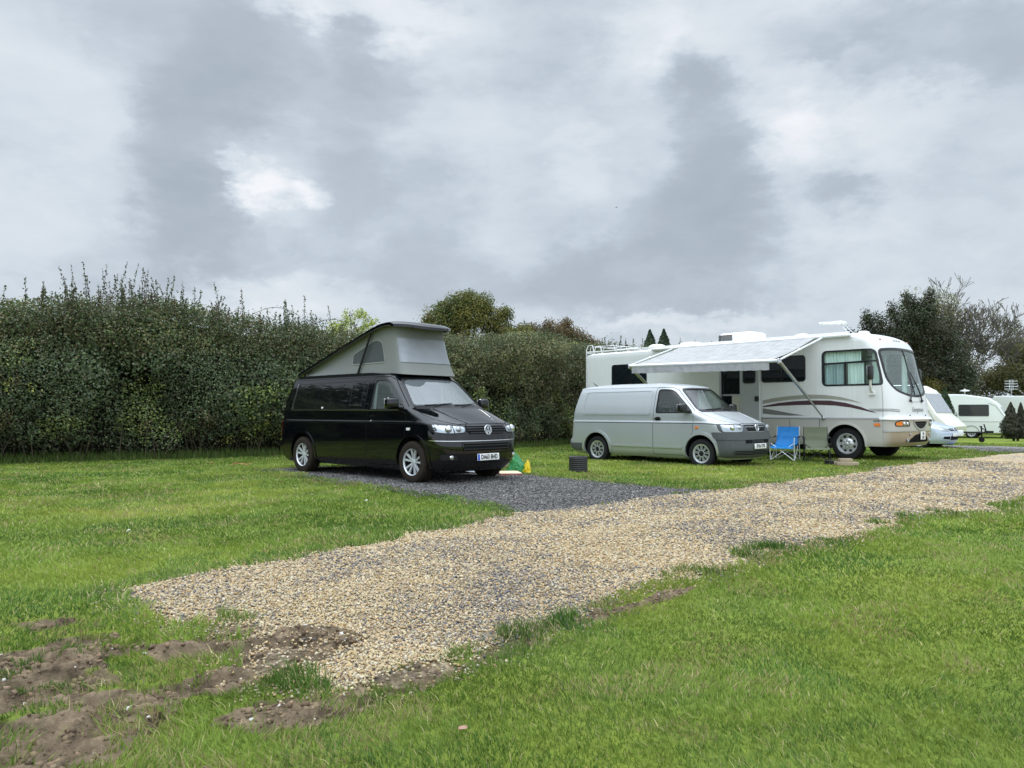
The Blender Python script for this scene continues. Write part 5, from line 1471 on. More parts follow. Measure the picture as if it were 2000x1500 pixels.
    def curtain(x0, x1, z0, z1, y, mat, waves, axis='x'):
        V = []; F = []; n = 40
        for k in range(n + 1):
            t = k / n; o = .025 * math.sin(t * waves * 2 * PI) + .012 * math.sin(t * waves * 4.7)
            p = x0 + (x1 - x0) * t
            for z in (z0, z1): V.append((p, y + o, z) if axis == 'x' else (y + o, p, z))
        for k in range(n): F.append((2 * k, 2 * k + 2, 2 * k + 3, 2 * k + 1))
        o = MB().add(V, F).build('curtain', mat, root, 80); md = None
        return o
    curtain(-.54, .0, 1.90, 2.43, -1.185, M_GREYCURTAIN, 8)
    curtain(.06, .46, 1.90, 2.43, -1.185, M_CURTAIN, 4)
    curtain(-.54, .40, 2.47, 2.74, -1.185, M_CURTAIN, 13)
    curtain(-1.06, -.72, 1.66, 2.68, .62, M_CURTAIN, 5, 'y')
    curtain(.74, 1.06, 1.66, 2.68, .62, M_CURTAIN, 5, 'y')
    curtain(-.54, .05, 1.90, 2.72, 1.185, M_CURTAIN, 8)
    MB().rbox((.55, 0, 1.52), (.95, 2.2, .14), .05).build('dashboard', pm('dash_light', (.55, .58, .56), .7), root)
    for yy in (-.62, .62): seat(root, -.05, yy, 1.25, pm('cab_seat', (.20, .20, .19), .9))
    sw = MB(); c = Vector((.32, .62, 1.68)); ux = Vector((0, 1, 0)); uz = Vector((-.75, 0, .66))
    sw.tube([c + ux * .21 * math.cos(a) + uz * .21 * math.sin(a) for a in np.linspace(0, 2 * PI, 28, endpoint=False)], .016, 6, closed=True); sw.tube([c - ux * .2, c + ux * .2], .02, 6)
    sw.build('steering_wheel', M_BLACKPLASTIC, root)
    # windscreen
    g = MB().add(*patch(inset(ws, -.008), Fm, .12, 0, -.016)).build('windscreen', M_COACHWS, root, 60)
    MB().add(*strip(ws, .055, Fm, .06, .03, .006, closed=True)).build('windscreen_seal', M_SATINBLACK, g)
    MB().add(*strip([(0, 1.61), (0, 2.79)], .03, Fm, .1, .02, .002)).build('windscreen_divider', M_SATINBLACK, g)
    for y0, y1, y2 in ((-.42, -.18, -.10), (.30, .12, -.02)):
        w = MB()
        w.tube([Fm(y0, 1.50, .03), Fm(y1 * .6 + y0 * .4, 1.72, .05), Fm(y1, 1.98, .035)], .018, 6)
        w.tube([Fm(y2 - .10, 1.72, .02), Fm(y1, 1.98, .03), Fm(y2 + .02, 2.22, .02)], .012, 6)
        w.ball(Fm(y0, 1.49, .03), .035, 8, 6)
        w.build('wiper', M_SATINBLACK, root)
    # nose: bonnet hatch lines, name, lip, lamps, grille, bumper
    hg = MB().add(*strip([(-.46, 1.46), (.46, 1.46)], .012, Fm, .1, .008, .004)).build('hatch_line', M_SILVERLINE, body)
    for (yy, zz) in ((-.50, 1.12), (.50, 1.12), (-.30, 1.45), (.30, 1.45)): MB().ball(Fm(yy, zz, .004), .018, 8, 6).build('hatch_catch', M_SATINBLACK, body)
    place_text('model_name', 'Georgetown', .165, frame_mat((0, 1, 0), (-.08, 0, 1), Fm(0, 1.265, .006)), M_SILVERLINE, body, .002, .82, .001, .25)
    MB().add(*strip([(-95, 1.045), (-80, 1.05), (0, 1.05), (80, 1.05), (95, 1.045)], .055, Wf, 4, .05, .022)).build('nose_lip', M_WHITEGEL, root, 60)
    for sg in (-1, 1):
        hl = rpoly([(sg * 1.12, .865), (sg * .62, .865), (sg * .68, .965), (sg * .80, 1.005), (sg * 1.02, .995), (sg * 1.13, .95)], .04)
        ho = MB().add(*patch(hl, Fm, .06, .02, .006)).build('headlight', M_REFLECTOR, root, 50)
        MB().add(*strip(hl, .022, Fm, .05, .02, .012, closed=True)).build('headlight_rim', M_SATINBLACK, ho)
        MB().add(*patch(rpoly([(sg * 1.118, .875), (sg * .93, .875), (sg * .93, .97), (sg * 1.03, .975), (sg * 1.118, .945)], .02), Fm, .05, .01, .018)).build('indicator', M_AMBER, ho)
        for yy in (.85, .72):
            l = MB().lathe([(.001, .02), (.04, .012), (.05, -.005)], 16, (0, 0, 0), 'Z', close=False).mesh('lamp_bowl'); l.transform(frame_mat((0, 1, 0), (0, 0, 1), Fm(sg * yy, .92, .008))); link('lamp_bowl', l, M_CHROME, ho)
        MB().add(*strip([(sg * .78, .88), (sg * .78, .98)], .03, Fm, .05, .016, .012)).build('lamp_divider', pm('lamp_grey', (.22, .22, .22), .4), ho)
        for zz, rr in ((.66, .026), (.52, .05)):
            l = MB().lathe([(rr, 0), (rr * 1.15, .012), (rr * .9, .020), (rr * .5, .012), (.001, .010)], 18, (0, 0, 0), 'Z', close=False).mesh('fog_lamp'); l.transform(frame_mat((0, 1, 0), (0, 0, 1), Fm(sg * (.60 if zz > .6 else .68), zz, .002))); link('fog_lamp', l, M_REFLECTOR, root)
    gr = rpoly([(-.42, .995), (.42, .995), (.38, .90), (.22, .80), (0, .765), (-.22, .80), (-.38, .90)], [.03, .03, .1, .1, .1, .1, .1])
    go = MB().add(*patch(gr, Fm, .08, .02, .008)).build('grille', M_GAP, root)
    MB().add(*strip(gr, .045, Fm, .06, .03, .016, closed=True)).build('grille_surround', M_MILL, go)
    for zz, ww in ((.84, .24), (.88, .32), (.92, .36), (.96, .39)): MB().add(*strip([(-ww, zz), (ww, zz)], .012, Fm, .08, .012, .014)).build('grille_bar', M_BLACKPLASTIC, go)
    lo = rpoly([(-.60, .455), (.60, .455), (.55, .53), (.32, .64), (0, .67), (-.32, .64), (-.55, .53)], [.02, .02, .1, .1, .1, .1, .1])
    MB().add(*patch(lo, Fm, .08, .02, .006)).build('lower_intake', M_GAP, root)
    MB().add(*strip([(-88, .735), (0, .735), (88, .735)], .018, Wf, 4, .02, .010)).build('bumper_ridge', M_MILL, root)
    po = MB().rbox((0, 0, 0), (.30, .20, .012), .006).mesh('number_plate'); PM = frame_mat((0, 1, 0), (0, 0, 1), Fm(.10, .615, .03)); po.transform(PM)
    po = link('number_plate', po, M_PLATEWHITE, root)
    place_text('registration', 'Y24', .09, PM @ Matrix.Translation((0, .045, .008)), M_LETTER, po, .001, .8, .003)
    place_text('registration', 'JOV', .09, PM @ Matrix.Translation((0, -.045, .008)), M_LETTER, po, .001, .8, .003)
    for yy in (-.16, 0, .16): MB().ball(Fm(yy, 3.02, .0), (.03, .05, .025), 10, 8).build('roof_marker', M_SILVERLINE, root)
    for yy in (-.85, .85): MB().ball(Fm(yy, 3.02, .0), (.03, .05, .025), 10, 8).build('roof_marker', pm('marker_pink', (.45, .22, .20), .3), root)
    # ---------------------------------------------------------------- roof equipment
    ZR = 3.20
    ac = MB().rbox((-3.62, 0, ZR + .18), (1.12, .85, .36), .10, seg=4).build('air_conditioner', M_WHITEGEL, root, 50)
    gl = MB()
    for k in range(13): gl.box((-4.16 + k * .036, -.428, ZR + .20), (.016, .02, .20))
    gl.build('cooling_grille', M_GAP, ac, 0)
    for x, w, h in ((-6.7, .62, .22), (-5.36, .82, .20), (-1.70, .46, .19)):
        MB().lathe([(w / 2, 0), (w / 2, h * .35), (w * .44, h * .72), (w * .30, h * .95), (.001, h)], 24, (x, -.10, ZR), 'Z', close=False).build('roof_vent', M_WHITEGEL, root, 60)
    MB().rbox((-4.62, -.05, ZR + .10), (.78, .5, .06), .02).rbox((-4.62, -.05, ZR + .04), (.74, .46, .10), .01).build('roof_hatch', pm('hatch_grey', (.36, .35, .32), .6), root)
    yg = MB().tube([(-4.40, .15, ZR), (-4.40, .15, ZR + .42)], .012, 6)
    yg.tube([(-4.62, .15, ZR + .36), (-4.18, .15, ZR + .40)], .008, 6)
    for k in range(5): yg.tube([(-4.58 + k * .09, .03 + k * .01, ZR + .365 + k * .007), (-4.58 + k * .09, .27 - k * .01, ZR + .365 + k * .007)], .006, 5)
    yg.build('yagi_aerial', M_MILL, root)
    an = MB().tube([(-.31, -.1, ZR), (-.60, -.1, ZR + .36)], .018, 6).tube([(-.20, -.02, ZR), (-.50, -.05, ZR + .33)], .012, 6)
    an.build('aerial_mast', M_MILL, root)
    MB().rbox((-.85, -.08, ZR + .42), (.62, .30, .05), .02, ry=.04).rbox((-.62, -.08, ZR + .41), (.22, .34, .08), .03).build('television_aerial', M_WHITEGEL, root)
    MB().rbox((-.20, -.3, ZR + .02), (.85, .30, .09), .03).rbox((.10, -.3, ZR + .07), (.20, .26, .08), .03).build('satellite_base', M_WHITEGEL, root)
    rk = MB()
    for yy in (-1.0, -.35, .35, 1.0): rk.tube([(XR - .03, yy, ZR - .02), (XR - .02, yy, ZR + .18), (XR + .08, yy, ZR + .21), (XR + 1.0, yy, ZR + .20), (XR + 1.1, yy, ZR)], .010, 6)
    rk.tube([(XR + .1, -1.0, ZR + .21), (XR + .1, 1.0, ZR + .21)], .010, 6); rk.tube([(XR + 1.0, -1.0, ZR + .20), (XR + 1.0, 1.0, ZR + .20)], .010, 6)
    rk.build('roof_rack', M_ALUM, root)
    ld = MB()
    for yy in (-1.12, -.72): ld.tube([(XR - .02, yy, .75), (XR - .10, yy, .80), (XR - .10, yy, 3.30), (XR - .02, yy, 3.44), (XR + .18, yy, 3.45), (XR + .24, yy, 3.2)], .016, 6)
    for zz in np.arange(.95, 3.2, .28): ld.tube([(XR - .10, -1.12, zz), (XR - .10, -.72, zz)], .013, 6)
    ld.build('rear_ladder', M_ALUM, root)
    MB().tube([(.10, -.1, ZR + .05), (.35, -.15, ZR + .33)], .008, 5).build('radio_aerial', M_SATINBLACK, root)
    # ---------------------------------------------------------------- awning (a part bolted to the side)
    ya = -1.265
    rail = MB(); rail.rbox((-2.90, ya - .04, 3.135), (6.20, .10, .085), .03)
    ro = rail.build('awning_rail', M_ALUM, root)
    MB().rbox((-4.3, -1.262, 3.205), (8.9, .03, .05), .01).build('roof_edge_trim', M_WHITEGEL, root)
    yo = -3.60; xr_, xf_ = -5.02, -.50; zr_, zf_ = 2.475, 2.405
    V = []; F = []; nu, nv = 40, 14
    for i in range(nu + 1):
        u = i / nu; x = xr_ + .06 + (xf_ - .28 - xr_) * u; zo = zr_ + (zf_ - zr_) * u
        for j in range(nv + 1):
            v = j / nv
            sag = -.055 * math.sin(PI * v) * (.6 + .4 * math.sin(PI * u)) + .006 * math.sin(u * 40 + v * 5)
            V.append((x + (.0) * v, ya - .06 + (yo - ya + .06) * v, 3.13 + (zo + .03 - 3.13) * v + sag))
    for i in range(nu):
        for j in range(nv): a = i * (nv + 1) + j; F.append((a, a + 1, a + nv + 2, a + nv + 1))
    fab = awning_fabric()
    co = MB().add(V, F).build('awning_canopy', fab, root, 60)
    V = []; F = []
    for i in range(81):
        u = i / 80; x = xr_ + .10 + (xf_ - .34 - xr_) * u; zo = zr_ + (zf_ - zr_) * u
        w = .008 * math.sin(u * 70)
        for j in range(4): V.append((x, yo - .02 + w * j / 3, zo - .01 - .185 * j / 3 + (.004 * math.sin(u * 95) if j == 3 else 0)))
    for i in range(80):
        for j in range(3): a = i * 4 + j; F.append((a, a + 1, a + 5, a + 4))
    MB().add(V, F).build('valance', fab, co, 60)
    MB().tube([(xr_ - .02, yo, zr_ + .02), (xf_ + .02, yo, zf_ + .02)], .042, 12).build('roller_tube', M_ALUM, co)
    for x, zo, nm in ((xr_, zr_, 'r'), (xf_, zf_, 'f')):
        MB().rbox((x, yo + .01, zo + .01), (.05, .12, .14), .03).build('roller_end_cap', M_MILL, co)
        xa = x - .19 if nm == 'r' else x - .04
        MB().tube([(xa, ya - .03, 3.12), (x, yo, zo + .03)], .026, 6).ball((xa + (x - xa) * .55, ya + (yo - ya) * .55, 3.12 + (zo + .03 - 3.12) * .55), .045, 8, 6).build('rafter_arm', M_ALUM, root)
        MB().tube([(x - .05, ya - .03, 1.06), (x + .02, yo + .02, zo)], [.024, .032], 6).tube([(x - .05 + .03, ya + (yo - ya) * .42, 1.06 + (zo - 1.06) * .42), (x, yo + .03, zo)], .042, 6).ball((x - .05, ya - .02, 1.05), .05, 8, 6).build('support_leg', M_MILL, root)
    return root

MH = motorhome()
# =================================================================== hedge, trees, shrubs
M_LEAF = leaf_mat('hedge_leaf', .22, .5, .35)
M_LEAFSOFT = leaf_mat('tree_leaf', .35, .6, .25)
M_BARK = pm('bark', (.075, .060, .045), .9, 0, .1, vary=.4, vscale=12, bump=.5, bscale=30)
M_TWIG = pm('twig', (.085, .068, .050), .9, 0, .1, vary=.3)
M_GREYBARK = pm('grey_bark', (.115, .105, .09), .9, 0, .1, vary=.35, vscale=8, bump=.5, bscale=20)
M_INNER = pm('hedge_inner_twig_shade', (.014, .014, .009), 1, 0, .05, vary=.5, vscale=6, bump=.8, bscale=14)  # twig tone painted near black for the shade inside the hedge

HEDGE = [(-26, 8.5), (-19.5, 13.2), (-12.0, 18.1), (-6.5, 21.3), (-2.6, 24.0), (1.1, 26.9), (2.4, 28.6), (6.0, 31.6), (13.0, 37.5)]
HS = np.concatenate([[0], np.cumsum([math.dist(a, b) for a, b in zip(HEDGE[:-1], HEDGE[1:])])])
HX = pchip(HS, [p[0] for p in HEDGE]); HY = pchip(HS, [p[1] for p in HEDGE])
HTOT = HS[-1]
# top height along the hedge (arc length -> height)
HTOP = pchip([0, HS[1], HS[2] - 1, HS[2] + 2.2, HS[3] - 3, HS[3] + .5, HS[4], HS[5] - 2, HS[5] + 1, HS[6], HS[7], HTOT], [4.6, 4.4, 3.85, 4.25, 4.2, 3.85, 3.75, 3.8, 4.1, 3.9, 3.95, 4.0])

def hedge_frame(s):
    x, y = HX(s), HY(s); e = .05
    tx, ty = HX(s + e) - HX(s - e), HY(s + e) - HY(s - e); l = np.hypot(tx, ty) + 1e-9
    return x, y, ty / l, -tx / l        # outward (towards the lawn) = right of travel

def hedge_front(s, z):
    """how far the foliage bulges out in front of the foot line"""
    zt = HTOP(s)
    b = .55 * np.sin(PI * np.clip(z / zt, 0, 1)) ** .6 - .25 + (fbm(s * .55, z * .6, 201, 3) - .5) * 1.7 + (fbm(s * 1.7, z * 1.7, 205, 3) - .5) * 1.0
    b = b - .55 * sstep(.55, 0, z) - .75 * sstep(zt - .75, zt + .1, z)
    return b

def palette(n, cols, w=None):
    c = np.array(cols); return c[RNG.choice(len(c), n, p=w)]

def build_hedge():
    root = thing('hedge', 'tall overgrown mixed hedge running along the back of the pitches', 'hedge', (-6.5, 21.3, 0))
    off = np.array([-6.5, 21.3, 0])
    # solid core for inner twigs, coloured near black as the hedge's inner shade
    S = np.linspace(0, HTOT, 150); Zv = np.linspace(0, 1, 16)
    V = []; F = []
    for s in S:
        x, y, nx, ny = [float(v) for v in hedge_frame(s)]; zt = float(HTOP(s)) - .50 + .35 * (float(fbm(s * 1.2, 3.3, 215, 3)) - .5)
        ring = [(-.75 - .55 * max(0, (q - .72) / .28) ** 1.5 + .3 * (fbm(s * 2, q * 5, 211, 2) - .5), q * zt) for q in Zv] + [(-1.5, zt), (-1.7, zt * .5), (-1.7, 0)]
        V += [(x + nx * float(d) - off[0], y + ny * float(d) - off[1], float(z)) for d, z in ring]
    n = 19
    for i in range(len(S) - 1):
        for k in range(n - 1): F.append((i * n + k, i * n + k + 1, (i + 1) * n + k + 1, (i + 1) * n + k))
    MB().add(V, F).build('twig_shade_core', M_INNER, root, 0)
    # leaves
    NL = 300000
    s = RNG.random(NL) ** 1.0 * HTOT
    zt = HTOP(s); q = RNG.random(NL); z = q ** .92 * (zt + .05)
    x, y, nx, ny = hedge_frame(s)
    dep = RNG.random(NL) ** 1.6 * .95
    fr = hedge_front(s, z) - dep
    # holes: thin patches in the foliage
    hole = fbm(s * .9, z * .9, 221, 4)
    keep = (RNG.random(NL) < np.clip(1.25 - sstep(.56, .74, hole) * .9, 0, 1)) & (RNG.random(NL) < .28 + .72 * sstep(.05, .75, z))
    top = z > zt - .5; keep &= ~(top & (RNG.random(NL) < .35 * sstep(-.3, .2, z - zt + .25)))
    s, z, zt, x, y, nx, ny, fr, dep = [a[keep] for a in (s, z, zt, x, y, nx, ny, fr, dep)]
    n = len(s)
    # roof of the hedge: spread leaves backwards on top
    P = np.stack([x + nx * fr, y + ny * fr, z], 1) + RNG.normal(size=(n, 3)) * .05
    N = np.stack([nx, ny, np.full(n, .55)], 1) * .75 + rand_unit(n) * .9; N /= np.linalg.norm(N, axis=1, keepdims=True)
    sp = fbm(s * .35, z * .45, 231, 3) + (fbm(s * 1.3, z * 1.1, 235, 3) - .5) * .7
    up = np.clip(z / zt, 0, 1)
    c = palette(n, [(.030, .044, .020), (.038, .054, .024), (.046, .060, .025), (.027, .038, .022), (.056, .068, .030), (.050, .048, .030)])
    br = (sp > .60) & (RNG.random(n) < .55); c[br] = palette(br.sum(), [(.075, .060, .030), (.062, .048, .028), (.085, .075, .030), (.050, .050, .024)])
    yg = (fbm(s * 1.1 + 5, z * 1.2, 241, 3) > .63) & (RNG.random(n) < .6); c[yg] = palette(yg.sum(), [(.075, .095, .026), (.060, .085, .026), (.10, .11, .032)])
    tg = (up > .70 + .25 * (fbm(s * .7, z, 249, 2) - .5)) & (RNG.random(n) < .6); c[tg] = palette(tg.sum(), [(.07, .075, .032), (.085, .075, .035), (.06, .08, .034)])
    ol = (s > HS[4] - 1) & (up > .62) & (RNG.random(n) < .5); c[ol] = palette(ol.sum(), [(.085, .082, .036), (.095, .075, .036), (.065, .075, .03)])
    yb = (fbm(s * 2.3, z * 2.3, 247, 2) > .86) & (RNG.random(n) < .8); c[yb] = palette(yb.sum(), [(.15, .15, .035), (.12, .135, .04)])
    c = c * 2.4 * (.70 + .6 * RNG.random((n, 1)))
    size = (.042 + .035 * RNG.random(n)) * (1 + .35 * (fbm(s * .8, z * .8, 251, 2) > .6))
    # dense leafy top through the full thickness
    mt = 170000; st_ = RNG.random(mt) * HTOT; xt, yt, nxt, nyt = hedge_frame(st_); bt = .25 - 1.75 * RNG.random(mt); zr = RNG.random(mt) ** .8
    zt_ = HTOP(st_) - 1.75 + zr * (1.50 + .75 * (fbm(st_ * 1.4, bt * 1.2, 257, 4) - .45)) - .35 * np.clip(bt, 0, 1)
    Pt = np.stack([xt + nxt * bt, yt + nyt * bt, zt_], 1)
    ct = palette(mt, [(.034, .048, .021), (.044, .058, .025), (.066, .064, .030), (.056, .066, .030), (.075, .060, .034), (.03, .042, .02)]) * 2.35 * (.68 + .64 * RNG.random((mt, 1)))
    kk = RNG.random(mt) < np.clip(1.3 - .9 * sstep(.52, .70, fbm(st_ * 1.5, zt_ * 1.5, 259, 3)), .15, 1); Pt, ct = Pt[kk], ct[kk]; mt = len(Pt)
    # leaves that carry the rough top backwards
    m = 45000; s2 = RNG.random(m) * HTOT; x2, y2, nx2, ny2 = hedge_frame(s2); b2 = -RNG.random(m) * 1.5 + .1
    z2 = HTOP(s2) - .42 + 1.05 * (fbm(s2 * 1.6, b2 * 1.6, 255, 4) - .42) + RNG.normal(size=m) * .14
    P2 = np.stack([x2 + nx2 * b2, y2 + ny2 * b2, z2], 1)
    c2 = palette(m, [(.036, .060, .024), (.055, .065, .03), (.075, .075, .034), (.05, .07, .03)]) * 1.6 * (.75 + .5 * RNG.random((m, 1)))
    Vt, F1 = leaf_quads(np.concatenate([P, P2, Pt]) - off, np.concatenate([N, rand_unit(m), rand_unit(mt)]), np.concatenate([size, .045 + .03 * RNG.random(m), .05 + .035 * RNG.random(mt)]), .62)
    me = np_mesh('foliage', Vt, [F1], np.repeat(np.concatenate([c, c2, ct]), 4, 0))
    fo = link('foliage', me, M_LEAF, root)
    # upright shoots along the top, each with small leaves
    segs = []; LP = []; LC = []
    dens = lambda s: .13 + 1.05 * np.exp(-((s - HS[2] - 2.4) / 1.3) ** 2) + .75 * np.exp(-((s - HS[2] + .5) / .55) ** 2) + .5 * np.exp(-((s - HS[2] - 5.0) / .6) ** 2) + .45 * np.exp(-((s - HS[3] - .6) / .8) ** 2)
    for i in range(1000):
        s_ = RNG.random() * HTOT
        dn = float(dens(s_))
        if RNG.random() > dn: continue
        x_, y_, nx_, ny_ = [float(v) for v in hedge_frame(s_)]; b = -RNG.random() * 1.1 + .05
        tall = (.16 + .78 * RNG.random() ** 1.9) * (.6 + .45 * dn)
        z0 = float(HTOP(s_)) - .45; p = np.array([x_ + nx_ * b, y_ + ny_ * b, z0]); d = np.array([RNG.normal() * .14, RNG.normal() * .14, 1.0]); d /= np.linalg.norm(d)
        L = tall + .35; k = 5; cc = np.array([(.040, .060, .026), (.06, .07, .03), (.07, .06, .035)][RNG.integers(0, 3)])
        bend = RNG.normal(size=3) * .06
        for j in range(k):
            q0 = p; q1 = p + d * L / k; d = d + bend * .3; d /= np.linalg.norm(d)
            segs.append((q0 - off, q1 - off, .007 * (1 - j / k) + .002, .007 * (1 - (j + 1) / k) + .002)); p = q1
            for t in np.linspace(0, 1, 13)[:-1]:
                if RNG.random() < .9 - .06 * j:
                    LP.append(q0 + (q1 - q0) * t + RNG.normal(size=3) * .035 * (1.2 - j / k)); LC.append(cc * 1.5 * (.7 + .6 * RNG.random()))
    # arching bramble stems
    for s_, hgt, dr in ((HS[3] - .8, .5, 1), (HS[3] + .9, .4, 1), (HS[2] - 3.2, .8, 1), (HS[5] - .3, .5, -1), (HS[2] + 4.0, .4, -1)):
        x_, y_, nx_, ny_ = [float(v) for v in hedge_frame(s_)]; z0 = float(HTOP(s_)) - .3
        pts = [np.array([x_, y_, z0]) + np.array([ny_ * -dr * t * 1.5, nx_ * dr * t * 1.5, hgt * math.sin(PI * (.08 + .72 * t))]) - np.array([nx_, ny_, 0]) * .4 for t in np.linspace(0, 1, 12)]
        for a, b in zip(pts[:-1], pts[1:]):
            segs.append((a - off, b - off, .007, .006))
            for t in (.2, .6): LP.append(a + (b - a) * t + RNG.normal(size=3) * .03); LC.append(np.array((.06, .075, .03)) * (.7 + .6 * RNG.random()))
    # bare stems visible near the foot
    for i in range(420):
        s_ = RNG.random() * HTOT; x_, y_, nx_, ny_ = [float(v) for v in hedge_frame(s_)]; b = -.45 + .55 * RNG.random()
        p = np.array([x_ + nx_ * b, y_ + ny_ * b, -.02]); d = np.array([RNG.normal() * .35, RNG.normal() * .35, 1.0]); r = .006 + .016 * RNG.random() ** 2
        q = p + d * (.5 + .8 * RNG.random()); segs.append((p - off, q - off, r, r * .7))
    Vs, Fs = tubes_np(segs, 4)
    st = link('stems', np_mesh('stems', Vs, [Fs]), M_TWIG, root)
    LP = np.array(LP); Vl, Fl = leaf_quads(LP - off, rand_unit(len(LP)), .045 + .03 * RNG.random(len(LP)), .65)
    link('shoot_leaves', np_mesh('shoot_leaves', Vl, [Fl], np.repeat(np.array(LC), 4, 0)), M_LEAF, root)
    # long rough grass at the foot
    m = 26000; s3 = RNG.random(m) * HTOT; x3, y3, nx3, ny3 = hedge_frame(s3); b3 = .02 + .55 * RNG.random(m) ** 1.6 - .2
    h3 = (.10 + .22 * RNG.random(m)) * np.clip(1.3 - b3 * 2, .35, 1); P3 = np.stack([x3 + nx3 * b3, y3 + ny3 * b3, -.01 + 0 * s3], 1) - off
    a3 = RNG.random(m) * 2 * PI; wd = .010
    sx = np.cos(a3) * wd; sy = np.sin(a3) * wd; ln = h3 * .5 * RNG.random(m); b_ = RNG.random(m) * 2 * PI
    V3 = np.stack([P3 - np.stack([sx, sy, 0 * sx], 1), P3 + np.stack([sx, sy, 0 * sx], 1), P3 + np.stack([np.cos(b_) * ln, np.sin(b_) * ln, h3], 1)], 1)
    c3 = palette(m, [(.09, .15, .03), (.07, .12, .025), (.14, .16, .045), (.20, .18, .09)], [.45, .35, .14, .06]) * (.8 + .4 * RNG.random((m, 1)))
    link('rough_grass', np_mesh('rough_grass', V3.reshape(-1, 3), [np.arange(3 * m).reshape(m, 3)], np.repeat(c3, 3, 0)), M_LEAFSOFT, root)

def limb_tree(base, height, spread, depth, seed, trunk_r, first=.25, up=.6, twig=.006, ratio=.74, forks=(2, 3)):
    rg = np.random.default_rng(seed); segs = []; tips = []
    def grow(p, d, L, r, k):
        n = 3; q = p
        for j in range(n):
            d = d + rg.normal(size=3) * .10 + np.array([0, 0, .05 * up]); d /= np.linalg.norm(d)
            q2 = q + d * L / n; r2 = r * (1 - .12)
            segs.append((q, q2, r, max(r2, twig))); q = q2; r = max(r2, twig)
            if k <= 2: tips.append(q)
        if k == 0: return
        for f in range(rg.integers(forks[0], forks[1] + 1)):
            a = rg.random() * 2 * PI; sp = spread * (.55 + .75 * rg.random())
            u = np.cross(d, [0, 0, 1.0] if abs(d[2]) < .95 else [1.0, 0, 0]); u /= np.linalg.norm(u); w = np.cross(d, u)
            nd = d * math.cos(sp) + (u * math.cos(a) + w * math.sin(a)) * math.sin(sp); nd[2] += .12 * up; nd /= np.linalg.norm(nd)
            grow(q, nd, L * ratio * (.75 + .5 * rg.random()), max(r * (.62 + .15 * rg.random()), twig), k - 1)
    grow(np.array([0, 0, 0.]), np.array([.02, 0, 1.]), height * first, trunk_r, depth)
    return segs, np.array(tips)

def crown_tree(name, label, loc, trunk_h, trunk_r, clumps, n, size, cols, w=None, group=None, mat=None, bark=None, shell=.55, cat='tree'):
    """trunk with limbs to each clump; crown of many single leaves spread through uneven clumps (cx,cy,cz,rx,ry,rz)"""
    root = thing(name, label, cat, loc, 0, group)
    m = MB(); m.tube([(0, 0, -.1), (.03, .02, trunk_h * .5), (0, .05, trunk_h)], [trunk_r * 1.25, trunk_r, trunk_r * .8], 8)
    for c in clumps:
        mid = (c[0] * .45, c[1] * .45, trunk_h * .8 + (c[2] - trunk_h * .8) * .45)
        m.tube([(0, 0, trunk_h * .8), mid, c[:3]], [trunk_r * .55, trunk_r * .35, trunk_r * .12], 6)
    m.build('trunk', bark or M_BARK, root)
    vol = np.array([c[3] * c[4] * c[5] for c in clumps]) ** .72; k = RNG.choice(len(clumps), n, p=vol / vol.sum())
    C = np.array(clumps)[k]
    u = rand_unit(n); r = RNG.random(n) ** .42
    lump = .60 + .80 * fbm(u[:, 0] * 2.6 + k * 3.1, u[:, 2] * 2.6 + u[:, 1] * 2.6, 301, 4)
    P = C[:, :3] + u * C[:, 3:6] * (r * lump)[:, None]
    P += RNG.normal(size=(n, 3)) * size * .6
    gap = fbm(P[:, 0] * 1.3 + P[:, 1] * .9, P[:, 2] * 1.3, 311 + int(loc[0] * 7) % 50, 3); keep = RNG.random(n) < np.clip(1.5 - 1.9 * sstep(.50, .70, gap), .06, 1)
    P, u = P[keep], u[keep]; n = len(P)
    N = u * .6 + rand_unit(n) * .9 + np.array([0, 0, .35]); N /= np.linalg.norm(N, axis=1, keepdims=True)
    tint = fbm(P[:, 0] * 1.1, P[:, 2] * 1.1 + P[:, 1], 321, 3)
    cc = np.array(cols); idx = RNG.choice(len(cc), n, p=w); shift = (tint > .56) & (RNG.random(n) < .6); idx[shift] = len(cc) - 1
    c = cc[idx] * 1.7 * (.68 + .64 * RNG.random((n, 1)))
    V, F = leaf_quads(P, N, size * (.7 + .6 * RNG.random(n)), .6)
    link('crown', np_mesh('crown', V, [F], np.repeat(c, 4, 0)), mat or M_LEAFSOFT, root)
    return root

def clumps(n, rx, ry, z0, z1, r, seed, flat=.8):
    rg = np.random.default_rng(seed); out = []
    for i in range(n):
        t = rg.random(); a = rg.random() * 2 * PI; q = math.sqrt(rg.random()); z = z0 + (z1 - z0) * t
        sh = math.sin(PI * (.12 + .80 * t)) ** .6
        rr = r * (.6 + .6 * rg.random())
        out.append((rx * q * sh * math.cos(a), ry * q * sh * math.sin(a), z, rr, rr, rr * flat))
    return out

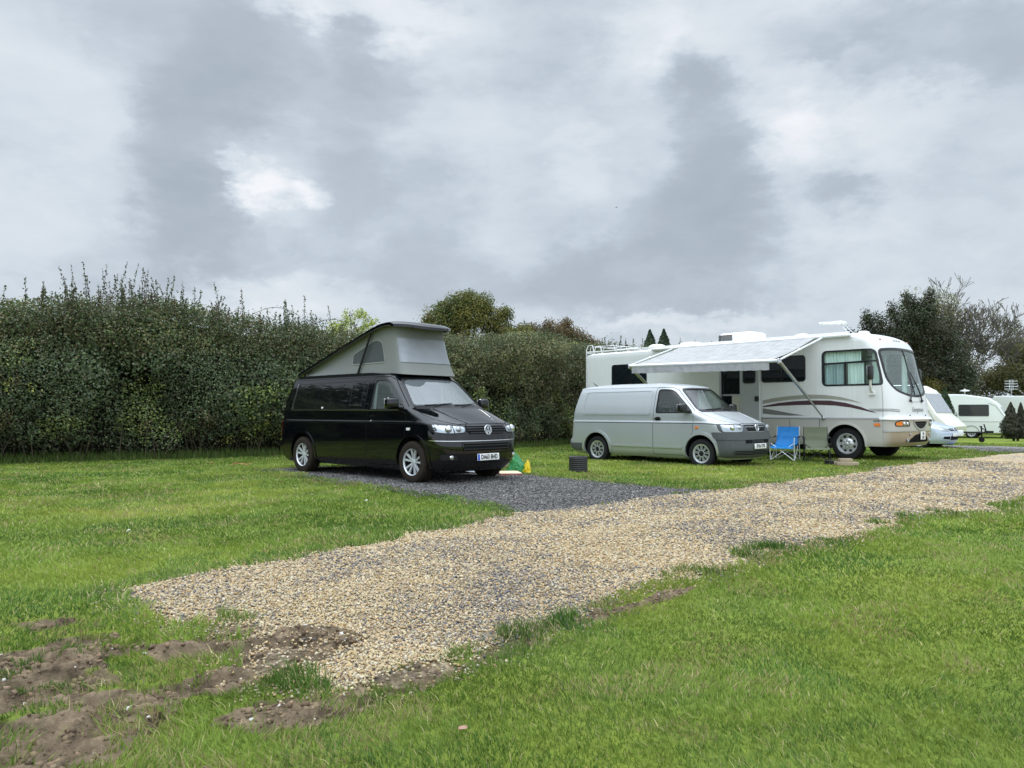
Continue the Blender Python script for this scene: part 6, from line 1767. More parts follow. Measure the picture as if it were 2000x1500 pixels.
def bare_tree(name, label, loc, seed, height, r, leaves, lcol, ivy=0):
    root = thing(name, label, 'tree', loc)
    segs, tips = limb_tree(loc, height, .52, 9, seed, r, .185, .55, .013, .80, (2, 3))
    if len(segs) > 60000: segs = segs[:60000]
    V, F = tubes_np(segs, 5); link('trunk', np_mesh('trunk', V, [F]), M_GREYBARK, root)
    zs = tips[:, 2].max()
    k = RNG.choice(len(tips), leaves); P = tips[k] + RNG.normal(size=(leaves, 3)) * .16
    keep = RNG.random(leaves) < .25 + .75 * (fbm(P[:, 0] * .5, P[:, 2] * .5, seed, 2) > .5); P = P[keep]; n = len(P)
    c = palette(n, lcol) * 1.4 * (.7 + .6 * RNG.random((n, 1)))
    if ivy:
        A = [s for s in segs if s[2] > .045 and s[0][2] < height * .62]; A = [A[i] for i in RNG.choice(len(A), ivy)]
        t = RNG.random((ivy, 1)); PI_ = np.array([a[0] for a in A]) * (1 - t) + np.array([a[1] for a in A]) * t + rand_unit(ivy) * (np.array([a[2] for a in A])[:, None] * 1.1 + .30 * RNG.random((ivy, 1)))
        P = np.concatenate([P, PI_]); c = np.concatenate([c, palette(ivy, [(.022, .040, .016), (.03, .05, .02)])])
        n = len(P)
    V, F = leaf_quads(P, rand_unit(n), .09 + .06 * RNG.random(n), .65)
    link('crown', np_mesh('crown', V, [F], np.repeat(c, 4, 0)), M_LEAFSOFT, root)
    print(name, len(segs), 'top', zs)
    return root

def conifer(name, label, loc, spikes, n, size, cols, group=None, cat='shrub'):
    root = thing(name, label, cat, loc, 0, group)
    Ps = []; Ns = []
    m = MB()
    for (cx, cy, h, w) in spikes:
        k = int(n * h * w / sum(s[2] * s[3] for s in spikes))
        t = RNG.random(k) ** .85; a = RNG.random(k) * 2 * PI
        prof = w * (np.minimum(1, (1 - t) * 1.45) ** .85) * (.55 + .45 * np.minimum(1, t / .22)) * (.50 + .95 * fbm(a * 2.4, t * 11, 331 + int(cx * 10), 4))
        r = prof * RNG.random(k) ** .3
        Ps.append(np.stack([cx * (1 - 0 * t) + r * np.cos(a), cy + r * np.sin(a), .04 + t * h], 1))
        Ns.append(np.stack([np.cos(a), np.sin(a), .5 + 0 * a], 1) + rand_unit(k) * .8)
        m.tube([(cx * .4, cy, -.05), (cx, cy, h * .5), (cx, cy, h * .95)], [.05, .035, .008], 6)
    m.build('trunk', M_BARK, root)
    P = np.concatenate(Ps); N = np.concatenate(Ns); N /= np.linalg.norm(N, axis=1, keepdims=True); n = len(P)
    c = palette(n, cols) * 1.5 * (.65 + .7 * RNG.random((n, 1)))
    V, F = leaf_quads(P, N, size * (.7 + .6 * RNG.random(n)), .5)
    link('crown', np_mesh('crown', V, [F], np.repeat(c, 4, 0)), M_LEAF, root)
    return root

build_hedge()
# trees behind the hedge
crown_tree('tree', 'small fresh yellow-green tree poking up behind the hedge above the camper roof', (-6.1, 29.3, 0), 2.6, .07, [(.2, 0, 4.35, .75, .7, .55), (-.55, .1, 4.25, .5, .5, .45), (.75, 0, 4.35, .45, .45, .45), (.1, 0, 4.85, .5, .5, .35), (-.2, 0, 3.8, .9, .8, .5)], 9000, .075, [(.16, .21, .030), (.20, .24, .035), (.12, .17, .03), (.24, .25, .04)])
crown_tree('tree', 'rounded olive-gold autumn tree rising behind the hedge right of the camper', (-2.05, 34.0, 0), 3.0, .16, [(-1.1, 0, 5.0, 1.0, 1.0, .95), (.2, 0, 5.35, 1.15, 1.1, .95), (1.15, .1, 5.0, .9, .9, .9), (-.3, .1, 6.0, .75, .8, .55), (.55, 0, 5.9, .75, .8, .6), (-1.4, 0, 4.3, .8, .8, .7), (1.6, 0, 4.3, .9, .9, .8), (0, 0, 4.2, 1.4, 1.2, .9), (-.95, 0, 5.75, .5, .5, .4), (-2.0, .3, 4.7, .6, .6, .6), (2.3, 0, 4.4, .8, .8, .6), (3.1, 0, 4.25, .7, .7, .5), (-1.75, 0, 5.25, .4, .4, .4), (1.75, 0, 5.55, .45, .4, .35), (.15, 0, 6.35, .3, .3, .3), (2.6, .2, 4.85, .45, .4, .3)], 60000, .085, [(.105, .100, .026), (.125, .112, .028), (.085, .095, .028), (.15, .125, .034), (.060, .078, .026)], [.3, .25, .2, .1, .15])
crown_tree('tree', 'reddish brown thinning tree behind the hedge left of the motorhome', (2.0, 35.5, 0), 3.2, .13, [(-.9, 0, 4.7, .8, .8, .6), (.1, 0, 4.95, .8, .8, .55), (.8, 0, 4.6, .7, .7, .55), (1.35, 0, 4.2, .6, .7, .6), (0, 0, 4.2, 1.3, 1.1, .7), (-1.5, 0, 4.4, .6, .6, .6), (-1.2, 0, 4.95, .4, .4, .3), (.45, 0, 5.3, .4, .4, .3), (1.8, 0, 4.15, .5, .5, .45), (-.3, 0, 5.2, .3, .3, .3)], 26000, .08, [(.085, .060, .030), (.10, .060, .034), (.075, .075, .03), (.11, .09, .03), (.070, .045, .030)])
conifer('conifer', 'pair of dark pointed conifer tips showing above the motorhome roof', (8.6, 45.5, 0), [(-.42, 0, 6.0, 1.3), (.42, 0, 6.05, 1.3)], 16000, .16, [(.018, .036, .018), (.026, .044, .020)], cat='tree')
# right hand background
crown_tree('tree', 'broad dark evergreen tree standing behind the cab of the motorhome', (22.6, 42.5, -.1), 2.4, .28, [(-2.0, 0, 3.6, 1.7, 1.6, 1.5), (-3.1, 0, 4.6, 1.1, 1.2, 1.0), (-1.4, 0, 5.6, 1.3, 1.4, 1.2), (-2.6, 0, 6.0, .7, .8, .8), (-.2, 0, 6.6, 1.1, 1.2, 1.1), (.5, 0, 5.4, 1.5, 1.5, 1.3), (1.2, 0, 4.2, 1.5, 1.6, 1.5), (0, 0, 3.0, 2.2, 1.8, 1.6), (-.6, 0, 7.3, .5, .5, .5), (.3, 0, 7.0, .7, .7, .6), (1.6, .2, 2.6, 1.6, 1.6, 1.4), (-2.6, 0, 2.4, 1.6, 1.5, 1.3), (-3.6, 0, 5.2, .6, .6, .5), (-2.9, 0, 6.5, .28, .3, .55), (-1.5, 0, 6.9, .28, .3, .6), (-.7, 0, 7.8, .25, .3, .5), (.6, 0, 7.7, .3, .3, .5), (-3.9, 0, 5.7, .25, .3, .4)], 85000, .11, [(.016, .022, .010), (.022, .029, .013), (.032, .030, .017), (.046, .034, .024), (.028, .038, .017)], mat=M_LEAF)
bare_tree('tree', 'tall half bare tree with a fine net of twigs and ivy on its trunk', (27.0, 47.0, -.1), 41, 9.4, .30, 3600, [(.14, .14, .06), (.17, .15, .06), (.10, .11, .05)], 7000)
crown_tree('tree', 'thin pale green tree crown half hidden behind the dark evergreen', (25.2, 46.5, -.1), 3.5, .18, [(-.4, 0, 7.2, 1.2, 1.2, 1.2), (.7, 0, 8.0, 1.1, 1.1, .9), (-.9, 0, 8.1, .8, .9, .8), (.4, 0, 6.4, 1.3, 1.2, 1.1), (1.3, 0, 7.1, .8, .8, .8)], 9000, .10, [(.12, .125, .055), (.10, .11, .045), (.14, .14, .07)])
crown_tree('tree', 'olive brown scrubby tree at the right edge behind the caravans', (32.6, 48.5, -.1), 2.5, .2, clumps(16, 2.6, 2.2, 1.8, 5.8, 1.1, 91), 36000, .12, [(.085, .085, .038), (.105, .095, .042), (.070, .078, .034), (.12, .115, .05)])
crown_tree('tree', 'dull green tree filling the gap behind the middle caravan', (28.6, 50.5, -.1), 2.2, .2, clumps(14, 3.0, 2.0, 1.4, 4.8, 1.2, 97), 34000, .12, [(.075, .075, .038), (.09, .085, .042), (.06, .07, .034), (.10, .09, .045)])
bare_tree('tree', 'leafless grey tree at the far right behind the scrub', (37.2, 52.0, -.1), 23, 8.5, .16, 5000, [(.12, .10, .05), (.10, .09, .05)], 0)
crown_tree('tree', 'low bushy tree beyond the far right caravan', (37.5, 50, -.1), 2.0, .2, clumps(16, 3.4, 2.0, 1.2, 4.6, 1.2, 103), 30000, .13, [(.08, .08, .04), (.10, .095, .042), (.065, .075, .035), (.11, .10, .055)])
crown_tree('bush', 'golden leaved bush between the motorhome and the nearest caravan', (23.0, 41.5, -.05), 1.4, .06, [(-.2, 0, 2.5, .6, .6, .5), (.35, 0, 2.1, .5, .6, .5), (0, 0, 1.5, .7, .7, .8), (-.5, 0, 2.8, .35, .4, .35)], 8000, .09, [(.10, .085, .022), (.07, .075, .022), (.05, .06, .02), (.14, .11, .03)], cat='bush')
conifer('conifer_shrub', 'slim dark green conifer between the two caravans', (20.6, 36.6, -.05), [(0, 0, 2.35, .55), (-.55, .1, 1.7, .5)], 14000, .08, [(.020, .042, .018), (.028, .052, .020)], None)
conifer('conifer_shrub', 'dark twin topped conifer shrub on the lawn in front of the far caravan', (22.35, 34.2, -.03), [(-.18, 0, 1.62, .42), (.30, .05, 1.60, .30)], 24000, .06, [(.026, .032, .018), (.034, .036, .020), (.022, .030, .014), (.045, .035, .022)], None)

# tall trees beyond the left edge of the view; they darken what the black van's side mirrors
for q, (lx, ly, hh) in enumerate(((-21.5, 10.5, 11.0), (-24.5, 16.5, 12.0), (-27, 5.0, 12.5), (-31, 22.5, 11.5), (-22.0, 1.0, 11.0))):
    crown_tree('tree', ['broad leafy tree overhanging the hedge beyond the left edge, seen mirrored in the black van', 'tallest tree left of the view behind the hedge end', 'wide crowned tree far left beyond the lawn', 'tree behind the hedge far left of the view', 'tree on the left lawn level with the viewer'][q], (lx, ly, 0), hh * .35, .3, clumps(18, hh * .33, hh * .33, hh * .3, hh * .85, hh * .16, 400 + q), 14000, .30, [(.045, .055, .024), (.06, .065, .028), (.038, .048, .02)])
# =================================================================== caravans, car and the small things
M_CARAVANWHITE = pm('caravan_white', (.70, .72, .69), .35, 0, .5, vary=.06, vscale=1.5)
M_CARAVANCREAM = pm('caravan_cream', (.74, .72, .64), .35, 0, .5, vary=.05, vscale=1.5)
M_CARAVANGREY = pm('caravan_grey_line', (.36, .37, .35), .5)
M_ACRYLIC = pm('grey_acrylic_window', (.045, .045, .048), .06, 0, .6)
M_PALEACRYLIC = pm('pale_acrylic_window', (.34, .35, .38), .10, 0, .6, vary=.12, vscale=5)
M_BLUEPLASTIC = pm('blue_plastic', (.03, .11, .55), .4)
M_SILVERCAR = pm('pale_silver_blue_paint', (.50, .57, .66), .30, .12, .5, coat=.3)

def caravan(name, label, loc, rz, L, H, Wd, prof, body, zskirt, wins, fwin, aerial=None):
    """prof: side outline (x,z) with x=0 at the axle, nose towards +x"""
    root = thing(name, label, 'caravan', loc, rz)
    bm = bmesh.new()
    vs = [bm.verts.new((x, -Wd / 2, z)) for x, z in prof]; f = bm.faces.new(vs)
    r = bmesh.ops.extrude_face_region(bm, geom=[f]); bmesh.ops.translate(bm, verts=[v for v in r['geom'] if isinstance(v, bmesh.types.BMVert)], vec=(0, Wd, 0))
    bmesh.ops.recalc_face_normals(bm, faces=bm.faces[:])
    ed = [e for e in bm.edges if abs(e.verts[0].co.y - e.verts[1].co.y) < 1e-4 and min(e.verts[0].co.z, e.verts[1].co.z) > zskirt + .1]
    bmesh.ops.bevel(bm, geom=ed, offset=.07, segments=3, affect='EDGES', profile=.5)
    me = bpy.data.meshes.new('body'); bm.to_mesh(me); bm.free(); smooth(me, 30)
    bo = link('body', me, body, root)
    for sg in (-1, 1):
        S = lambda x, z, o, sg=sg: (x, sg * (Wd / 2 + o), z)
        for (x0, x1, z0, z1) in wins:
            w = rpoly([(x0, z0), (x1, z0), (x1, z1), (x0, z1)], .07)
            g = MB().add(*patch(w, S, .5, .03, .012)).build('side_window', M_ACRYLIC, root)
            MB().add(*strip(w, .035, S, .1, .03, .010, closed=True)).build('window_frame', M_CARAVANGREY, g)
        MB().add(*strip([(prof[0][0] + .1, zskirt + .55), (fwin[0][0] - .02, zskirt + .55)], .03, S, .3, .012, .006)).build('side_rail', M_CARAVANGREY, bo)
        MB().add(*strip([(fwin[0][0] - .05, zskirt + .03), (fwin[0][0] - .08, zskirt + .6), (fwin[1][0] - .18, fwin[1][1] + .05), (fwin[1][0] - .5, fwin[1][1] + .20)], .03, S, .1, .012, .006)).build('panel_joint', M_CARAVANGREY, bo)
        MB().add(*strip([(.0 + .34 * math.cos(a), .30 + .34 * math.sin(a)) for a in np.linspace(.0, PI, 16)], .06, S, .08, .03, .012)).build('wheel_arch', M_CARAVANGREY, root)
        wheel(root, 0, sg * (Wd / 2 - .10), sg, .29, .19, .17, 'hubcap', M_RUBBER, M_HUBCAP)
        MB().tube([(fwin[0][0] - .25, sg * (Wd / 2 - .25), zskirt + .02), (fwin[0][0] - .45, sg * (Wd / 2 - .20), 0)], .025, 6).build('corner_steady', M_DARKMETAL, root)
    # front window on the sloping nose: fwin = [(x,z) bottom, (x,z) top]
    (xb, zb), (xt, zt) = fwin
    d = Vector((xt - xb, 0, zt - zb)); nrm = Vector((zt - zb, 0, -(xt - xb))).normalized()
    Fm = lambda y, v, o: tuple(Vector((xb, y, zb)) + d * v + nrm * o)
    for y0, y1 in ((-Wd / 2 + .12, -.42), (-.38, .38), (.42, Wd / 2 - .12)):
        w = rpoly([(y0, .02), (y1, .02), (y1, .98), (y0, .98)], .06)
        g = MB().add(*patch(w, Fm, .5, .03, .022)).build('front_window', M_PALEACRYLIC, root)
        MB().add(*strip(w, .03, Fm, .2, .03, .020, closed=True)).build('window_frame', M_CARAVANGREY, g)
    # A frame, hitch, jockey wheel
    xf = max(p[0] for p in prof)
    a = MB()
    for sg in (-1, 1): a.tube([(xf - .5, sg * .55, zskirt + .08), (xf + .95, sg * .04, zskirt + .10)], .035, 6)
    a.box((xf + 1.05, 0, zskirt + .12), (.30, .09, .09)); a.tube([(xf + .95, .12, zskirt + .05), (xf + .85, .12, zskirt + .42)], .025, 6); a.tube([(xf + .98, 0, zskirt + .14), (xf + .72, 0, zskirt + .34)], .02, 6)
    a.build('tow_hitch', M_DARKMETAL, root)
    j = MB(); j.tube([(xf + .75, .16, .16), (xf + .75, .16, zskirt + .35)], .03, 8); j.lathe([(.02, -.03), (.10, -.03), (.11, 0), (.10, .03), (.02, .03)], 18, (xf + .75, .16, .11), 'Y'); j.build('jockey_wheel', M_RUBBER, root)
    if aerial:
        m = MB().tube([(aerial, 0, H - .02), (aerial, 0, H + .10)], .025, 8).lathe([(.001, .08), (.20, .11), (.24, .14), (.20, .17), (.04, .20), (.02, .25), (.001, .25)], 20, (aerial, 0, H), 'Z', close=False)
        m.build('roof_aerial', M_WHITEPLASTIC, root)
    return root

# nearest caravan, cream front just past the motorhome nose
P1 = [(-2.6, .30), (1.95, .30), (2.02, .62), (1.93, .72), (1.70, .95), (1.52, 1.12), (1.02, 1.98), (.92, 2.10), (.55, 2.30), (-2.5, 2.33), (-2.66, 1.9)]
caravan('touring_caravan', 'cream touring caravan nearest the motorhome with a sloping front window', (16.5, 32.3, 0), -.80, 4.7, 2.33, 2.15, P1, M_CARAVANCREAM, .30, [(-1.9, -.5, 1.15, 1.75)], [(1.50, 1.16), (1.04, 1.95)])
P2 = [(-2.9, .30), (2.0, .30), (2.02, .45), (1.75, .72), (1.25, 1.62), (1.16, 1.78), (.75, 2.08), (-.3, 2.26), (-2.8, 2.33), (-2.95, 1.9)]
caravan('touring_caravan', 'pale grey-green touring caravan side on with a dark rectangular window and mushroom aerial', (24.2, 40.4, -.15), -.62, 4.9, 2.33, 2.15, P2, M_CARAVANWHITE, .30, [(-.55, .78, 1.14, 1.72), (-2.3, -1.5, 1.14, 1.72)], [(1.66, .92), (1.26, 1.60)], -.35)
caravan('touring_caravan', 'white caravan at the right edge partly behind the twin topped conifer', (31.0, 43.8, -.15), -.70, 4.9, 2.3, 2.15, [(-3.0, .30), (2.2, .30), (2.2, .8), (1.9, 1.9), (1.5, 2.15), (.9, 2.26), (-2.9, 2.28), (-3.05, 2.0)], M_CARAVANWHITE, .30, [(-.3, 1.0, 1.1, 1.7)], [(2.12, 1.0), (1.92, 1.8)])

def hatchback():
    root = thing('parked_car', 'pale silver blue car parked beside the nose of the motorhome', 'car', (14.28, 26.5, -.05), -.80)
    WB = 2.55
    sh = Shell([.20, .30, .42, .55, .62, .70, .76, .82, .90, .96, 1.02, 1.2, 1.40], [.78, .84, .87, .86, .84, .80, .70, .50, .22, -.05, -.20, -.55, -.95],
               [.2, .35, .6, .9, 1.4], [-WB - .7, -WB - .82, -WB - .82, -WB - .75, -WB - .45], [.2, .35, .6, .85, .95, 1.2, 1.40], [.80, .86, .875, .86, .82, .72, .60], .50, 2.7, .35, 2.8, .20, 1.40, .07, xcen=-1.7, inx=.8)
    me = sh.mesh('body', list(np.linspace(.20, 1.38, 40)) + [1.40])
    c = MB()
    for sg in (-1, 1):
        for xx in (0, -WB): c.lathe([(.001, -.3), (.34, -.3), (.34, .3), (.001, .3)], 32, (xx, sg * .85, .31), 'Y', close=False)
    link('body', cut_mesh(me, [c], .03), M_SILVERCAR, root)
    MB().box((-1.3, 0, .24), (2.6, 1.3, .12)).box((0, 0, .35), (.5, 1.2, .3)).box((-WB, 0, .35), (.5, 1.2, .3)).build('underbody', M_DARKMETAL, root)
    Fm = sh.front()
    for sg in (-1, 1):
        for xx in (0, -WB): wheel(root, xx, sg * .77, sg, .31, .20, .19, 'hubcap', M_RUBBER, M_HUBCAP)
        S = sh.side(sg)
        g = rpoly([(-.35, .94), (-2.6, .96), (-2.35, 1.34), (-1.05, 1.36)], .06)
        MB().add(*patch(g, S, .15, .006, .004)).build('side_window', M_PRIVACY, root)
        hl = rpoly([(sg * .46, .60), (sg * .42, .66), (sg * .58, .74), (sg * .80, .76), (sg * .82, .66), (sg * .70, .60)], .03)
        MB().add(*patch(hl, Fm, .06, .02, .006)).build('headlight', M_REFLECTOR, root, 50)
        MB().add(*patch(rpoly([(sg * .42, .34), (sg * .72, .36), (sg * .70, .44), (sg * .42, .44)], .03), Fm, .06, .02, .005)).build('fog_lamp_surround', M_GAP, root)
        MB().rbox((-.35, sg * .95, .98), (.14, .20, .14), .05).build('wing_mirror', M_SILVERCAR, root)
    MB().add(*patch(rpoly([(-.62, .97), (.62, .97), (.52, 1.36), (-.52, 1.36)], .06), Fm, .1, .006, .006)).build('windscreen', M_PRIVACY, root, 60)
    MB().add(*patch(rpoly([(-.36, .62), (.36, .62), (.42, .70), (-.42, .70)], .02), Fm, .06, .02, .004)).build('grille', M_GAP, root)
    MB().add(*strip([(-.38, .66), (.38, .66)], .018, Fm, .06, .02, .014)).build('grille_bar', M_CHROME, root)
    MB().add(*patch(rpoly([(-.38, .32), (.38, .32), (.38, .45), (-.38, .45)], .02), Fm, .06, .02, .004)).build('lower_intake', M_GAP, root)
    MB().add(*strip([(-.80, .545), (.80, .545)], .03, Fm, .06, .02, .012)).build('bumper_strip', M_SILVERCAR, root)
    vw_badge(root, M_CHROME, frame_mat((0, 1, 0), (-.25, 0, 1), Fm(0, .665, .02)), .06)
    p = MB().rbox((0, 0, 0), (.50, .11, .01), .004).mesh('number_plate'); p.transform(frame_mat((0, 1, 0), (0, 0, 1), Fm(0, .49, .016))); link('number_plate', p, M_PLATEWHITE, root)
hatchback()

# blue water carrier and white board by the hitch of the nearest caravan
t = thing('water_carrier', 'blue plastic water carrier standing by the caravan hitch', 'container', (16.4, 29.0, -.02), .4)
MB().rbox((0, 0, .20), (.26, .36, .40), .06).build('body', M_BLUEPLASTIC, t); MB().tube([(0, -.12, .40), (0, -.08, .47), (0, .08, .47), (0, .12, .40)], .02, 8).build('handle', M_BLUEPLASTIC, t); MB().lathe([(.05, 0), (.05, .04), (.001, .045)], 14, (0, .12, .40)).build('cap', M_WHITEPLASTIC, t)
t = MB().rbox((0, 0, 0), (1.15, .05, .22), .02).build('white_board', pm('white_board_paint', (.74, .74, .75), .5), None)
t.location = (16.55, 29.3, .40); t.rotation_euler = (0, 0, -.15); tag(t, 'white board lying across the tow hitch of the cream caravan', 'board')

# TV aerials on poles
def yagi(loc, rz, h, label):
    root = thing('television_aerial', label, 'aerial', loc, rz, None)
    MB().tube([(0, 0, 0), (0, 0, h)], .022, 6).build('pole', M_MILL, root)
    m = MB()
    for k in range(4):
        z = h - .1 - k * .16; m.tube([(-.42, 0, z), (.42, 0, z)], .014, 5)
    m.tube([(-.1, 0, h), (-.1, 0, h - .65)], .014, 5).tube([(.12, 0, h), (.12, 0, h - .65)], .014, 5)
    m.build('element_array', M_ALUM, root)
yagi((30.0, 46.2, -.1), .1, 3.25, 'ladder shaped television aerial on a thin pole behind the right hand caravans')

# ------------------------------------------------------------------ folding chairs
def camp_chair(label, loc, rz, fabric, frame):
    root = thing('camping_chair', label, 'chair', loc, rz, None)
    # +y is the way the sitter faces
    wd = .27
    f = MB()
    FL = [(-.29, .25), (.29, .25), (-.29, -.25), (.29, -.25)]
    SF = {(-1, 1): (-wd, .24, .40), (1, 1): (wd, .24, .40), (-1, -1): (-wd, -.20, .34), (1, -1): (wd, -.20, .34)}
    r = .010
    f.tube([(-.29, .25, 0), (wd, .24, .42)], r, 6); f.tube([(.29, .25, 0), (-wd, .24, .42)], r, 6)           # front cross
    f.tube([(-.29, -.27, 0), (wd, -.20, .36)], r, 6); f.tube([(.29, -.27, 0), (-wd, -.20, .36)], r, 6)       # rear cross
    for sg in (-1, 1):
        f.tube([(sg * .29, .25, 0), (sg * wd, -.20, .36)], r, 6); f.tube([(sg * .29, -.27, 0), (sg * wd, .24, .42)], r, 6)   # side crosses
        f.tube([(sg * .29, -.27, 0), (sg * .285, -.28, .40), (sg * .27, -.34, .84)], r, 6)                    # back posts
        f.tube([(sg * .29, .25, 0), (sg * .295, .27, .40), (sg * .30, .27, .58)], r, 6)                        # arm posts
        for yy in (.25, -.27): f.ball((sg * .29, yy, .012), (.022, .022, .014), 8, 5)
    f.build('frame', frame, root)
    # sling: seat that runs up into the back
    prof = [(.30, .30), (.27, .335), (.18, .365), (.05, .375), (-.10, .385), (-.19, .42), (-.255, .50), (-.29, .62), (-.32, .74), (-.335, .83)]
    V = []; F = []; nx = 11; P = resample(prof, .04)
    for i, p in enumerate(P):
        t = i / (len(P) - 1)
        for k in range(nx):
            u = -1 + 2 * k / (nx - 1); sag = .045 * (1 - u * u) * math.sin(PI * min(1, t * 1.25)) if t < .8 else .02 * (1 - u * u) * (1 - t) * 5
            cr = .006 * math.sin(u * 9 + t * 11)
            V.append((u * wd * (1.0 - .0 * t), p.x - (sag * .7 if t > .42 else 0) + cr, p.y - (sag if t < .5 else 0) + cr * .5))
    for i in range(len(P) - 1):
        for k in range(nx - 1): a = i * nx + k; F.append((a, a + 1, a + nx + 1, a + nx))
    so = MB().add(V, F).build('sling_seat', fabric, root, 70)
    for sg in (-1, 1):
        V = []; F = []
        for i in range(9):
            t = i / 8; y = .28 - .60 * t; z = .585 + .02 * t - .035 * math.sin(PI * t)
            V += [(sg * .265, y, z), (sg * .33, y, z)]
        for i in range(8): F.append((2 * i, 2 * i + 1, 2 * i + 3, 2 * i + 2))
        MB().add(V, F).build('armrest', M_BLACKFABRIC, root, 60)
    return root
M_BLACKFABRIC = pm('black_webbing', (.012, .012, .016), .9)
camp_chair('blue folding camping chair with a bright metal frame beside the silver van', (6.86, 19.38, 0), PI - .60, pm('blue_nylon', (.012, .21, .56), .6, bump=.3, bscale=20), M_ALUM)
camp_chair('olive green folding camping chair by the front wheel of the motorhome', (7.44, 18.82, 0), PI - .30, pm('olive_nylon', (.115, .13, .08), .75, bump=.3, bscale=20), M_DARKMETAL)

# ------------------------------------------------------------------ small things on the ground
t = thing('ribbed_drum', 'squat black ribbed drum on the grass between the two vans', 'drum', (1.34, 15.62, -.02))
pr = [(.165, 0), (.18, .015)]
for k in range(7): pr += [(.190, .03 + k * .042), (.193, .045 + k * .042), (.184, .058 + k * .042), (.184, .064 + k * .042)]
pr += [(.185, .325), (.172, .335), (.15, .335), (.145, .30), (.001, .30)]
MB().lathe(pr, 36, (0, 0, 0), 'Z', close=False).build('shell', pm('black_rubber', (.022, .021, .024), .6, bump=.2), t)
MB().tube([(.07 * math.cos(a), .07 * math.sin(a), .315) for a in np.linspace(0, PI, 8)], .012, 6).build('handle', M_BLACKPLASTIC, t)

# carrier bag: thin crumpled plastic with a yellow panel
def carrier_bag():
    root = thing('carrier_bag', 'crumpled green and yellow carrier bag on the grass by the camper', 'bag', (.12, 15.15, 0), .3)
    def lump(w, d, h, seed, lean):
        V = []; F = []; n = 26; m = 16
        for i in range(m + 1):
            t = i / m; rr = (1 - t ** 2.2) * .9 + .12 * (1 - t)
            for k in range(n):
                a = 2 * PI * k / n
                w_ = 1 + .55 * (mnoise.noise(Vector((math.cos(a) * 2.2 + seed, math.sin(a) * 2.2, t * 4))))
                V.append((w * rr * w_ * math.cos(a) + lean * t, d * rr * w_ * math.sin(a), h * t * (1 + .12 * mnoise.noise(Vector((a, t * 3, seed))))))
        for i in range(m):
            for k in range(n): F.append((i * n + k, i * n + (k + 1) % n, (i + 1) * n + (k + 1) % n, (i + 1) * n + k))
        F.append(tuple(m * n + k for k in range(n)))
        return V, F
    g, nt, b, out = nodes_of('green_film'); b.inputs['Base Color'].default_value = (.10, .42, .22, 1); b.inputs['Roughness'].default_value = .25
    tr = nt.nodes.new('ShaderNodeBsdfTransparent'); tr.inputs[0].default_value = (.55, .9, .65, 1); mx = nt.nodes.new('ShaderNodeMixShader'); mx.inputs[0].default_value = .6
    nt.links.new(b.outputs[0], mx.inputs[1]); nt.links.new(tr.outputs[0], mx.inputs[2]); nt.links.new(mx.outputs[0], out.inputs[0])
    MB().add(*lump(.17, .15, .46, 1.3, -.10)).build('bag_body', g, root, 25)
    MB().add(*lump(.07, .06, .26, 4.1, .03)).build('yellow_panel', pm('yellow_film', (.75, .55, .02), .3), root, 25).location = (.13, -.14, .02)
carrier_bag()
t = thing('pizza_box', 'flat cream cardboard box with a red edge lying by the camper front wheel', 'box', (-.06, 14.78, .005), .25)
MB().rbox((0, 0, .018), (.42, .36, .036), .006).build('tray', pm('red_card', (.50, .05, .03), .6), t); MB().rbox((0, 0, .046), (.425, .365, .018), .006, rx=.05).build('lid', pm('cream_card', (.70, .58, .40), .7), t)

def crumpled_sheet():
    V = []; F = []; n = 30; m = 14
    for i in range(n + 1):
        for j in range(m + 1):
            u = i / n - .5; v = j / m - .5
            h = .10 * max(0, mnoise.noise(Vector((u * 6, v * 5, 2.2))) + .35) * (1 - 1.6 * max(abs(u), abs(v)) ** 2) + .04 * mnoise.noise(Vector((u * 17, v * 14, 5)))
            V.append((u * 1.7 + .05 * mnoise.noise(Vector((u * 5, v * 5, 9))), v * .8, max(.006, .03 + h)))
    for i in range(n):
        for j in range(m): a = i * (m + 1) + j; F.append((a, a + 1, a + m + 2, a + m + 1))
    o = MB().add(V, F).build('groundsheet', pm('grey_blue_tarpaulin', (.28, .31, .36), .35, vary=.5, vscale=4), None, 40)
    o.location = (-1.25, 15.3, .01); o.rotation_euler = (0, 0, .15); tag(o, 'crumpled grey blue groundsheet lying behind the front of the camper', 'groundsheet')
crumpled_sheet()

# timber blocks and a black box by the motorhome wheel
wood = pm('weathered_timber', (.33, .26, .18), .85, vary=.25, vscale=6, bump=.3)
def plank(loc, d, rz, label):
    o = MB().rbox((0, 0, d[2] / 2), d, .006).build('timber_block', wood, None); o.location = loc; o.rotation_euler = (0, 0, rz); tag(o, label, 'block', 'timber blocks by the motorhome wheel')
plank((7.52, 17.32, -.01), (.46, .20, .095), -.10, 'long pale timber block at the bottom beside the motorhome wheel')
plank((7.50, 17.36, .086), (.27, .16, .075), -.05, 'short timber block lying on top of the longer one')
plank((7.36, 17.52, -.01), (.20, .16, .11), .2, 'squat timber offcut behind the stacked blocks')
t = thing('plastic_tray', 'low black plastic tray beside the timber blocks', 'tray', (7.28, 17.55, -.01), .1)
MB().rbox((0, 0, .05), (.26, .22, .10), .02).build('tray_body', M_BLACKPLASTIC, t); MB().rbox((0, 0, .105), (.28, .24, .02), .008).build('rim', M_BLACKPLASTIC, t)

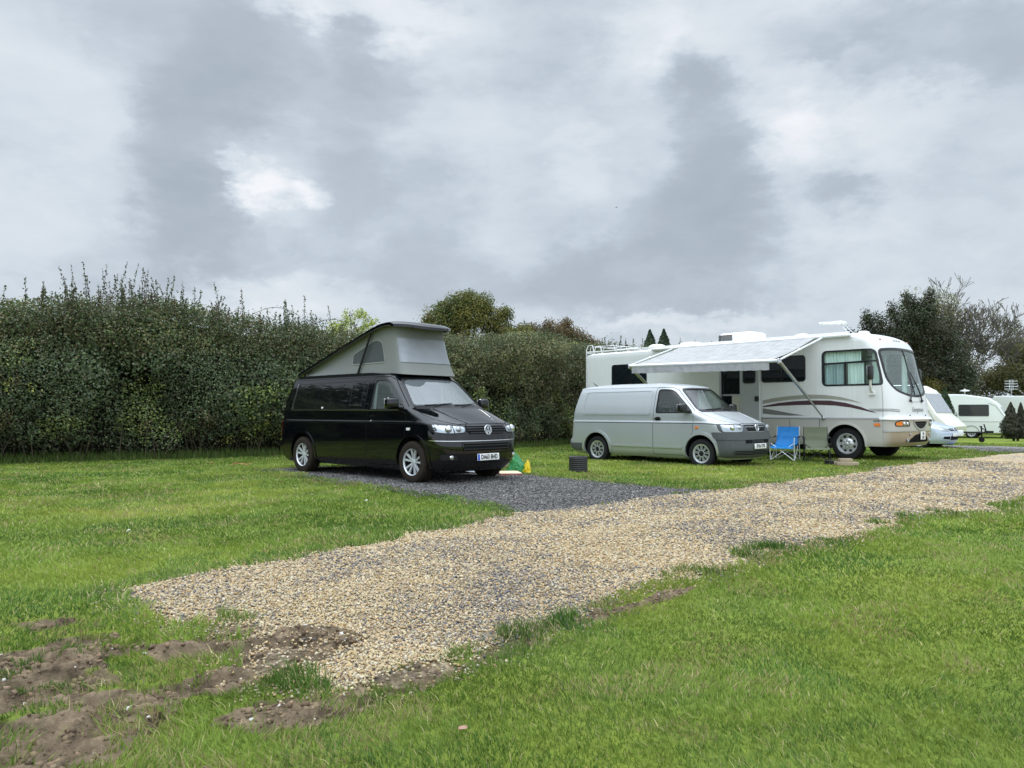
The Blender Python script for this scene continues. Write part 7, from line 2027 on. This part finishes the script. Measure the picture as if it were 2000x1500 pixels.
# orange peel scraps, pale litter, a fallen leaf
om = pm('orange_scrap', (.50, .22, .10), .8, vary=.3)
def scrap(loc, n, sp, seed, label, mat, nm, cat, sz):
    rg = random.Random(seed); m = MB()
    p = Vector((0, 0, .02))
    pts = [Vector((rg.uniform(-sp, sp) * (1 if k else 0), rg.uniform(-sp, sp) * .6, .015 + rg.random() * .05)) for k in range(n)]
    m.tube(sorted(pts, key=lambda q: q.x), sz, 5)
    for q in pts: m.rbox(q, (sz * 4, sz * 2.6, sz * .8), sz * .3, rz=rg.random() * 3, rx=rg.uniform(-.6, .6))
    o = m.build(nm, mat, None, 40); o.location = loc; tag(o, label, cat)
scrap((-5.95, 17.05, .02), 7, .26, 3, 'scatter of orange peel on the grass below the hedge', om, 'orange_peel', 'litter', .009)
scrap((-6.75, 17.25, .02), 2, .05, 5, 'small single orange scrap on the grass left of the peel', om, 'orange_scrap', 'litter', .010)
wm = pm('white_scrap', (.75, .75, .70), .6)
scrap((-3.69, 7.46, .03), 2, .02, 7, 'tiny white scrap on the left lawn', wm, 'white_scrap', 'litter', .006)
scrap((-1.91, 10.13, .03), 2, .02, 8, 'small white scrap on the grass near the slate pitch', wm, 'white_scrap', 'litter', .008)

def fallen_leaf(loc, s, rz, col, label):
    V = []; F = []; n = 10
    for i in range(n + 1):
        t = i / n; w = math.sin(PI * t) ** .7 * .42 * (1 - .3 * t)
        for k, u in enumerate((-1, -.5, 0, .5, 1)): V.append(((t - .5) * s, u * w * s, .012 + .10 * s * u * u * (1 + .3 * math.sin(t * 9)) + .05 * s * math.sin(PI * t)))
    for i in range(n):
        for k in range(4): a = i * 5 + k; F.append((a, a + 1, a + 6, a + 5))
    o = MB().add(V, F).build('fallen_leaf', pm('dead_leaf', col, .7, vary=.25, vscale=30), None, 60)
    o.location = loc; o.rotation_euler = (0, 0, rz); tag(o, label, 'leaf')
fallen_leaf((-.18, 2.88, .032), .045, .8, (.30, .17, .12), 'pinkish brown fallen leaf on the lawn in the foreground')

# a bird far up under the clouds
def bird():
    d = px_dir(1204, 405); p = Vector((0, 0, CAM_H)) + d * 90
    m = MB().ball((0, 0, 0), (.20, .06, .06), 10, 8).ball((.21, 0, .03), (.06, .05, .05), 8, 6)
    m.add([(-.18, -.02, 0), (-.34, -.07, 0), (-.34, .07, 0), (-.18, .02, 0)], [(0, 1, 2, 3)])
    for sg in (-1, 1): m.add([(.08, sg * .05, .03), (.12, sg * .28, .12), (.02, sg * .52, .05), (-.04, sg * .30, .09), (-.08, sg * .05, .03)], [(0, 1, 2, 3, 4)])
    o = m.build('bird', pm('dark_feathers', (.02, .02, .022), .8), None, 40); o.location = p; o.rotation_euler = (0, 0, .6); o.scale = (.5, .5, .5); tag(o, 'tiny dark bird flying under the clouds', 'bird')
bird()
